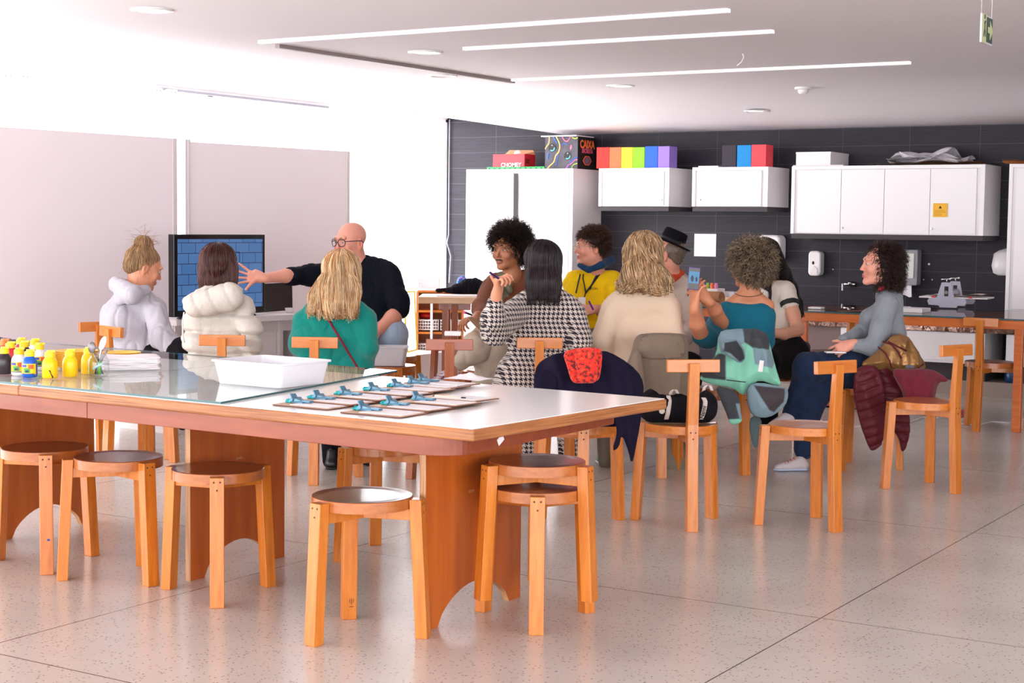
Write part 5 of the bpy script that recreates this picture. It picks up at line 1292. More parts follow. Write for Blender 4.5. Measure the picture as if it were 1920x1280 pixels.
def head_sdf(S, H, jaw=1.0, nose=1.0, face=True):
    """head centre = middle of the skull between the ears; total height about .235"""
    s = H.s; R = H.R
    E = lambda c, r, k=.02, op='u', rot=None: S.ell(H.P(*c), np.array(r)*s, R if rot is None else R @ rot, k, op)
    C = lambda a, b, ra, rb, k=.012, op='u': S.cap(H.P(*a), H.P(*b), ra*s, rb*s, k, op)
    E((0, -.018, .040), (.075, .092, .078), .03)
    E((0, .022, .0), (.066, .066, .085), .03)
    E((0, .036, -.052), (.050*jaw, .048, .050), .03)
    C((-.044*jaw, -.01, -.05), (-.012, .070, -.092), .018, .015, .022); C((.044*jaw, -.01, -.05), (.012, .070, -.092), .018, .015, .022)
    E((0, .078, -.092), (.018, .014, .014), .015)
    for sx in (-1, 1):
        E((sx*.076, -.012, -.008), (.009, .019, .031), .008); E((sx*.082, -.006, -.004), (.004, .011, .018), .003, 's')
    if face:
        E((0, .082, .036), (.052, .014, .012), .015)                      # brow
        for sx in (-1, 1):
            E((sx*.031, .098, .012), (.018, .014, .013), .012, 's')        # eye socket
            E((sx*.043, .066, -.022), (.020, .018, .022), .02)             # cheek
        C((0, .088, .016), (0, .106*nose, -.022), .007, .0095, .010)
        for sx in (-1, 1): E((sx*.012, .095, -.026), (.0065, .009, .006), .006)
        E((0, .091, -.052), (.021, .009, .0065), .005); E((0, .089, -.063), (.019, .010, .007), .005)
        S.ell(H.P(0, .101, -.0575), np.array((.022, .008, .0018))*s, R, .003, 's')
def face_colors(V_, H, base, lip=None, beard=None, cheek=None):
    n = len(V_); c = np.tile(np.append(L3(base), 1), (n, 1)); q = H.loc(V_)
    def blend(mask, col): c[:, :3] = c[:, :3]*(1-mask[:, None]) + L3(col)*mask[:, None]
    if cheek is not None:
        for sx in (-1, 1): blend(.5*np.exp(-(((q-np.array([sx*.042, .075, -.028]))/np.array([.022, .03, .02]))**2).sum(1)), cheek)
        blend(.45*np.exp(-(((q-np.array([0, .11, -.024]))/np.array([.014, .02, .012]))**2).sum(1)), cheek)
        for sx in (-1, 1): blend(.5*np.exp(-(((q-np.array([sx*.08, -.01, -.005]))/np.array([.02, .025, .03]))**2).sum(1)), cheek)
    if beard is not None:
        col, amt, full = beard
        m = np.clip((-.042-q[:, 2])/.012, 0, 1)*np.clip((q[:, 2]+.125)/.02, 0, 1)*np.clip((q[:, 1]-(.0 if full else .055))/.02, 0, 1)*(np.linalg.norm(q, axis=1) < .16)
        nz = .65+.35*noise3(V_, 500, 3); blend(np.clip(m*amt*nz, 0, 1), col)
    if lip is not None:
        m = np.exp(-(((q-np.array([0, .094, -.0575]))/np.array([.0235, .03, .0105]))**6).sum(1)); blend(.85*m, lip)
    return c
def eyes(H, parent, iris=rgb(60, 44, 34), lidcol=None):
    for sx in (-1, 1):
        m_ = MB(); R4 = Matrix([[float(v) for v in row] for row in H.R]).to_4x4(); s = H.s
        c = H.P(sx*.031, .0785, .012)
        m_.ball(tuple(c), .0112*s, 16, M=R4)
        o = obj('eye', m_, [M['eyewhite']], parent, world=True, smooth=True)
        if lidcol is not None:
            m_ = MB(); T4 = Matrix.Translation(tuple(c)) @ R4
            def lf(u, v, lo, hi): 
                th = -1.35+2.7*u; ph = lo+(hi-lo)*v; r = .0122*s
                return T4 @ Vector((r*math.sin(th)*math.cos(ph), r*math.cos(th)*math.cos(ph), r*math.sin(ph)))
            m_.grid(lambda u, v: lf(u, v, .22, 1.4), 12, 6); m_.grid(lambda u, v: lf(u, v, -1.4, -.42), 12, 6); obj('eyelid', m_, mat('eyelid_skin', lidcol, .5), o, world=True, smooth=True, recalc=False)
        m_ = MB(); f = Vector(H.R[:, 1]); cc = Vector(c)+f*.0098*s; m_.cyl(tuple(cc-f*.002), tuple(cc+f*.0014), .0052*s, 14); obj('iris', m_, mat('iris', iris, .2), o, world=True)
        # lids
        S = SDF(.002); 
def brows(H, parent, col, w=.0032, up=.0):
    for sx in (-1, 1):
        m_ = MB(); P = [H.P(sx*x, y, z+up) for x, y, z in ((.014, .0955, .0355), (.024, .0945, .038), (.036, .088, .0375), (.048, .077, .031))]
        m_.tube([tuple(p) for p in P], [w*.8, w, w*.9, w*.4], 6); obj('eyebrow', m_, mat('brow', col, .8), parent, world=True, smooth=True)
def lids(H, parent, col):
    for sx in (-1, 1):
        m_ = MB(); P = [H.P(sx*(.031+.0145*math.cos(a)), .0925-.006*abs(math.cos(a))**2, .012+.0068*math.sin(a)) for a in [PI*i/8 for i in range(9)]]
        m_.tube([tuple(p) for p in P], [.0013]*9, 5); obj('eyelid', m_, mat('lid', col, .7), parent, world=True, smooth=True)
M['eyewhite'] = mat('eye_white', rgb(196, 184, 178), .3)

# ---------------------------------------------------------------- hands
def hand(S, W, d, n, side=1, L=.18, curl=(.3, .35, .4, .45), spread=(.18, .06, -.06, -.18), thumb=(.9, .3), k=.006):
    """W wrist point, d direction of the fingers, n palm normal (palm faces n), side=+1 thumb towards cross(d,n)"""
    d = np.array(d, float); d /= np.linalg.norm(d); n = np.array(n, float); n -= d*(n @ d); n /= np.linalg.norm(n); x = np.cross(d, n)*side
    s = L/.185; P = lambda a, b, c: W + d*a*s + x*b*s + n*c*s
    for b in (-.026, -.009, .009, .026): S.cap(P(.02, b*.7, 0), P(.088, b*1.05, 0), .016*s, .0125*s, .008)
    S.cap(P(-.02, 0, 0), P(.03, 0, 0), .024*s, .022*s, .015)
    S.cap(P(.02, .022, .008), P(.055, .036, .008), .017*s, .014*s, .012)
    for i, b in enumerate((.030, .010, -.010, -.029)):
        ln = (.040, .045, .042, .033)[i]; a = spread[i]; cu = 0; p = P(.088, b, 0)
        for j, f in enumerate((1, .62, .5)):
            cu += curl[i]*(1, 1.1, .8)[j]
            q = p + (d*math.cos(a)*math.cos(cu) + x*math.sin(a) + n*math.sin(cu)*math.cos(a))*ln*f*s
            S.cap(p, q, (.0088, .0080, .0074)[j]*s, (.0080, .0074, .0064)[j]*s, .004); p = q
    ta, tc = thumb; p = P(.045, .036, .008)
    for j, ln in enumerate((.034, .028)):
        q = p + (d*math.cos(ta) + x*math.sin(ta) + n*tc*(1+j))/math.sqrt(1+tc*tc*(1+j)**2)*ln*s
        S.cap(p, q, .0105*s, .0085*s, .005); p = q; ta *= .7

# ---------------------------------------------------------------- hair
def hair_strands(starts, stepf, n_steps, ds, rad, cols, rng, waves=None, sides=3, taper=.35, stopz=None):
    """trace many strands at once; stepf(P, i)->direction; returns mesh arrays"""
    P = starts.copy(); path = [P.copy()]
    for i in range(n_steps):
        D = stepf(P, i, path); D = D/np.maximum(1e-6, np.linalg.norm(D, axis=1))[:, None]
        P = P + D*ds[:, None]*(1.0 if stopz is None else (P[:, 2] > stopz)[:, None]); path.append(P.copy())
    path = np.stack(path, 1)                      # (n, m, 3)
    if waves is not None: path = waves(path)
    n, m, _ = path.shape
    T = np.gradient(path, axis=1); T /= np.maximum(1e-9, np.linalg.norm(T, axis=2))[..., None]
    ref = np.array([.31, .52, .79]); A = np.cross(T, ref); A /= np.maximum(1e-6, np.linalg.norm(A, axis=2))[..., None]; B = np.cross(T, A)
    t = np.linspace(0, 1, m); rr = rad[:, None]*(1-(1-taper)*t**2)[None, :]
    vs = []
    for k in range(sides):
        a = 2*PI*k/sides; vs.append(path + (A*math.cos(a)+B*math.sin(a))*rr[..., None])
    V_ = np.stack(vs, 2).reshape(-1, 3)           # n,m,sides
    base = (np.arange(n)[:, None]*m + np.arange(m-1)[None, :])*sides
    F = []
    for k in range(sides):
        k2 = (k+1) % sides
        F.append(np.stack([base+k, base+k2, base+sides+k2, base+sides+k], -1).reshape(-1, 4))
    F = np.concatenate(F)
    C = np.repeat(cols, m*sides, axis=0)
    return V_, F, C
def grad(S, X, e=.003):
    g = np.stack([S.value(X+np.eye(3)[i]*e)-S.value(X-np.eye(3)[i]*e) for i in range(3)], -1)
    return g/np.maximum(1e-6, np.linalg.norm(g, axis=1))[:, None]
def pal(rng, n, cols, w=None):
    """random hair colours mixed from a list"""
    cs = np.array([L3(c) for c in cols]); i = rng.choice(len(cs), n, p=w); j = rng.choice(len(cs), n, p=w); t = rng.uniform(0, .6, n)[:, None]
    c = cs[i]*(1-t)+cs[j]*t; c = c*rng.uniform(.85, 1.15, n)[:, None]
    return np.concatenate([np.clip(c, 0, 1), np.ones((n, 1))], 1)
def join(parts):
    V_, F, C = [], [], []; o = 0
    for v, f, c in parts: V_.append(v); F.append(f+o); C.append(c); o += len(v)
    return np.concatenate(V_), np.concatenate(F), np.concatenate(C)
def hair_on_volume(parent, vol, H, cols, n=900, length=(.20, .30), crown=(0, -.02, .12), wave=(0.0, 20), ds=.012, rad=.0022, seed=0, w=None, under=None, stick=True, part=None, res=.007, rootfac=.0, gravity=1.0, name='hair', zend=None):
    """bulk hair volume plus strands that hug its surface from the crown downwards"""
    rng = np.random.default_rng(seed); bulk_c = L3(cols[0])*.75 if under is None else L3(under)
    V_, F = vol.mesh(res); cr = H.P(*crown)
    bc = np.concatenate([np.tile(bulk_c, (len(V_), 1)), np.ones((len(V_), 1))], 1)
    parts = [(V_, F, bc)]
    # start points: on the volume surface, more at the crown
    idx = rng.integers(0, len(V_), n*3); st = V_[idx]; q = st - cr; top = np.exp(-np.linalg.norm(q, axis=1)/.09)
    keep = rng.uniform(0, 1, len(st)) < (.25+top); st = st[keep][:n]; n = len(st)
    L_ = rng.uniform(*length, n); m = max(6, int(max(length)/ds)); dss = L_/m
    off = rng.uniform(.000, .005, n)
    def step(P, i, path):
        g = grad(vol, P); v = P - cr; v = v*np.array([1, 1, 0]); v = v/np.maximum(1e-6, np.linalg.norm(v, axis=1))[:, None]
        down = np.array([0, 0, -1.0])*gravity
        D = down + v*.55*np.exp(-i/4.0)
        hug = np.clip(1.25+g[:, 2:3]*1.9, 0, 1) if zend is not None else 1.0
        D = D - g*(D*g).sum(1)[:, None]*.95*hug
        dd = vol.value(P); D = D/np.maximum(1e-6, np.linalg.norm(D, axis=1))[:, None]
        D = D - g*np.clip((dd-off)*40, -1, 1)[:, None]*hug
        return D
    K = 70; cen = st[rng.integers(0, n, K)]; cl = np.argmin(((st[:, None, :]-cen[None])**2).sum(-1), 1)
    kph = rng.uniform(0, 6.28, K); kfr = rng.uniform(.8, 1.2, K); kdv = rng.normal(size=(K, 3)); kdv[:, 2] *= .2; kdv /= np.linalg.norm(kdv, axis=1)[:, None]; kdv2 = np.cross(kdv, np.array([0, 0, 1.0])); kdv2 /= np.linalg.norm(kdv2, axis=1)[:, None]
    ph = kph[cl][:, None]+rng.normal(size=(n, 1))*.25; fr = wave[1]*kfr[cl][:, None]; dv = kdv[cl]; dv2 = kdv2[cl]*.5
    kshade = rng.uniform(.78, 1.18, K)[cl]
    def waves(path):
        end = path[:, -1:, :]; 
        cm = np.stack([path[cl == k].mean(0) if (cl == k).any() else path[0] for k in range(K)])[cl]
        tt = np.linspace(0, 1, path.shape[1])[None, :, None]; path = path + (cm-path)*.14*np.clip(tt*1.6-.2, 0, 1)
        if wave[0] == 0: return path
        s = (np.arange(path.shape[1])[None, :]*dss[:, None]); a = wave[0]*np.minimum(1, s/.06)
        return path + dv[:, None, :]*(np.sin(s*fr+ph)*a)[..., None] + dv2[:, None, :]*(np.cos(s*fr+ph)*a)[..., None]
    cc = pal(rng, n, cols, w); cc[:, :3] *= kshade[:, None]
    parts.append(hair_strands(st, step, m, dss, rng.uniform(.6, 1.3, n)*rad, cc, rng, waves, stopz=None if zend is None else zend+rng.normal(size=n)*.016+.014*np.sin(cl*2.3)))
    V2, F2, C2 = join(parts)
    return npmesh(name, V2, F2, M['hairm'], parent, C2)
def hair_radial(parent, vol, H, cols, n=1400, length=(.05, .09), curl=(.008, 160), rad=.0022, seed=0, mask=None, res=.007, droop=.3, name='hair', m=14, under=None):
    rng = np.random.default_rng(seed); V_, F = vol.mesh(res)
    bulk_c = L3(cols[0])*.75 if under is None else L3(under)
    parts = [(V_, F, np.concatenate([np.tile(bulk_c, (len(V_), 1)), np.ones((len(V_), 1))], 1))]
    st = V_[rng.integers(0, len(V_), n*2)]
    if mask is not None: st = st[mask(H.loc(st))]
    st = st[:n]; n = len(st); g0 = grad(vol, st); L_ = rng.uniform(*length, n); dss = L_/m
    rd = rng.normal(size=(n, 3))*.35
    def step(P, i, path): return g0 + rd + np.array([0, 0, -1.0])*droop*(i/m)
    ph = rng.uniform(0, 6.28, (n, 1)); fr = curl[1]*rng.uniform(.7, 1.3, (n, 1))
    A = np.cross(g0, rng.normal(size=(n, 3))); A /= np.linalg.norm(A, axis=1)[:, None]; B = np.cross(g0, A)
    def waves(path):
        s = (np.arange(path.shape[1])[None, :]*dss[:, None]); a = curl[0]*np.minimum(1, s/.015)
        return path + A[:, None, :]*(np.sin(s*fr+ph)*a)[..., None] + B[:, None, :]*(np.cos(s*fr+ph)*a)[..., None]
    parts.append(hair_strands(st, step, m, dss, rng.uniform(.7, 1.3, n)*rad, pal(rng, n, cols), rng, waves))
    V2, F2, C2 = join(parts); return npmesh(name, V2, F2, M['hairm'], parent, C2)

# ---------------------------------------------------------------- garment helpers
def A(P):      # list of (px,py,dep) -> points
    return [at(*p) for p in P]
def person(label, px, py, dep):
    c = at(px, py, dep); c[2] = 0
    return thing('person', label, 'person', (float(c[0]), float(c[1]), 0.0), 0)
def garment(name, S, mm, parent, col=None, res=.008, label=None, fold=None, cuts=()):
    if fold is not None: S.disp = fold
    S.cut += list(cuts)
    V_, F = S.mesh(res, pad=.03)
    cc = None
    if col is not None: cc = col(V_) if callable(col) else np.tile(np.append(L3(col), 1), (len(V_), 1))
    o = npmesh(name, V_, F, mm, parent, cc)
    if label: o['label'] = label
    return o
def shoe(parent, heel, toe, mm, sole, h=.07, name='shoe'):
    S = SDF(.02); h_ = np.array(heel, float); t_ = np.array(toe, float); d = t_-h_; up = np.array([0, 0, 1.0])
    S.cap(h_+up*.032, t_+up*.018, .031, .024, fl=(up, .85)); S.cap(h_+up*.03-d*.02, h_+up*(h-.01)+d*.06, .030, .028); S.cap(h_+d*.3+up*.038, h_+d*.75+up*.022, .030, .026)
    z0 = min(h_[2], t_[2]); S.cut.append(lambda X: z0+.012-X[..., 2])
    o = garment(name, S, mm, parent, res=.006)
    So = SDF(.01); So.cap(h_+up*.009, t_+up*.009, .036, .030, fl=(up, .3)); garment('sole', So, sole, o, res=.006)
    return o
# ================================================================ PEOPLE
UP = np.array([0, 0, 1.0])
FL = (FH, .72)
def fabric(name, c, rough=.85, sheen=.15, bump=(220, .25, .002), var=None):
    dark = max(c[:3]) < .03
    return mat(name, c, rough, sheen=0 if dark else sheen*.6, bump=bump, var=var, spec=.12 if dark else .3)
def quilt(z0, per, amp=.014, o=0, w=.012):
    def g(X):
        u = (X[..., 2]-z0+.010*noise3(X, 14, o))/per; d = np.abs(u-np.round(u))*per
        return amp*np.exp(-(d/w)**2) - .004*noise3(X*np.array([1, 1, .5]), 70, o+3)*np.exp(-(d/.03)**2) - .003
    return g
def surf(S, px, py, d0, d1, n=160):
    ds = np.linspace(d0, d1, n); X = np.array([at(px, py, d) for d in ds]); v = S.value(X); i = np.nonzero(v < 0)[0]
    return X[i[0]] if len(i) else X[-1]
def bodymesh(S, H, parent, base, lip=None, beard=None, cheek=None, res=.0052, post=None):
    V_, F = S.mesh(res, pad=.02); c = face_colors(V_, H, base, lip, beard, cheek)
    if post is not None: post(V_, c)
    return npmesh('body', V_, F, M['skin'], parent, c)
def neck(S, H, base_pt, r=.052):
    S.cap(H.P(0, -.022, -.05), base_pt, r*H.s, r*1.08, .03)
SK = dict(fair=rgb(224, 164, 136), pink=rgb(226, 158, 136), tan=rgb(206, 136, 100), brown=rgb(176, 114, 80), warm=rgb(214, 148, 116))
LIP = rgb(186, 96, 88); CHK = rgb(216, 124, 104)

# ---- 1 grey hoodie, hair up ------------------------------------------------
p = person('person with a messy bun in a pale grey hoodie, looking down', 255, 640, 9.1)
H = Head(270, 503, 9.12, 118, -22, 0)
S = SDF(.03); head_sdf(S, H); neck(S, H, at(256, 545, 9.12)); S.cap(at(256, 545, 9.13), at(250, 595, 9.2), .05, .05); S.cap(at(248, 590, 9.2), at(262, 640, 9.2), .05, .05); S.chain(A([(250, 595, 9.18), (290, 592, 9.1), (303, 630, 8.99), (320, 646, 8.98), (336, 645, 9.04)]), [.03]*5, .01)
S.cap(at(334, 645, 9.05), at(346, 636, 9.05), .024, .022, .015); hand(S, at(344, 637, 9.05), RH*.6+UP*.5+FH*.4, -RH*.3-FH*.6, 1, curl=(.7, .8, .9, .9))
bodymesh(S, H, p, SK['warm'], LIP, None, CHK); brows(H, p, rgb(120, 84, 56), .0024); eyes(H, p, lidcol=SK['warm'])
S = SDF(.04)
S.cap(at(232, 585, 9.12), at(285, 582, 9.15), .085, .085, fl=FL); S.cap(at(225, 600, 9.12), at(280, 640, 9.2), .115, .12); S.cap(at(245, 660, 9.2), at(290, 665, 9.2), .115, .11)
S.chain(A([(292, 585, 9.08), (303, 632, 8.98), (322, 648, 8.98), (337, 645, 9.04)]), [.062, .064, .058, .042], .03)
S.chain(A([(212, 585, 9.15), (205, 630, 9.25)]), [.065, .06], .03)
S.cap(at(262, 560, 9.12), at(236, 555, 9.12), .07, .07)
fo = folds(.010, 20, 1); garment('hoodie', S, fabric('heather_grey', rgb(180, 178, 188), var=(rgb(198, 196, 206), 180, .3, (1, 1, 1))), p, fold=fo)
S = SDF(.025); S.cap(at(218, 532, 9.06), at(246, 552, 9.0), .045, .055); S.cap(at(246, 552, 9.0), at(274, 543, 9.08), .05, .03); S.cap(at(220, 535, 9.1), at(262, 530, 9.2), .045, .03); S.cap(at(232, 545, 9.02), at(225, 562, 9.02), .05, .03)
garment('hood', S, bpy.data.materials['heather_grey'], p, fold=folds(.006, 30, 4))
S = SDF(.03); S.chain(A([(290, 670, 9.15), (345, 662, 8.95), (350, 720, 8.95), (345, 790, 8.95)]), [.10, .085, .06, .05]); garment('trousers', S, fabric('black_trousers', rgb(20, 16, 20)), p, fold=folds(.006, 24, 2))
vol = SDF(.02); vol.ell(H.P(0, -.028, .045), (.080, .094, .084), H.R); vol.ell(H.P(0, -.07, -.005), (.058, .045, .05), H.R); vol.ell(H.P(0, -.055, .135), (.050, .048, .042), H.R)
vol.cut.append(lambda X, H=H: (H.loc(X)[..., 1]-.068+.35*np.maximum(0, .06-H.loc(X)[..., 2])*1.4))
HC = [rgb(150, 112, 78), rgb(212, 176, 132), rgb(110, 78, 54), rgb(190, 150, 104)]
hair_on_volume(p, vol, H, HC, n=2000, length=(.08, .15), crown=(0, -.05, .18), wave=(.004, 40), seed=1, rad=.0013)
rng = np.random.default_rng(5); st = H.P(0, -.055, .15)+rng.normal(size=(110, 3))*.026; g_ = rng.normal(size=(110, 3)); g_[:, 2] = abs(g_[:, 2])*.7
V2, F2, C2 = hair_strands(st, lambda P, i, path: g_ + np.array([0, 0, -.12*i]), 9, np.full(110, .007), np.full(110, .0009), pal(rng, 110, HC), rng); npmesh('loose_strands', V2, F2, M['hairm'], p, C2)
st = H.P(.03, -.03, .02)+rng.normal(size=(60, 3))*.035; V2, F2, C2 = hair_strands(st, lambda P, i, path: np.array([0, 0, -1.0])+g_[:60]*.15+(st-H.c)*3, 14, np.full(60, .0065), np.full(60, .0009), pal(rng, 60, HC[1:]), rng); npmesh('loose_strands', V2, F2, M['hairm'], p, C2)

# ---- 2 cream puffer --------------------------------------------------------
p = person('person with straight reddish-brown hair in a cream puffer jacket, seen from behind', 410, 640, 8.45)
H = Head(411, 500, 8.42, 174, -4)
S = SDF(.03); head_sdf(S, H, face=False); neck(S, H, at(411, 545, 8.42)); S.cap(at(411, 545, 8.43), at(411, 600, 8.47), .05, .05); S.cap(at(411, 590, 8.47), at(411, 650, 8.47), .05, .05); bodymesh(S, H, p, SK['fair'], res=.007)
S = SDF(.035)
S.cap(at(388, 566, 8.42), at(442, 562, 8.42), .078, .07, fl=FL); S.cap(at(380, 590, 8.44), at(438, 590, 8.44), .095, .092, fl=(FH, .8)); S.cap(at(378, 645, 8.44), at(440, 645, 8.44), .10, .105, fl=(FH, .85)); S.cap(at(388, 700, 8.46), at(440, 700, 8.46), .105, .11)
S.chain(A([(452, 570, 8.42), (470, 622, 8.34), (472, 668, 8.42)]), [.062, .062, .056], .02)
S.chain(A([(364, 575, 8.44), (361, 630, 8.5), (372, 655, 8.7)]), [.055, .055, .05], .02)
z0 = float(at(400, 628, 8.3)[2])
garment('puffer_jacket', S, fabric('cream_nylon', rgb(198, 191, 182), .5, .0, (38, .5, .010)), p, fold=quilt(z0, .105, .022, 2, .014))
S = SDF(.03); S.cap(at(368, 572, 8.30), at(430, 556, 8.30), .066, .076, fl=(FH, .8)); S.cap(at(395, 545, 8.36), at(438, 546, 8.40), .045, .042); S.cap(at(352, 566, 8.34), at(372, 560, 8.36), .03, .05)
def hq(X):
    u = (X-at(400, 560, 8.3)) @ (RH*.9+UP*.45)/.085; d = np.abs(u-np.round(u))*.085
    return .006*np.exp(-(d/.008)**2) - .004*noise3(X, 45, 4)
garment('hood', S, bpy.data.materials['cream_nylon'], p, fold=hq)
m_ = MB(); m_.tube([tuple(at(*q)) for q in [(345, 585, 8.28), (342, 605, 8.27), (343, 630, 8.28), (346, 642, 8.3)]], .0035, 6); obj('drawstring', m_, M['paper'], p, world=True, smooth=True)
vol = SDF(.03); vol.ell(H.P(0, -.025, .042), (.088, .100, .086), H.R); vol.cap(at(407, 492, 8.40), at(403, 520, 8.37), .088, .078, fl=(FH, .6)); vol.cap(at(392, 505, 8.37), at(390, 522, 8.36), .05, .045, fl=(FH, .6)); vol.cap(at(428, 505, 8.37), at(430, 522, 8.36), .05, .042, fl=(FH, .6))
hair_on_volume(p, vol, H, [rgb(58, 26, 24), rgb(84, 40, 34), rgb(38, 16, 18), rgb(104, 58, 48)], n=3000, length=(.15, .245), crown=(0, -.02, .13), zend=at(0, 531, 8.36)[2], seed=2, rad=.0014)

# ---- 3 green sweater --------------------------------------------------------
p = person('person with shoulder-length blonde hair in a fuzzy green sweater, seen from behind', 628, 640, 8.35)
H = Head(641, 514, 8.35, 170, -2)
S = SDF(.03); head_sdf(S, H, face=False); neck(S, H, at(636, 556, 8.35)); S.cap(at(636, 556, 8.36), at(632, 605, 8.40), .05, .05); S.cap(at(632, 600, 8.40), at(628, 660, 8.40), .05, .05); bodymesh(S, H, p, SK['fair'], res=.007)
S = SDF(.045)
S.cap(at(596, 588, 8.35), at(664, 588, 8.35), .082, .075, fl=FL); S.cap(at(580, 640, 8.36), at(668, 640, 8.36), .098, .10, fl=(FH, .8)); S.cap(at(590, 695, 8.38), at(668, 695, 8.38), .105, .095, fl=(FH, .9))
S.chain(A([(688, 598, 8.36), (690, 650, 8.32), (684, 678, 8.42)]), [.055, .052, .045], .03); S.chain(A([(566, 600, 8.36), (560, 645, 8.38), (574, 668, 8.5)]), [.048, .045, .04], .03)
GS = S
garment('sweater', S, fabric('green_wool', rgb(0, 118, 108), .95, .5, (160, .6, .004), var=(rgb(10, 140, 130), 60, .3, (3, 3, .6))), p, fold=folds(.006, 20, 6))
pts = [surf(GS, 603+70*u, 577+116*u, 8.0, 8.6)-FH*.004 for u in np.linspace(0, 1, 16)]
m_ = MB(); m_.tube([tuple(q) for q in pts], .006, 6); obj('bag_strap', m_, fabric('burgundy_strap', rgb(130, 26, 48)), p, world=True, smooth=True)
vol = SDF(.03); vol.ell(H.P(0, -.025, .042), (.090, .100, .088), H.R); vol.cap(at(642, 505, 8.33), at(640, 545, 8.27), .092, .098, fl=(FH, .55)); vol.cap(at(640, 545, 8.25), at(638, 568, 8.23), .095, .085, fl=(FH, .4)); vol.cap(at(612, 530, 8.28), at(592, 556, 8.26), .05, .038, fl=(FH, .5))
hair_on_volume(p, vol, H, [rgb(196, 148, 98), rgb(232, 200, 154), rgb(150, 100, 60), rgb(244, 222, 186), rgb(176, 122, 74)], n=3600, length=(.20, .33), crown=(-.005, -.01, .13), zend=at(640, 585, 8.24)[2], seed=3, rad=.0017, wave=(.005, 22), under=rgb(150, 104, 64))
S = SDF(.03); S.chain(A([(612, 700, 8.5), (624, 725, 8.8), (624, 862, 8.75)]), [.09, .08, .055]); S.chain(A([(660, 700, 8.5), (690, 720, 8.9), (694, 868, 8.9)]), [.09, .08, .05]); garment('trousers', S, fabric('black_trousers2', rgb(18, 16, 22)), p, fold=folds(.005, 24, 2))
M['bootm'] = mat('black_boot', rgb(16, 15, 18), .3)
for px_, d_ in ((623, 8.72), (694, 8.88)):
    b_ = at(px_, 870, d_); b_[2] = 0; shoe(p, b_-FH*.03, b_+FH*.17, M['bootm'], M['black'], h=.10, name='boot')

# ---- 4 bald man pointing ----------------------------------------------------
p = person('bald man with glasses in a black shirt, arm stretched towards the screen', 690, 640, 10.4)
H = Head(657, 455, 10.38, -42, -6, 0, 1.10)
S = SDF(.03); head_sdf(S, H, jaw=1.12); neck(S, H, at(672, 500, 10.42), .060)
S.cap(at(680, 540, 10.45), at(690, 620, 10.45), .07, .07)
S.chain(A([(560, 517, 10.12), (535, 517, 10.05), (495, 521, 9.95)]), [.045, .041, .029], .02)
W0 = at(494, 521, 9.95)
hand(S, W0, -RH*.93-FH*.28+UP*.10, -FH*.9+RH*.2, 1, L=.185, curl=(.05, .08, .10, .15), spread=(.55, .22, -.05, -.28), thumb=(.0, .0))
S.p = S.p[:-2]       # replace the thumb: points down and away from the fingers
S.cap(at(481, 524, 9.93), at(469, 533, 9.90), .014, .011, .006); S.cap(at(469, 533, 9.90), at(461, 543, 9.88), .010, .0085, .005)
S.chain(A([(750, 582, 10.22), (735, 596, 10.15), (706, 622, 10.05)]), [.05, .048, .032], .02)
hand(S, at(706, 622, 10.05), -RH*.55-UP*.8-FH*.1, -UP*.4+FH*.8, -1, curl=(.5, .6, .6, .7))
bodymesh(S, H, p, SK['pink'], LIP, (rgb(150, 84, 50), .75, False), rgb(214, 112, 92))
brows(H, p, rgb(150, 96, 66)); eyes(H, p, rgb(80, 96, 104), SK['pink'])
M['specs'] = mat('dark_acetate', rgb(28, 24, 48), .25)
t_ = None
gl = bpy.data.objects.new('glasses', None); 
m_ = MB()
for sx in (-1, 1):
    m_.tube([tuple(H.P(sx*(.033+.025*math.cos(a)), .104-.012*max(0, math.cos(a)), .010+.022*math.sin(a))) for a in [2*PI*i/24 for i in range(24)]], .0026, 6, closed=True)
    m_.tube([tuple(H.P(sx*x, y, z)) for x, y, z in ((.056, .094, .018), (.076, .05, .016), (.084, -.01, .012), (.084, -.03, -.0))], .0026, 6)
m_.tube([tuple(H.P(x, .108, .014)) for x in (-.010, 0, .010)], .0026, 6)
obj('glasses', m_, M['specs'], p, world=True, smooth=True)
m_ = MB(); m_.tube([tuple(H.P(x, .097-.3*abs(x), -.045-abs(x)*.45)) for x in (-.03, -.015, 0, .015, .03)], [.003, .006, .006, .006, .003], 6); m_.ball(tuple(H.P(0, .093, -.088)), (.014, .010, .014), 10); obj('moustache', m_, mat('ginger', rgb(150, 84, 48), .9), p, world=True, smooth=True)
S = SDF(.05)
S.cap(at(640, 516, 10.42), at(712, 514, 10.42), .095, .105, fl=FL); S.cap(at(655, 550, 10.42), at(715, 555, 10.42), .13, .14, fl=(FH, .85)); S.cap(at(660, 600, 10.42), at(708, 605, 10.42), .15, .16, fl=(FH, .9)); S.cap(at(668, 640, 10.42), at(705, 640, 10.42), .15, .14)
S.cap(at(676, 494, 10.44), at(690, 500, 10.44), .065, .07)
S.chain(A([(728, 518, 10.38), (746, 565, 10.24), (750, 580, 10.2)]), [.085, .070, .062], .04)
S.chain(A([(632, 512, 10.38), (585, 516, 10.2), (548, 518, 10.1)]), [.085, .066, .056], .04)
S.cap(at(550, 518, 10.1), at(544, 518, 10.09), .060, .058, .006)
garment('shirt', S, fabric('black_jersey', rgb(14, 17, 28), .8, .2), p, fold=folds(.007, 26, 3))
S = SDF(.04); S.chain(A([(705, 645, 10.4), (733, 628, 10.18)]), [.13, .105]); S.cap(at(733, 628, 10.18), at(738, 740, 10.27), .100, .058)
S.chain(A([(680, 645, 10.4), (660, 640, 9.98), (660, 760, 9.95)]), [.12, .10, .07])
garment('jeans', S, fabric('pale_denim', rgb(150, 176, 204), .9, .1, (300, .3, .002), var=(rgb(186, 206, 226), 9, .3, (1, 1, 1))), p, fold=folds(.006, 26, 8))
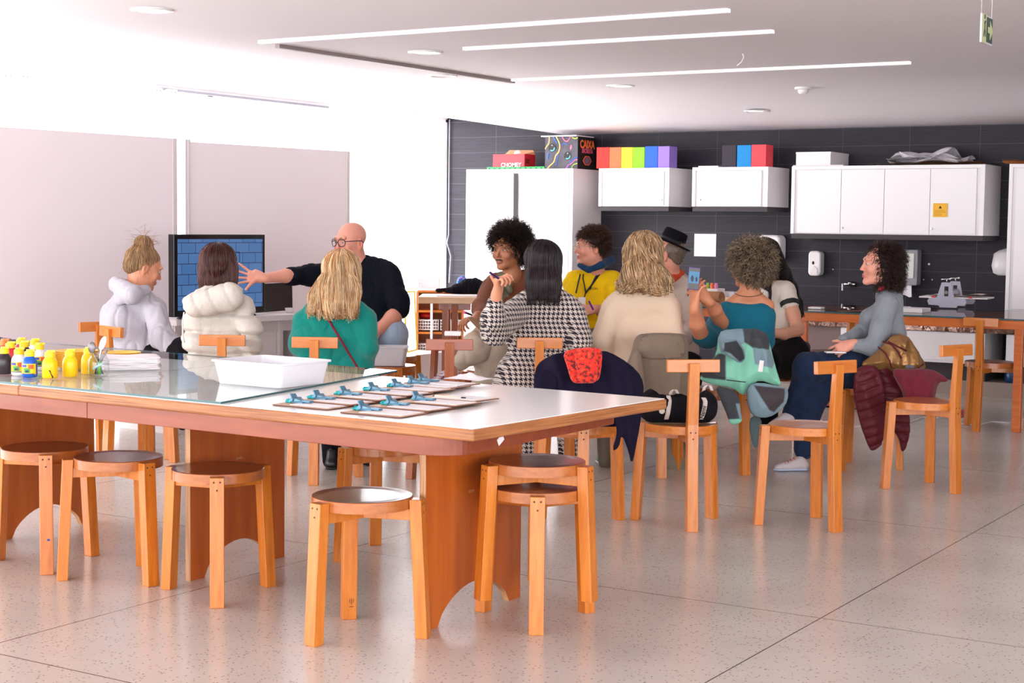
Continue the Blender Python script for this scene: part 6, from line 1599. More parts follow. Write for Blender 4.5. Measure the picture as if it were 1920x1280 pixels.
for px_, d_ in ((738, 10.3), (660, 9.95)):
    b_ = at(px_, 740, d_); b_[2] = 0; shoe(p, b_, b_-FH*.16, M['bootm'], M['black'])

# ---- 5 brown jacket ---------------------------------------------------------
p = person('man with big curly black hair in a brown jacket and khaki trousers', 940, 640, 9.6)
H = Head(952, 470, 9.62, -36, -4, 0, 1.0)
S = SDF(.03); head_sdf(S, H, nose=1.02); neck(S, H, at(960, 515, 9.66), .052); S.cap(at(960, 515, 9.67), at(966, 560, 9.72), .05, .05); S.cap(at(965, 555, 9.72), at(968, 620, 9.72), .05, .05); S.chain(A([(965, 560, 9.72), (922, 542, 9.64), (905, 578, 9.46), (903, 591, 9.34), (897, 593, 9.25)]), [.03, .03, .028, .026, .023], .01)
S.cap(at(896, 592, 9.25), at(893, 596, 9.2), .024, .022); hand(S, at(900, 594, 9.25), -RH*.85-UP*.15-FH*.3, -UP*.9, -1, curl=(.5, .6, .7, .8), L=.17)
bodymesh(S, H, p, SK['brown'], rgb(150, 82, 72), None, rgb(140, 76, 54)); brows(H, p, rgb(24, 16, 16), .0028); eyes(H, p, rgb(40, 28, 22), SK['brown'])
m_ = MB(); m_.tube([tuple(H.P(x, .101-.42*abs(x), -.046-abs(x)*abs(x)*9)) for x in (-.024, -.016, -.008, 0, .008, .016, .024)], [.002, .004, .0045, .003, .0045, .004, .002], 6); obj('moustache', m_, mat('black_hair', rgb(20, 14, 14), .8), p, world=True, smooth=True)
m_ = MB(); m_.ball(tuple(H.P(.082, -.002, -.036)), .0045, 8); m_.ball(tuple(H.P(-.082, -.002, -.036)), .0045, 8); obj('earring', m_, M['chrome'], p, world=True)
S = SDF(.045)
S.cap(at(930, 536, 9.66), at(1000, 536, 9.72), .075, .075, fl=FL); S.cap(at(935, 580, 9.66), at(990, 580, 9.7), .105, .11); S.cap(at(945, 630, 9.68), at(985, 630, 9.7), .115, .115)
S.chain(A([(922, 538, 9.62), (904, 578, 9.45), (906, 592, 9.32)]), [.062, .058, .046], .03); S.chain(A([(1006, 540, 9.7), (1010, 590, 9.6)]), [.06, .055], .03)
S.cap(at(940, 525, 9.68), at(985, 522, 9.7), .045, .05)
fw = H.R[:, 1]; fw = (fw*np.array([1, 1, 0])); fw /= np.linalg.norm(fw); sdv = np.array([fw[1], -fw[0], 0]); ctr = at(958, 560, 9.66)
def jc(V_):
    q = V_-ctr; a = q @ sdv; f = q @ fw; z = q[:, 2]
    w_ = np.clip(.006+(z+.06)*.30, .0, .07); m = (np.abs(a-.01) < w_) & (f > .02) & (np.abs(q @ RH) < .085) & (z > -.06)
    c = np.tile(np.append(L3(rgb(116, 62, 34)), 1), (len(V_), 1)); c[m, :3] = L3(rgb(112, 108, 88)); return c
garment('jacket', S, colmat('jacket_cloth', .85, .1, (200, .3, .002)), p, col=jc, fold=folds(.008, 24, 9), res=.007)
S = SDF(.015); S.cap(at(946, 520, 9.63), at(972, 519, 9.68), .030, .026); S.cap(at(948, 528, 9.62), at(956, 545, 9.60), .026, .018); garment('shirt_collar', S, fabric('olive_tee', rgb(112, 110, 90)), p)
S = SDF(.04); S.chain(A([(968, 640, 9.66), (925, 628, 9.3), (890, 655, 9.12), (868, 676, 9.1)]), [.12, .10, .085, .055]); S.chain(A([(960, 650, 9.6), (925, 655, 9.2), (912, 730, 9.2), (905, 780, 9.2)]), [.12, .095, .085, .07])
garment('trousers', S, fabric('khaki', rgb(188, 172, 152), .9, .1, var=(rgb(206, 192, 174), 14, .3, (1, 1, 1))), p, fold=folds(.010, 18, 11))
b_ = at(903, 790, 9.15); b_[2] = 0; shoe(p, b_, b_-FH*.12-RH*.08, mat('brown_shoe', rgb(96, 66, 50), .6), M['black'])
vol = SDF(.03); vol.ell(H.P(0, -.035, .052), (.092, .095, .088), H.R); vol.ell(H.P(0, -.06, -.01), (.09, .07, .07), H.R)
vol.cut.append(lambda X, H=H: H.loc(X)[..., 1]-.070+1.3*np.maximum(0, .072-H.loc(X)[..., 2]))
hair_radial(p, vol, H, [rgb(22, 14, 14), rgb(34, 22, 20), rgb(14, 10, 12), rgb(56, 36, 28)], n=5200, length=(.045, .085), curl=(.007, 170), rad=.0013, seed=6, droop=.4)
t = thing('clipboard', 'brown clipboard held by the man in the brown jacket', 'clipboard', tuple(at(893, 602, 9.2)))
c0, c1, c2_, c3 = at(876, 596, 9.1), at(916, 596, 9.3), at(924, 614, 9.3), at(900, 622, 9.05)
m_ = MB(); vs = [tuple(v) for v in (c0, c1, c2_, c3)]+[tuple(v+UP*.004) for v in (c0, c1, c2_, c3)]; m_.add(vs, [(0, 3, 2, 1), (4, 5, 6, 7), (0, 1, 5, 4), (1, 2, 6, 5), (2, 3, 7, 6), (3, 0, 4, 7)]); obj('board', m_, M['board'], t, world=True)
m_ = MB(); m_.cyl(tuple(at(873, 586, 9.1)), tuple(at(884, 590, 9.15)), .006, 8); m_.cyl(tuple(at(870, 585, 9.09)), tuple(at(874, 586.5, 9.11)), .008, 8, mi=1)
solo('marker_pen', m_, [M['black'], mat('pink_tip', rgb(226, 90, 150), .5)], 'dark marker pen with a pink end held above the brown clipboard', 'pen')

# ---- 6 checked cardigan ------------------------------------------------------
def houndstooth(cell=.028):
    m = bpy.data.materials.new('houndstooth'); m.use_nodes = True; nt = m.node_tree; b = nt.nodes['Principled BSDF']; N = nt.nodes.new; L = nt.links.new
    tc = N('ShaderNodeTexCoord'); mp = N('ShaderNodeMapping'); mp.inputs['Rotation'].default_value = (0, 0, -V); mp.inputs['Scale'].default_value = (1/cell,)*3; mp.vector_type = 'POINT'
    rot = N('ShaderNodeVectorRotate'); rot.rotation_type = 'Z_AXIS'; rot.inputs['Angle'].default_value = -V; L(tc.outputs['Object'], rot.inputs['Vector'])
    sp = N('ShaderNodeSeparateXYZ'); L(rot.outputs[0], sp.inputs[0])
    def math_(op, a, b_=None):
        n = N('ShaderNodeMath'); n.operation = op
        for i, x in enumerate((a, b_)):
            if x is None: continue
            if isinstance(x, (int, float)): n.inputs[i].default_value = x
            else: L(x, n.inputs[i])
        return n.outputs[0]
    xy = math_('ADD', sp.outputs['X'], math_('MULTIPLY', sp.outputs['Y'], .7))
    u = math_('DIVIDE', xy, cell); v = math_('DIVIDE', sp.outputs['Z'], cell)
    fu = math_('FLOORED_MODULO', u, 1.0); fv = math_('FLOORED_MODULO', v, 1.0)
    cu = math_('GREATER_THAN', fu, .5); cv = math_('GREATER_THAN', fv, .5)
    tw = math_('GREATER_THAN', math_('FLOORED_MODULO', math_('ADD', math_('MULTIPLY', u, 2.0), math_('MULTIPLY', v, 2.0)), 1.0), .5)
    # value = warp colour where twill is up, weft colour elsewhere
    val = math_('ADD', math_('MULTIPLY', tw, cu), math_('MULTIPLY', math_('SUBTRACT', 1.0, tw), cv))
    mx = N('ShaderNodeMix'); mx.data_type = 'RGBA'; mx.inputs['A'].default_value = rgb(206, 194, 186); mx.inputs['B'].default_value = rgb(30, 18, 34); L(val, mx.inputs['Factor'])
    L(mx.outputs['Result'], b.inputs['Base Color']); b.inputs['Roughness'].default_value = .95; b.inputs['Sheen Weight'].default_value = .2
    return m
M['hound'] = houndstooth(.0245)
p = person('person with straight dark hair in a black and cream checked cardigan', 1020, 640, 8.45)
H = Head(1019, 494, 8.42, 168, -3)
S = SDF(.03); head_sdf(S, H, face=False); neck(S, H, at(1020, 540, 8.42)); S.cap(at(1020, 540, 8.43), at(1022, 595, 8.48), .05, .05); S.cap(at(1022, 590, 8.48), at(1022, 650, 8.50), .05, .05); S.chain(A([(1020, 600, 8.48), (970, 590, 8.38), (928, 618, 8.14), (926, 600, 8.09), (928, 575, 8.06)]), [.03]*5, .01)
S.chain(A([(928, 575, 8.06), (931, 552, 8.03)]), [.030, .028], .015)
hand(S, at(931, 553, 8.03), UP*.85+RH*.1-FH*.15, RH*.8-FH*.3, 1, curl=(.9, 1.1, 1.2, 1.2), L=.175, thumb=(.2, .6))
S.cap(at(933, 538, 8.0), at(921, 518, 7.98), .010, .008, .005)
bodymesh(S, H, p, SK['warm'])
S = SDF(.045)
S.cap(at(985, 578, 8.42), at(1058, 578, 8.42), .085, .085, fl=FL); S.cap(at(985, 630, 8.44), at(1060, 632, 8.44), .11, .11, fl=(FH, .8)); S.cap(at(975, 700, 8.46), at(1066, 700, 8.46), .125, .12, fl=(FH, .9)); S.cap(at(965, 730, 8.48), at(1060, 735, 8.48), .125, .12)
S.chain(A([(1078, 590, 8.42), (1088, 640, 8.36), (1080, 665, 8.5)]), [.062, .060, .05], .03)
S.chain(A([(968, 585, 8.38), (928, 622, 8.14), (925, 600, 8.08), (929, 568, 8.05)]), [.075, .068, .060, .040], .03)
S.cap(at(1000, 556, 8.42), at(1040, 556, 8.42), .05, .05)
garment('cardigan', S, M['hound'], p, fold=folds(.006, 22, 12))
S = SDF(.02); S.cap(at(998, 549, 8.36), at(1042, 549, 8.36), .026, .026); garment('collar', S, fabric('grey_collar', rgb(176, 166, 178)), p)
vol = SDF(.03); vol.ell(H.P(0, -.025, .042), (.088, .100, .086), H.R); vol.cap(at(1019, 490, 8.38), at(1020, 530, 8.33), .092, .088, fl=(FH, .6)); vol.cap(at(1030, 535, 8.32), at(1032, 556, 8.31), .05, .032, fl=(FH, .45)); vol.cap(at(1002, 535, 8.33), at(1000, 545, 8.33), .04, .022, fl=(FH, .5))
hair_on_volume(p, vol, H, [rgb(30, 20, 24), rgb(48, 34, 38), rgb(18, 12, 16), rgb(70, 54, 56)], n=3000, length=(.22, .35), crown=(.0, -.01, .13), zend=at(1020, 556, 8.3)[2], seed=7, rad=.0014, wave=(.004, 18))
S = SDF(.03); S.chain(A([(985, 740, 8.7), (985, 790, 8.85), (992, 850, 8.85)]), [.09, .075, .07]); S.chain(A([(1065, 740, 8.7), (1066, 780, 8.8), (1066, 865, 8.75)]), [.09, .075, .055]); garment('trousers', S, M['hound'], p, fold=folds(.005, 20, 13))
b_ = at(988, 862, 8.85); b_[2] = 0; shoe(p, b_, b_+FH*.1+RH*.05, mat('pale_shoe', rgb(214, 208, 206), .5), M['offwhite'])
b_ = at(1066, 868, 8.72); b_[2] = 0; shoe(p, b_, b_+FH*.14, mat('pale_shoe2', rgb(214, 208, 206), .5), M['offwhite'])
m_ = MB(); m_.cyl(tuple(at(919, 511, 7.93)), tuple(at(941, 526, 7.99)), .006, 10); m_.ball(tuple(at(919, 511, 7.93)), .0065, 8); solo('marker_pen', m_, mat('purple_pen', rgb(60, 30, 90), .3), 'purple marker pen held up by the person in the checked cardigan', 'pen')

# ---- 7 yellow hoodie -----------------------------------------------------------
p = person('man with round glasses in a bright yellow hoodie with a lanyard', 1110, 640, 9.95)
H = Head(1107, 465, 9.98, -72, -2, 0, .93)
S = SDF(.03); head_sdf(S, H, nose=1.03); neck(S, H, at(1115, 505, 10.02), .055); S.cap(at(1115, 505, 10.03), at(1118, 560, 10.08), .05, .05); S.cap(at(1118, 550, 10.08), at(1120, 620, 10.08), .05, .05); S.chain(A([(1118, 560, 10.08), (1150, 542, 10.04), (1158, 586, 9.87), (1130, 586, 9.72)]), [.03]*4, .01)
S.cap(at(1128, 585, 9.72), at(1116, 578, 9.66), .028, .024); hand(S, at(1118, 579, 9.68), -RH*.75-UP*.1-FH*.45, -UP*.5+FH*.6, -1, curl=(.8, .9, 1.0, 1.0), L=.17)
bodymesh(S, H, p, SK['pink'], LIP, (rgb(150, 100, 70), .35, False), rgb(214, 116, 96)); brows(H, p, rgb(70, 44, 32), .0026); eyes(H, p, lidcol=SK['pink'])
m_ = MB()
for sx in (-1, 1):
    m_.tube([tuple(H.P(sx*(.033+.022*math.cos(a)), .108, .010+.020*math.sin(a))) for a in [2*PI*i/22 for i in range(22)]], .0013, 5, closed=True)
    m_.tube([tuple(H.P(sx*x, y, z)) for x, y, z in ((.055, .105, .014), (.076, .05, .014), (.082, -.01, .010))], .0012, 5)
obj('glasses', m_, mat('thin_gold', rgb(180, 160, 130), .3, metal=.6), p, world=True, smooth=True)
S = SDF(.045)
S.cap(at(1080, 530, 10.0), at(1146, 530, 10.05), .08, .08, fl=FL); S.cap(at(1086, 575, 10.0), at(1140, 575, 10.05), .105, .11); S.cap(at(1090, 630, 10.0), at(1140, 630, 10.05), .12, .12)
S.chain(A([(1076, 535, 9.98), (1078, 590, 9.85)]), [.062, .055], .03); S.chain(A([(1150, 535, 10.02), (1158, 590, 9.85), (1132, 588, 9.72)]), [.065, .058, .042], .03)
HS = S
garment('hoodie', S, fabric('yellow_fleece', rgb(248, 204, 0), .85, .1), p, fold=folds(.008, 22, 14))
S = SDF(.02); 
S.cap(at(1086, 497, 9.95), at(1104, 506, 9.91), .015, .018); S.cap(at(1104, 506, 9.91), at(1128, 497, 9.94), .018, .024); S.cap(at(1128, 497, 9.96), at(1142, 489, 10.06), .026, .036, fl=(UP, .8)); S.cap(at(1142, 490, 10.08), at(1120, 494, 10.18), .040, .04)
garment('hood', S, fabric('navy_hood', rgb(10, 54, 92), .85, .2), p, fold=folds(.004, 30, 15))
M['navycord'] = mat('navy_cord', rgb(24, 44, 74), .7); M['blackrib'] = mat('black_ribbon', rgb(26, 20, 26), .6)
def ontorso(S, pts, d0, d1, off=.004): return [tuple(surf(S, x, y, d0, d1)-FH*off) for x, y in pts]
for a_, nm, r_, mm in (([(1088, 514), (1086, 522), (1083, 535), (1080, 549)], 'drawcord', .0045, M['navycord']), ([(1120, 514), (1115, 522), (1110, 532), (1106, 543)], 'drawcord', .0045, M['navycord']),
                  ([(1094, 514), (1093, 522), (1096, 536), (1098, 548), (1094, 562)], 'lanyard', .0045, M['blackrib']), ([(1124, 514), (1118, 522), (1108, 536), (1098, 549)], 'lanyard', .006, M['blackrib'])):
    P = ontorso(HS, a_, 9.6, 10.1); m_ = MB(); m_.tube(P, r_, 6); obj(nm, m_, mm, p, world=True, smooth=True)
q = surf(HS, 1091, 566, 9.6, 10.1)-FH*.008; m_ = MB(); m_.box(tuple(q), (.045, .003, .06), rz=V); obj('name_badge', m_, M['paper'], p, world=True)
q = surf(HS, 1113, 541, 9.6, 10.1)-FH*.006; o = text3d('MON', .022, Matrix.Translation(tuple(q-np.array(p.location))) @ Matrix.Rotation(V, 4, 'Z') @ Rx, M['black'], p, name='chest_lettering')
S = SDF(.04); S.chain(A([(1115, 650, 10.0), (1100, 655, 9.5), (1100, 780, 9.5)]), [.13, .09, .06]); S.chain(A([(1135, 650, 10.0), (1150, 655, 9.5), (1150, 790, 9.5)]), [.13, .09, .06]); garment('trousers', S, fabric('grey_slacks', rgb(120, 112, 106)), p, fold=folds(.006, 20, 16))
vol = SDF(.03); vol.ell(H.P(0, -.028, .050), (.082, .096, .084), H.R); vol.ell(H.P(0, -.07, -.01), (.065, .04, .05), H.R)
vol.cut.append(lambda X, H=H: H.loc(X)[..., 1]-.085+1.6*np.maximum(0, .070-H.loc(X)[..., 2]) - .0)
hair_radial(p, vol, H, [rgb(52, 32, 26), rgb(78, 48, 36), rgb(36, 22, 20), rgb(104, 68, 50)], n=3600, length=(.018, .038), curl=(.005, 120), rad=.0014, seed=8, droop=.8)
m_ = MB(); m_.cyl(tuple(at(1104, 564, 9.58)), tuple(at(1112, 580, 9.62)), .006, 8); solo('marker_pen', m_, mat('violet_pen', rgb(120, 50, 160), .3), 'violet marker pen in the hand of the man in yellow', 'pen')

# ---- 8 cream sweater -----------------------------------------------------------
p = person('person with wavy blonde hair in a cream knitted sweater, seen from behind', 1205, 640, 8.65)
H = Head(1206, 477, 8.62, -172, -2)
S = SDF(.03); head_sdf(S, H); neck(S, H, at(1204, 522, 8.62)); S.cap(at(1204, 522, 8.63), at(1202, 585, 8.68), .05, .05); S.cap(at(1202, 580, 8.68), at(1204, 650, 8.70), .05, .05); bodymesh(S, H, p, SK['fair'], res=.007)
S = SDF(.045)
S.cap(at(1166, 572, 8.62), at(1244, 568, 8.62), .086, .082, fl=FL); S.cap(at(1168, 625, 8.64), at(1238, 625, 8.64), .105, .10, fl=(FH, .8)); S.cap(at(1180, 680, 8.66), at(1236, 680, 8.66), .105, .10)
S.chain(A([(1148, 580, 8.62), (1128, 640, 8.56), (1134, 668, 8.62)]), [.066, .058, .048], .025); S.chain(A([(1258, 580, 8.62), (1264, 640, 8.6), (1256, 660, 8.75)]), [.062, .054, .045], .025)
S.cap(at(1185, 545, 8.62), at(1225, 545, 8.62), .045, .045)
garment('sweater', S, fabric('cream_knit', rgb(224, 200, 176), .95, .3, (200, .3, .002)), p, fold=folds(.006, 20, 17))
S = SDF(.03); S.chain(A([(1236, 700, 8.75), (1262, 735, 9.0), (1262, 800, 8.95), (1268, 872, 8.9)]), [.10, .09, .075, .085]); S.chain(A([(1180, 700, 8.75), (1150, 740, 8.95), (1140, 800, 8.9), (1140, 862, 8.9)]), [.10, .085, .06, .058]); garment('trousers', S, fabric('taupe_trousers', rgb(120, 108, 94)), p, fold=folds(.007, 22, 18))
b_ = at(1134, 864, 8.95); b_[2] = 0; shoe(p, b_, b_+FH*.10-RH*.02, mat('green_shoe', rgb(120, 160, 130), .5), M['white'])
vol = SDF(.03); vol.ell(H.P(0, -.025, .042), (.090, .100, .088), H.R); vol.cap(at(1205, 470, 8.58), at(1208, 510, 8.52), .095, .10, fl=(FH, .6)); vol.cap(at(1200, 512, 8.50), at(1222, 522, 8.48), .085, .085, fl=(FH, .45)); vol.cap(at(1180, 522, 8.5), at(1165, 530, 8.5), .04, .026, fl=(FH, .5)); vol.cap(at(1238, 518, 8.5), at(1250, 524, 8.5), .04, .030, fl=(FH, .5))
hair_on_volume(p, vol, H, [rgb(190, 146, 100), rgb(224, 188, 142), rgb(140, 102, 70), rgb(236, 208, 168), rgb(110, 82, 60)], n=3800, length=(.20, .335), crown=(.0, -.01, .13), zend=at(1205, 536, 8.5)[2], seed=9, rad=.0017, wave=(.012, 46), under=rgb(150, 112, 76))

# ---- 9 man in black hat ----------------------------------------------------------
p = person('bearded man in a black brimmed hat, beige jacket and orange shirt, turned away', 1255, 640, 9.95)
H = Head(1250, 478, 9.95, -112, 2)
S = SDF(.03); head_sdf(S, H); neck(S, H, at(1258, 520, 10.0), .056); S.cap(at(1258, 520, 10.0), at(1255, 575, 10.02), .05, .05); S.cap(at(1255, 570, 10.02), at(1258, 640, 10.02), .05, .05); bodymesh(S, H, p, SK['pink'], LIP, (rgb(196, 176, 160), .7, True), rgb(214, 110, 88))
t_ = H
hat = thing('brimmed_hat', 'black felt hat with a wide brim worn by the man in the beige jacket', 'hat', tuple(H.P(0, -.01, .075)))
m_ = MB(); tilt = Matrix.Translation(tuple(at(1259, 457, 9.95))) @ Matrix([[*map(float, RH)], [*map(float, FH)], [0, 0, 1]]).transposed().to_4x4() @ Matrix.Rotation(math.radians(23), 4, 'Y') @ Matrix.Diagonal((1.0, 1.12, 1.0, 1))
m_.lathe([(.078, -.004), (.122, .0), (.128, .004), (.126, .008), (.084, .006), (.080, .030), (.074, .082), (.062, .090), (0, .084)], 40, M=tilt); hb = obj('felt_crown_and_brim', m_, fabric('black_felt', rgb(16, 15, 20), .9, .3), hat, world=True, smooth=True, auto=1.0)
m_ = MB(); m_.lathe([(.0825, .008), (.0845, .009), (.0805, .028), (.079, .028)], 40, M=tilt); obj('hat_band', m_, M['black'], hat, world=True, smooth=True)
vol = SDF(.02); vol.ell(H.P(0, -.03, .035), (.078, .092, .078), H.R); vol.ell(H.P(0, -.068, -.015), (.055, .034, .045), H.R); vol.cut.append(lambda X, H=H: H.loc(X)[..., 1]-.02)
hair_radial(p, vol, H, [rgb(130, 112, 98), rgb(170, 150, 134), rgb(98, 80, 68)], n=900, length=(.006, .012), curl=(.001, 100), rad=.0013, seed=10, m=4)
S = SDF(.045)
S.cap(at(1220, 548, 10.0), at(1284, 546, 10.0), .085, .085, fl=FL); S.cap(at(1228, 600, 10.0), at(1280, 600, 10.0), .115, .115); S.cap(at(1235, 660, 10.0), at(1275, 660, 10.0), .125, .12)
S.chain(A([(1292, 555, 9.98), (1303, 610, 9.85), (1280, 640, 9.6)]), [.066, .060, .046], .03); S.cap(at(1240, 528, 10.0), at(1274, 526, 10.02), .055, .055)
garment('jacket', S, fabric('beige_canvas', rgb(196, 180, 168), .85, .1), p, fold=folds(.010, 22, 19))
S = SDF(.02); S.cap(at(1256, 524, 9.92), at(1276, 512, 10.0), .030, .026); S.cap(at(1254, 526, 9.9), at(1258, 536, 9.89), .028, .018); garment('shirt_collar', S, fabric('orange_shirt', rgb(206, 72, 32)), p)
S = SDF(.04); S.chain(A([(1250, 690, 10.0), (1290, 690, 9.5), (1290, 800, 9.5)]), [.13, .09, .06]); garment('trousers', S, fabric('dark_slacks', rgb(24, 20, 26)), p)

# ---- 10 teal top with phone ---------------------------------------------------------
p = person('person with short curly grey-brown hair in a teal top holding up a phone', 1400, 640, 8.95)
H = Head(1403, 500, 8.92, -146, -4)
S = SDF(.03); head_sdf(S, H); neck(S, H, at(1405, 552, 8.92), .050); S.cap(at(1378, 584, 8.92), at(1430, 584, 8.92), .060, .058, fl=FL); S.cap(at(1404, 600, 8.96), at(1400, 650, 8.98), .05, .05); S.cap(at(1390, 556, 8.92), at(1366, 572, 8.92), .036, .030, .03); S.cap(at(1420, 558, 8.92), at(1442, 572, 8.92), .036, .028, .03)
S.chain(A([(1314, 628, 8.62), (1307, 606, 8.52), (1302, 577, 8.44)]), [.044, .040, .027], .02)
hand(S, at(1302, 576, 8.44), UP*.96+RH*.05, RH*.85+FH*.5, 1, L=.17, curl=(.25, .3, .35, .5), thumb=(.4, .2))
S.chain(A([(1352, 604, 8.75), (1340, 580, 8.6), (1326, 562, 8.5)]), [.042, .036, .027], .02)
hand(S, at(1327, 563, 8.5), UP*.65-RH*.75-FH*.1, -RH*.3+FH*.8, -1, L=.17, curl=(.5, .6, .7, .8), thumb=(.6, .3))
bodymesh(S, H, p, SK['tan'], LIP)
S = SDF(.045)
S.cap(at(1366, 591, 8.92), at(1424, 590, 8.92), .082, .080, fl=(FH, .78)); S.cap(at(1368, 625, 8.93), at(1416, 625, 8.93), .095, .095, fl=(FH, .85)); S.cap(at(1372, 670, 8.95), at(1412, 670, 8.95), .10, .10)
S.chain(A([(1354, 594, 8.9), (1326, 634, 8.68), (1313, 630, 8.62)]), [.062, .054, .047], .03); S.chain(A([(1434, 594, 8.94), (1436, 640, 8.96)]), [.055, .05], .03)
nc = at(1405, 553, 8.90)
def scoop(X): q = (X-nc); a = q @ RH; b_ = q @ FH; return .0-(np.sqrt((a/.108)**2+(b_/.25)**2+(q[..., 2]/.050)**2)-1)*.05
garment('top', S, fabric('teal_jersey', rgb(0, 98, 122), .8, .2), p, fold=folds(.004, 20, 20), cuts=[scoop])
m_ = MB(); m_.tube([tuple(at(1404+27*math.cos(a), 547+9*math.sin(a), 8.85+.05*math.cos(a)**2)) for a in [PI*i/12 for i in range(13)]], .0016, 5); obj('necklace', m_, M['black'], p, world=True)
m_ = MB(); m_.tube([tuple(H.P(x, y, z)) for x, y, z in ((-.082, -.01, .012), (-.078, .05, .016), (-.058, .10, .016))], .0028, 6); m_.tube([tuple(H.P(-.033-.024*math.cos(a), .108, .010+.02*math.sin(a))) for a in [2*PI*i/20 for i in range(20)]], .0028, 6, closed=True); obj('glasses', m_, M['specs'], p, world=True, smooth=True)
vol = SDF(.03); vol.ell(H.P(0, -.034, .045), (.096, .100, .090), H.R); vol.ell(H.P(0, -.075, -.015), (.085, .055, .06), H.R); vol.cut.append(lambda X, H=H: H.loc(X)[..., 1]-.074+1.0*np.maximum(0, .05-H.loc(X)[..., 2]))
hair_radial(p, vol, H, [rgb(92, 74, 60), rgb(146, 122, 98), rgb(56, 44, 38), rgb(180, 158, 128)], n=3800, length=(.04, .07), curl=(.010, 90), rad=.0017, seed=11, droop=1.1, under=rgb(60, 48, 42))
t = thing('smartphone', 'smartphone held up by the person in teal, its screen showing the room', 'phone', tuple(at(1301, 522, 8.41)), V-.15)
m_ = MB(); m_.box((0, 0, 0), (.060, .009, .118), M=Matrix.Rotation(.08, 4, 'Y')); obj('phone_case', m_, mat('phone_violet', rgb(84, 60, 140), .3), t, bevel=.003)
m_ = MB(); m_.box((0.001, -.0052, 0), (.054, .0012, .110), M=Matrix.Rotation(.08, 4, 'Y')); sc2 = obj('phone_screen', m_, M['blackgloss'], t)
m_ = MB(); m_.box((0.001, -.0062, .006), (.054, .0008, .062), M=Matrix.Rotation(.08, 4, 'Y')); obj('camera_preview', m_, mat('preview_blue', rgb(44, 96, 130), .4, emit=.4), sc2)
m_ = MB(); m_.ball((-.008, -.0068, .0), (.008, .0006, .018), 8); m_.ball((.014, -.0068, -.004), (.006, .0006, .014), 8); obj('preview_figures', m_, mat('preview_dark', rgb(24, 44, 66), .5), sc2)

# ---- 11 white T-shirt, long black hair --------------------------------------------------
p = person('person with very long black hair in a white T-shirt', 1460, 640, 9.9)
H = Head(1424, 484, 9.88, -100, -10)
S = SDF(.03); head_sdf(S, H); neck(S, H, at(1438, 530, 9.9)); S.cap(at(1452, 575, 9.94), at(1462, 640, 9.94), .05, .05)
S.chain(A([(1480, 560, 9.84), (1487, 590, 9.8), (1496, 617, 9.76)]), [.046, .042, .038], .02); S.chain(A([(1496, 619, 9.76), (1470, 626, 9.62), (1440, 624, 9.5)]), [.038, .033, .026], .02)
hand(S, at(1440, 624, 9.5), -RH*.9-FH*.2, -UP, 1, L=.165)
bodymesh(S, H, p, SK['fair'])
S = SDF(.04); S.cap(at(1440, 550, 9.9), at(1470, 552, 9.92), .08, .08); S.cap(at(1446, 590, 9.92), at(1464, 592, 9.92), .105, .105); S.cap(at(1452, 625, 9.92), at(1466, 628, 9.92), .10, .10)
S.chain(A([(1472, 545, 9.88), (1480, 568, 9.83)]), [.066, .058], .025)
zc = float(at(1450, 627, 9.9)[2]); garment('t_shirt', S, fabric('offwhite_tee', rgb(226, 216, 204), .9, .1), p, fold=folds(.007, 22, 21), cuts=[lambda X: zc-X[..., 2]])
S = SDF(.005); a_, b_ = at(1479.5, 566, 9.83), at(1481, 573, 9.82); S.cap(a_, b_, .0595, .0575); dd = (b_-a_)/np.linalg.norm(b_-a_); S.cut = [lambda X: (X-b_) @ dd-.004, lambda X: (a_-X) @ dd-.002]; garment('sleeve_trim', S, M['black'], p, res=.005)
S = SDF(.04); S.chain(A([(1466, 645, 9.92), (1478, 670, 9.9), (1430, 680, 9.4), (1440, 800, 9.4)]), [.12, .13, .09, .06]); garment('trousers', S, fabric('black_jeans', rgb(20, 17, 22)), p)
vol = SDF(.03); vol.ell(H.P(0, -.028, .042), (.086, .100, .084), H.R); vol.chain(A([(1440, 480, 9.92), (1464, 512, 9.99), (1480, 540, 10.03), (1492, 566, 10.05), (1500, 590, 10.05)]), [.085, .058, .042, .034, .024], .03, (FH, .6)); vol.chain(A([(1428, 515, 9.84), (1434, 540, 9.80)]), [.04, .018], .02)
vol.cut.append(lambda X, H=H: H.loc(X)[..., 1]-.075+.9*np.maximum(0, .07-H.loc(X)[..., 2])-.3*np.maximum(0, -.08-H.loc(X)[..., 2])*3)
hair_on_volume(p, vol, H, [rgb(20, 14, 18), rgb(34, 24, 28), rgb(12, 9, 12), rgb(54, 36, 34)], n=2200, length=(.30, .50), crown=(0, -.01, .12), zend=at(1490, 585, 9.78)[2], seed=12, rad=.0016, wave=(.004, 25))
S = SDF(.04); S.cap(at(1500, 660, 9.95), at(1512, 700, 9.95), .05, .06); S.cap(at(1490, 650, 9.98), at(1508, 650, 9.98), .03, .035)
o = garment('cloth', S, fabric('charcoal_cloth', rgb(70, 64, 66)), None, fold=folds(.006, 30, 22)); o.name = 'folded_jacket'; setp(o, 'charcoal jacket hanging behind the person with long black hair', 'jacket')

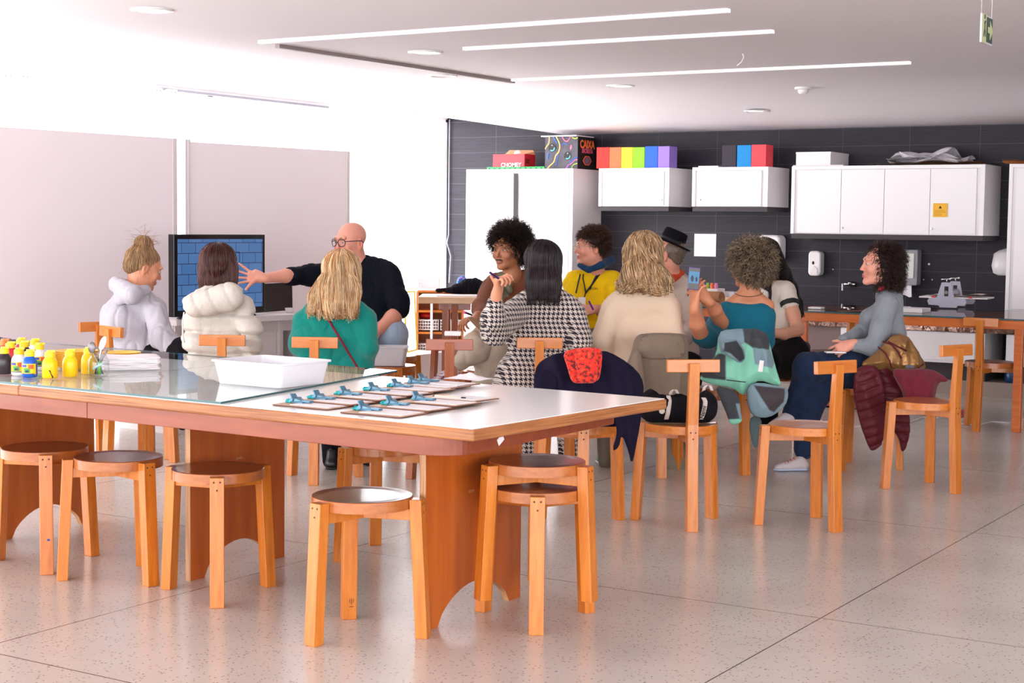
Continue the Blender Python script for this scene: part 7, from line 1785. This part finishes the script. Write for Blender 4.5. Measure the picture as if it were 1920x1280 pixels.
# ---- 12 grey long-sleeved top ---------------------------------------------------------------
p = person('person with dark curly hair in a grey top, legs crossed, in profile', 1650, 640, 8.97)
H = Head(1650, 499, 8.96, -88, 2, 0, .98)
S = SDF(.03); head_sdf(S, H, nose=1.0); neck(S, H, at(1664, 543, 8.98), .048); S.cap(at(1664, 543, 8.98), at(1666, 590, 9.0), .045, .05); S.cap(at(1666, 585, 9.0), at(1664, 650, 9.0), .05, .05); S.chain(A([(1666, 590, 9.0), (1663, 576, 8.91), (1650, 616, 8.83), (1637, 647, 8.80), (1612, 648, 8.79)]), [.03, .03, .028, .026, .026], .01)
S.chain(A([(1612, 648, 8.80), (1596, 645, 8.76)]), [.030, .026], .015); hand(S, at(1597, 645, 8.76), -RH*.85-UP*.35-FH*.1, -UP*.4+FH*.7, -1, L=.165, curl=(.6, .75, .85, .9))
bodymesh(S, H, p, SK['pink'], rgb(190, 92, 88), None, rgb(220, 130, 112)); brows(H, p, rgb(60, 36, 30), .0022); eyes(H, p, lidcol=SK['pink'])
S = SDF(.045)
S.cap(at(1668, 566, 8.96), at(1668, 566, 9.06), .072, .07); S.cap(at(1664, 590, 8.98), at(1668, 630, 9.0), .085, .085); S.ell(at(1632, 598, 8.98), (.06, .075, .065), k=.05); S.cap(at(1664, 630, 9.0), at(1656, 672, 9.0), .088, .10)
S.chain(A([(1664, 570, 8.90), (1650, 618, 8.82), (1638, 650, 8.80), (1604, 648, 8.77)]), [.062, .056, .052, .036], .03); S.chain(A([(1640, 600, 9.1), (1610, 628, 9.0), (1582, 638, 8.86)]), [.05, .046, .036], .03); S.cap(at(1660, 548, 8.99), at(1674, 550, 9.0), .048, .048)
garment('long_sleeved_top', S, fabric('grey_jersey', rgb(136, 142, 150), .85, .15), p, fold=folds(.006, 26, 23))
S = SDF(.01); S.cap(at(1652, 540, 8.94), at(1664, 536, 8.94), .018, .016); garment('collar', S, fabric('red_collar', rgb(206, 30, 50)), p)
S = SDF(.04); S.chain(A([(1655, 690, 9.0), (1580, 688, 8.85), (1515, 688, 8.78)]), [.115, .10, .080]); S.chain(A([(1515, 690, 8.78), (1496, 745, 8.85), (1482, 775, 8.9)]), [.078, .058, .048])
S.chain(A([(1640, 705, 9.0), (1560, 712, 8.92), (1528, 735, 8.88), (1512, 800, 8.86), (1508, 842, 8.85)]), [.10, .085, .078, .060, .058])
garment('jeans', S, fabric('dark_denim', rgb(14, 30, 58), .85, .1, var=(rgb(24, 44, 76), 20, .3, (1, 1, 1))), p, fold=folds(.005, 26, 24))
M['sneaker'] = mat('grey_sneaker', rgb(190, 180, 184), .7, bump=(120, .4, .003)); M['sole'] = mat('blue_grey_sole', rgb(170, 184, 210), .6)
b_ = at(1504, 862, 8.83); b_[2] = 0; tip = b_-RH*.135-FH*.03; shoe(p, b_, tip, M['sneaker'], M['sole'], h=.065, name='sneaker')
m_ = MB()
for i in range(4): q = b_*(1-(.35+.13*i))+tip*(.35+.13*i); m_.tube([tuple(q+UP*(.066-.008*i)-FH*.022), tuple(q+UP*(.075-.008*i)), tuple(q+UP*(.066-.008*i)+FH*.022)], .003, 5)
obj('laces', m_, mat('red_lace', rgb(206, 100, 90), .7), p, world=True)
h_ = at(1480, 785, 8.88); shoe(p, h_-UP*.03, h_-RH*.11-FH*.05-UP*.055, M['sneaker'], M['sole'], h=.05, name='sneaker')
vol = SDF(.03); vol.ell(H.P(0, -.030, .040), (.086, .094, .082), H.R); vol.cap(at(1662, 505, 8.96), at(1666, 525, 8.97), .082, .072); 
vol.cut.append(lambda X, H=H: H.loc(X)[..., 1]-.052+.5*np.maximum(0, .085-H.loc(X)[..., 2])-.25*np.maximum(0, .03-H.loc(X)[..., 2]))
hair_radial(p, vol, H, [rgb(34, 20, 20), rgb(52, 32, 28), rgb(20, 12, 14), rgb(76, 48, 38)], n=4600, length=(.025, .050), curl=(.006, 150), rad=.0014, seed=13, droop=1.0)
S = SDF(.01)
m_ = MB(); m_.box(tuple(at(1566, 660, 8.72)), (.11, .06, .008), rz=V); solo('pale_phone', m_, M['offwhite'], 'pale phone lying on the lap of the person in grey', 'phone', bevel=.003)
# ================================================================ CLOTHES HUNG OVER THE CHAIRS
def poly_sdf(poly):
    P = np.array(poly, float)
    def f(x, y):
        d = np.full(x.shape, 1e9); s = np.ones(x.shape)
        n = len(P)
        for i in range(n):
            a = P[i]; b = P[i-1]; e = b-a; wx = x-a[0]; wy = y-a[1]
            t = np.clip((wx*e[0]+wy*e[1])/(e @ e), 0, 1); dx = wx-e[0]*t; dy = wy-e[1]*t; d = np.minimum(d, dx*dx+dy*dy)
            c1 = y >= a[1]; c2 = y < b[1]; c3 = e[0]*wy > e[1]*wx
            flip = (c1 & c2 & c3) | (~c1 & ~c2 & ~c3); s = np.where(flip, -s, s)
        return s*np.sqrt(d)
    return f
def smooth_poly(P, it=2):
    P = [np.array(p, float) for p in P]
    for _ in range(it):
        Q = []
        for i in range(len(P)): a, b = P[i], P[(i+1) % len(P)]; Q += [a*.75+b*.25, a*.25+b*.75]
        P = Q
    return P
def drape(name, poly, dep, thick, mm, parent, fold=.012, f=(40, 8), seed=0, res=.008, colf=None, lean=0.0, bulge=.03, round_=1, dirn=(1, 0)):
    """cloth panel hanging at distance dep: outline poly in pixels, real thickness, folds running down it"""
    P = smooth_poly(poly, round_); s = dep/FPX; cx = np.mean([p[0] for p in P]); cy = np.mean([p[1] for p in P]); O = at(cx, cy, dep)
    loc = [((p[0]-cx)*s, (cy-p[1])*s) for p in P]; sd = poly_sdf(loc)
    Rr = AR; Uu = AU; Ff = AF
    x0, x1 = min(p[0] for p in loc), max(p[0] for p in loc); y0, y1 = min(p[1] for p in loc), max(p[1] for p in loc)
    pad = .03; T = thick+bulge+fold*2+.03
    nx, ny, nz = int((x1-x0+2*pad)/res)+1, int((y1-y0+2*pad)/res)+1, int(2*T/res)+1
    xs = x0-pad+res*np.arange(nx); ys = y0-pad+res*np.arange(ny); zs = -T+res*np.arange(nz)
    Xg, Yg = np.meshgrid(xs, ys, indexing='ij'); d2 = sd(Xg, Yg)
    rg = np.random.default_rng(seed); ph = rg.uniform(0, 6.28, 5)
    u = Xg*dirn[0]+Yg*dirn[1]; v = -Xg*dirn[1]+Yg*dirn[0]
    def wv(a): return (1-np.abs(np.sin(a)))*2-1
    fo = fold*(.55*wv(u*f[0]*.5+ph[0]+1.1*np.sin(v*f[1]+ph[1]))+.3*np.sin(u*f[0]*1.7+ph[2]+np.sin(v*f[1]*1.7+ph[3])*1.5)+.25*np.sin(v*f[0]*.5+u*9+ph[4]))
    inner = np.clip(-d2/.05, 0, 1); mid = -(bulge*inner**.8) - fo + lean*(Yg-y1)
    # distance field: slab around the mid surface within the outline
    Z = zs[None, None, :]; slab = np.abs(Z-mid[..., None])-thick*.5
    D = np.maximum(slab, d2[..., None]+.0)
    q = np.maximum(np.stack([slab+.006, (d2[..., None]+.006)+0*slab], -1), 0); D = np.minimum(np.maximum(slab+.006, d2[..., None]+.006), 0)+np.sqrt((q**2).sum(-1))-.006
    V_, F = surface_nets(D.astype(np.float32), np.array([xs[0], ys[0], zs[0]]), res)
    W = O + V_[:, :1]*Rr + V_[:, 1:2]*Uu + V_[:, 2:3]*Ff
    col = None
    if colf is not None:
        px = cx+V_[:, 0]/s; py = cy-V_[:, 1]/s; col = colf(px, py, V_)
    return npmesh(name, W, F, mm, parent, col)
def inpoly(px, py, poly):
    return poly_sdf(poly)(px, -py*0+py) < 0
def cthing(name, label, cat, px, py, dep):
    c = at(px, py, dep); return thing(name, label, cat, (float(c[0]), float(c[1]), float(c[2])))

# navy coat with red patterned scarf
t = cthing('coat', 'dark navy coat draped over the back of a wooden chair, a red scarf on it', 'coat', 1100, 760, 7.0)
M['navy'] = fabric('navy_wool', rgb(26, 22, 42), .95, .3, (120, .4, .003))
drape('coat_body', [(1002, 692), (1016, 674), (1050, 659), (1130, 655), (1160, 668), (1196, 694), (1208, 718), (1206, 750), (1198, 790), (1182, 800), (1050, 800), (1006, 790), (1000, 740)], 6.90, .03, M['navy'], t, fold=.022, f=(46, 6), seed=1, bulge=.05)
drape('sleeve', [(1150, 770), (1206, 745), (1200, 800), (1192, 840), (1184, 873), (1178, 845), (1166, 812), (1160, 840), (1147, 846), (1158, 808), (1152, 790)], 6.83, .03, M['navy'], t, fold=.012, f=(60, 8), seed=2, bulge=.02)
drape('lapel', [(1002, 700), (1040, 690), (1044, 720), (1040, 792), (1006, 790)], 6.83, .018, M['navy'], t, fold=.018, f=(60, 6), seed=3, bulge=.02)
def scarf_mat():
    m = bpy.data.materials.new('red_paisley'); m.use_nodes = True; nt = m.node_tree; b = nt.nodes['Principled BSDF']; N = nt.nodes.new; L = nt.links.new
    tc = N('ShaderNodeTexCoord'); v = N('ShaderNodeTexVoronoi'); v.inputs['Scale'].default_value = 90; L(tc.outputs['Object'], v.inputs['Vector'])
    n = N('ShaderNodeTexNoise'); n.inputs['Scale'].default_value = 70; n.inputs['Detail'].default_value = 3; L(tc.outputs['Object'], n.inputs['Vector'])
    r = N('ShaderNodeValToRGB'); r.color_ramp.interpolation = 'CONSTANT'; r.color_ramp.elements[0].color = rgb(110, 34, 30); r.color_ramp.elements[1].position = .44; r.color_ramp.elements[1].color = rgb(226, 44, 30)
    e = r.color_ramp.elements.new(.62); e.color = rgb(240, 90, 50); e = r.color_ramp.elements.new(.70); e.color = rgb(150, 50, 34)
    L(n.outputs['Fac'], r.inputs[0]); L(r.outputs[0], b.inputs['Base Color']); b.inputs['Roughness'].default_value = .9; b.inputs['Sheen Weight'].default_value = .2; return m
t = cthing('scarf', 'folded red patterned scarf lying over the shoulder of the navy coat', 'scarf', 1094, 690, 6.85)
drape('scarf_fold', [(1054, 660), (1078, 652), (1126, 650), (1130, 664), (1128, 690), (1122, 718), (1083, 719), (1071, 716), (1064, 690)], 6.80, .02, scarf_mat(), t, fold=.008, f=(50, 6), seed=4, bulge=.02)
drape('scarf_fold', [(1074, 653), (1118, 650), (1122, 690), (1119, 717), (1083, 719), (1080, 690)], 6.765, .016, bpy.data.materials['red_paisley'], t, fold=.005, f=(60, 6), seed=5, bulge=.012)

# taupe jacket
t = cthing('jacket', 'taupe jacket hung over a chair back behind the cream sweater', 'jacket', 1235, 720, 8.2)
M['taupe'] = fabric('taupe_cotton', rgb(122, 106, 92), .9, .1)
drape('jacket_body', [(1190, 632), (1204, 624), (1276, 624), (1290, 630), (1290, 672), (1290, 712), (1288, 790), (1250, 800), (1205, 790), (1190, 740), (1172, 690), (1184, 660)], 8.24, .035, M['taupe'], t, fold=.014, f=(36, 5), seed=6, bulge=.05)
drape('yoke', [(1198, 626), (1270, 625), (1284, 630), (1288, 672), (1240, 674), (1194, 672)], 8.16, .012, M['taupe'], t, fold=.006, f=(30, 5), seed=7, bulge=.02)
drape('sleeve', [(1180, 668), (1200, 650), (1208, 700), (1212, 760), (1220, 812), (1208, 818), (1196, 780), (1180, 720)], 8.13, .03, M['taupe'], t, fold=.010, f=(44, 8), seed=8, bulge=.02)

# turquoise and grey jacket
t = cthing('jacket', 'turquoise and slate colour-blocked jacket hanging over a chair back', 'jacket', 1395, 720, 8.4)
MINT, SLATE, DGREY, DK = rgb(136, 210, 184), rgb(122, 148, 160), rgb(54, 58, 64), rgb(58, 50, 56)
M['block'] = colmat('block_cloth', .75, .1, (160, .3, .002))
def blockcol(regions, base):
    def f(px, py, V_):
        c = np.tile(np.append(L3(base), 1), (len(px), 1))
        for poly, col in regions: w_ = np.clip(.5-poly_sdf(poly)(px, py)/2.2, 0, 1)[:, None]; c[:, :3] = c[:, :3]*(1-w_)+L3(col)*w_
        return c
    return f
drape('jacket_body', [(1346, 624), (1366, 616), (1436, 616), (1444, 650), (1458, 700), (1466, 724), (1452, 722), (1424, 712), (1408, 722), (1402, 735), (1392, 742), (1372, 726), (1340, 722), (1320, 716), (1310, 708), (1330, 680), (1344, 664)], 8.42, .03, M['block'], t, fold=.014, f=(50, 9), seed=9, bulge=.05, res=.0055,
      colf=blockcol([([(1392, 606), (1450, 606), (1440, 656), (1408, 652), (1390, 640)], DGREY), ([(1408, 652), (1442, 656), (1452, 678), (1446, 690), (1412, 682)], SLATE), ([(1340, 606), (1392, 606), (1392, 644), (1372, 650), (1350, 664)], SLATE), ([(1346, 662), (1358, 664), (1358, 712), (1318, 708), (1308, 700)], DGREY)], MINT))
drape('hood', [(1350, 648), (1362, 636), (1384, 637), (1396, 655), (1398, 672), (1388, 682), (1372, 672), (1358, 662)], 8.28, .03, M['block'], t, fold=.006, f=(50, 9), seed=10, bulge=.03, res=.005, colf=blockcol([([(1357, 642), (1380, 638), (1392, 656), (1396, 672), (1386, 678), (1368, 662), (1356, 658)], rgb(40, 44, 50))], SLATE))
drape('sleeve', [(1340, 722), (1372, 728), (1386, 744), (1388, 770), (1392, 788), (1384, 795), (1368, 796), (1364, 780), (1352, 752)], 8.30, .035, M['block'], t, fold=.008, f=(50, 9), seed=11, bulge=.025, res=.005, colf=blockcol([([(1360, 786), (1396, 784), (1394, 800), (1364, 802)], MINT), ([(1378, 756), (1392, 756), (1392, 786), (1386, 786)], SLATE)], DGREY))
drape('lining', [(1402, 722), (1424, 716), (1462, 724), (1476, 728), (1478, 740), (1472, 760), (1452, 778), (1430, 784), (1408, 778), (1400, 750)], 8.36, .035, M['block'], t, fold=.010, f=(40, 9), seed=12, bulge=.03, res=.005, colf=blockcol([([(1412, 722), (1470, 728), (1468, 752), (1450, 772), (1440, 768), (1424, 744)], DK)], SLATE))
drape('front_panel', [(1408, 778), (1430, 784), (1424, 812), (1420, 842), (1412, 838), (1404, 800)], 8.5, .02, M['block'], t, fold=.008, f=(50, 9), seed=13, bulge=.015, colf=blockcol([], rgb(74, 92, 96)))
m_ = MB(); q = at(1427, 686, 8.22); m_.box(tuple(q), (.022, .003, .058), rz=V, M=Matrix.Rotation(.12, 4, 'Y')); obj('cloth_tag', m_, M['offwhite'], t, world=True)
m_ = MB(); m_.tube([tuple(at(*p_)) for p_ in ((1362, 740-28, 8.26), (1380, 714, 8.25), (1398, 716, 8.26))], .0025, 5); obj('drawcord', m_, M['black'], t, world=True)

# burgundy puffer with gold lining
t = cthing('puffer_jacket', 'burgundy quilted jacket with shiny gold lining hung over a chair back', 'jacket', 1690, 740, 8.7)
M['burg'] = fabric('burgundy_nylon', rgb(84, 12, 28), .5, .1, (40, .3, .004)); M['gold'] = mat('gold_lining', rgb(164, 122, 74), .34, metal=.55, bump=(17, .7, .02)); M['burgknit'] = fabric('burgundy_knit', rgb(112, 34, 50), .95, .3)
drape('gold_lining', [(1640, 662), (1662, 640), (1672, 628), (1692, 626), (1706, 634), (1722, 660), (1738, 684), (1728, 698), (1700, 702), (1660, 698), (1622, 690), (1612, 682)], 8.72, .03, M['gold'], t, fold=.022, f=(60, 14), seed=14, bulge=.06, res=.007)
for P in ([(1646, 650), (1660, 662), (1668, 676), (1672, 690)], [(1655, 640), (1672, 646), (1684, 660), (1690, 672)], [(1665, 640), (1680, 648), (1700, 658)], [(1722, 690), (1732, 682)]):
    m_ = MB(); m_.tube([tuple(at(x, y, 8.612)) for x, y in P], .005, 6); obj('piping', m_, M['burg'], t, world=True, smooth=True)
def quiltpanel(name, poly, dep, seed, dirn, per=.052):
    o = drape(name, poly, dep, .028, M['burg'], t, fold=.010, f=(34, 9), seed=seed, bulge=.022, res=.006)
    me = o.data; n = len(me.vertices); co = np.empty(n*3, np.float32); me.vertices.foreach_get('co', co); co = co.reshape(-1, 3)
    u = (co @ (RH*dirn[0]+UP*dirn[1]))/per; d = np.abs(u-np.round(u))*per; co = co + FH*(.009*np.exp(-(d/.007)**2))[:, None]*((co @ FH) < np.median(co @ FH))[:, None]
    me.vertices.foreach_set('co', co.astype(np.float32).ravel()); me.update(); return o
quiltpanel('quilted_front', [(1602, 694), (1620, 684), (1645, 686), (1656, 720), (1660, 770), (1658, 830), (1638, 846), (1630, 842), (1614, 800), (1600, 740)], 8.62, 15, (-.35, 1))
quiltpanel('quilted_front', [(1640, 684), (1672, 690), (1700, 740), (1708, 800), (1700, 838), (1690, 850), (1686, 820), (1668, 800), (1652, 760)], 8.70, 16, (.05, 1))
drape('sleeve', [(1668, 690), (1700, 692), (1740, 690), (1764, 700), (1776, 712), (1772, 716), (1758, 716), (1752, 750), (1730, 768), (1700, 762), (1690, 730)], 8.60, .045, M['burgknit'], t, fold=.014, f=(50, 10), seed=17, bulge=.04, res=.006, round_=2)
m_ = MB(); m_.box(tuple(at(1706, 687, 8.6)), (.045, .003, .014), rz=V); obj('label', m_, mat('slate_label', rgb(90, 96, 110), .8), t, world=True)

# black tote bag with striped straps
t = cthing('tote_bag', 'black bag with white straps sitting on the seat of a wooden chair', 'bag', 1285, 780, 7.2)
c = onz(1268, 797, .46); c[2] = .46
cb = c + FH*.10
M['bagcloth'] = fabric('black_canvas', rgb(20, 18, 24), .8, .1, (180, .4, .003))
S = SDF(.03); a_ = cb-RH*.09+UP*.055; b_ = cb+RH*.12+UP*.055; S.cap(a_, b_, .062, .062); S.cap(a_+UP*.03-RH*.01, b_+UP*.02+RH*.02, .055, .055); S.cap(a_+UP*.05, b_+UP*.05, .045, .05)
S.cap(a_+UP*.085+RH*.03, b_+UP*.085-RH*.02, .042, .042, k=.01, op='s'); S.cut = [lambda X: .462-X[..., 2]]
BG = S; garment('bag_body', S, M['bagcloth'], t, fold=folds(.006, 24, 25), res=.006)
M['strapw'] = fabric('white_strap', rgb(206, 196, 190)); 
def ribbon(name, pts, w, mm, parent):
    Q = smooth_line(pts); m2 = MB(); n = len(Q)
    m2.grid(lambda u, v: tuple(Q[int(round(v*(n-1)))] + RH*w*(u-.5)), 3, n); o = obj(name, m2, mm, parent, world=True, smooth=True, recalc=False); sm = o.modifiers.new('t', 'SOLIDIFY'); sm.thickness = .003; return o
def smooth_line(P, k=6):
    Q = []
    for i in range(len(P)-1):
        p0, p1, p2, p3 = P[max(i-1, 0)], P[i], P[i+1], P[min(i+2, len(P)-1)]
        for s_ in range(k):
            t_ = s_/k; Q.append(.5*((2*p1)+(p2-p0)*t_+(2*p0-5*p1+4*p2-p3)*t_*t_+(3*p1-p0-3*p2+p3)*t_**3))
    return Q+[P[-1]]
for P in ([(1249, 786), (1252, 775), (1254, 762), (1255, 750), (1253, 741)], [(1314, 786), (1318, 775), (1321, 763), (1322, 752), (1319, 745)]):
    pts = [surf(BG, x, y, 6.8, 7.6)-FH*.005 for x, y in P[:-1]]; pts.append(at(P[-1][0], P[-1][1], float((pts[-1]-AC) @ AF)+.01))
    ribbon('strap', pts, .020, M['strapw'], t)
for P in ([(1256, 744), (1259, 734), (1266, 730), (1271, 738)], [(1318, 742), (1321, 726), (1330, 722), (1335, 732)]):
    ribbon('strap', [at(x, y, 7.24) for x, y in P], .014, M['strapw'], t)
q = surf(BG, 1241, 770, 6.8, 7.6)-FH*.004; m_ = MB(); m_.lathe([(.010, 0), (.013, 0), (.013, .002), (.010, .002)], 20, M=Matrix.Translation(tuple(q)) @ Matrix.Rotation(V, 4, 'Z') @ Rx); obj('round_badge', m_, mat('badge', rgb(190, 176, 160), .4), t, world=True)
q = surf(BG, 1318, 772, 6.8, 7.6)-FH*.012; text3d('Nanni', .024, Matrix.Translation(tuple(q-np.array(t.location))) @ Matrix.Rotation(V, 4, 'Z') @ Rx @ Matrix.Rotation(1.35, 4, 'Z'), M['black'], t, name='strap_lettering', bold=.0006)
m_ = MB(); q = onz(1328, 794, .46); m_.box((q[0], q[1]+.03, .463), (.035, .025, .006), rz=V+.6); solo('paper_scrap', m_, M['paper'], 'small white paper scrap on the chair seat beside the black bag', 'paper')

# black clothes on the work table and at the left
t = cthing('jacket', 'black jacket heaped on the pale-topped work table', 'jacket', 850, 545, 12.1)
q0 = onz(850, 553, .80); q0[2] = .80
S = SDF(.02); S.cap(q0-RH*.12+UP*.03+FH*.1, q0+RH*.02+UP*.035+FH*.1, .022, .032, fl=(UP, .8)); S.cap(q0+RH*.02+UP*.04+FH*.12, q0+RH*.16+UP*.06+FH*.12, .045, .065); S.cap(q0+RH*.1+UP*.06+FH*.12, q0+RH*.24+UP*.05+FH*.12, .06, .05); S.cut = [lambda X: .803-X[..., 2]]
garment('heaped_cloth', S, fabric('black_cloth', rgb(20, 20, 28), .8, .3), t, fold=folds(.010, 34, 26), res=.006)
q0 = onz(20, 672, GZ); q0[2] = GZ
t = thing('cloth_bundle', 'dark grey cloth bundle behind the paint bottles at the left edge', 'cloth', tuple(q0))
S = SDF(.02); S.cap(q0-RH*.1+UP*.04, q0+RH*.04+UP*.035, .055, .045); S.cap(q0+RH*.02+UP*.03, q0+RH*.085+UP*.022, .042, .028); S.cut = [lambda X: GZ+.001-X[..., 2]]
garment('bundled_cloth', S, fabric('charcoal_satin', rgb(44, 42, 50), .55, .2), t, fold=folds(.007, 36, 27), res=.006)
# white phone-like card on the dark chair rail by the shelf, and a striped garment hanging low behind it
t = cthing('striped_cloth', 'maroon and white striped cloth hanging low behind the dark empty chair', 'cloth', 822, 708, 8.6)
drape('cloth', [(806, 728), (812, 706), (828, 694), (840, 694), (846, 712), (842, 730)], 8.75, .03, mat('maroon_stripe', rgb(96, 24, 50), .9, var=(rgb(222, 206, 208), 10, .06, (1, 1, 6))), t, fold=.010, f=(60, 9), seed=20, bulge=.02)
q = onz(843, 634, .757); m_ = MB(); m_.box((q[0], q[1]+.03, .78), (.085, .06, .022), rz=V); solo('sponge', m_, M['offwhite'], 'pale block resting behind the rail of the dark empty chair', 'block', bevel=.004)

# small marks on two stool legs, found on the leg they sit on
bpy.context.view_layer.update(); _dg = bpy.context.evaluated_depsgraph_get()
def on_surface(px, py, name, poly_list, mm):
    d = AR*(px-960)/FPX + AU*(640-py)/FPX + AF; d = d/np.linalg.norm(d)
    hit, loc, nrm, idx, ob, mw = SC.ray_cast(_dg, Vector(AC), Vector(d))
    if not hit or 'leg' not in ob.name: return
    z = Vector((0, 0, 1)); x = z.cross(nrm).normalized(); y = nrm.cross(x).normalized()
    R4 = Matrix((x, y, nrm)).transposed().to_4x4(); T4 = Matrix.Translation(loc) @ R4
    m_ = MB()
    for P in poly_list: m_.prism(P, .0001, .0008, M=T4)
    real = bpy.data.objects[ob.name]; I = mw.inverted(); m_.v = [tuple(I @ Vector(v)) for v in m_.v]
    obj(name, m_, mm, real)
on_surface(91, 1012, 'paint_dot', [[(.006*math.cos(a), .0045*math.sin(a)) for a in [2*PI*i/14 for i in range(14)]]], mat('blue_dot', rgb(20, 60, 150), .5))
on_surface(659, 1128, 'stamped_mark', [[(-.008, .010), (-.006, .010), (-.005, -.004), (-.0065, -.004)], [(-.001, .012), (.001, .012), (.001, -.010), (-.001, -.010)], [(.006, .010), (.008, .012), (.006, -.004), (.0045, -.004)], [(-.007, -.018), (.007, -.018), (.007, -.0155), (-.007, -.0155)]], M['dowel'])
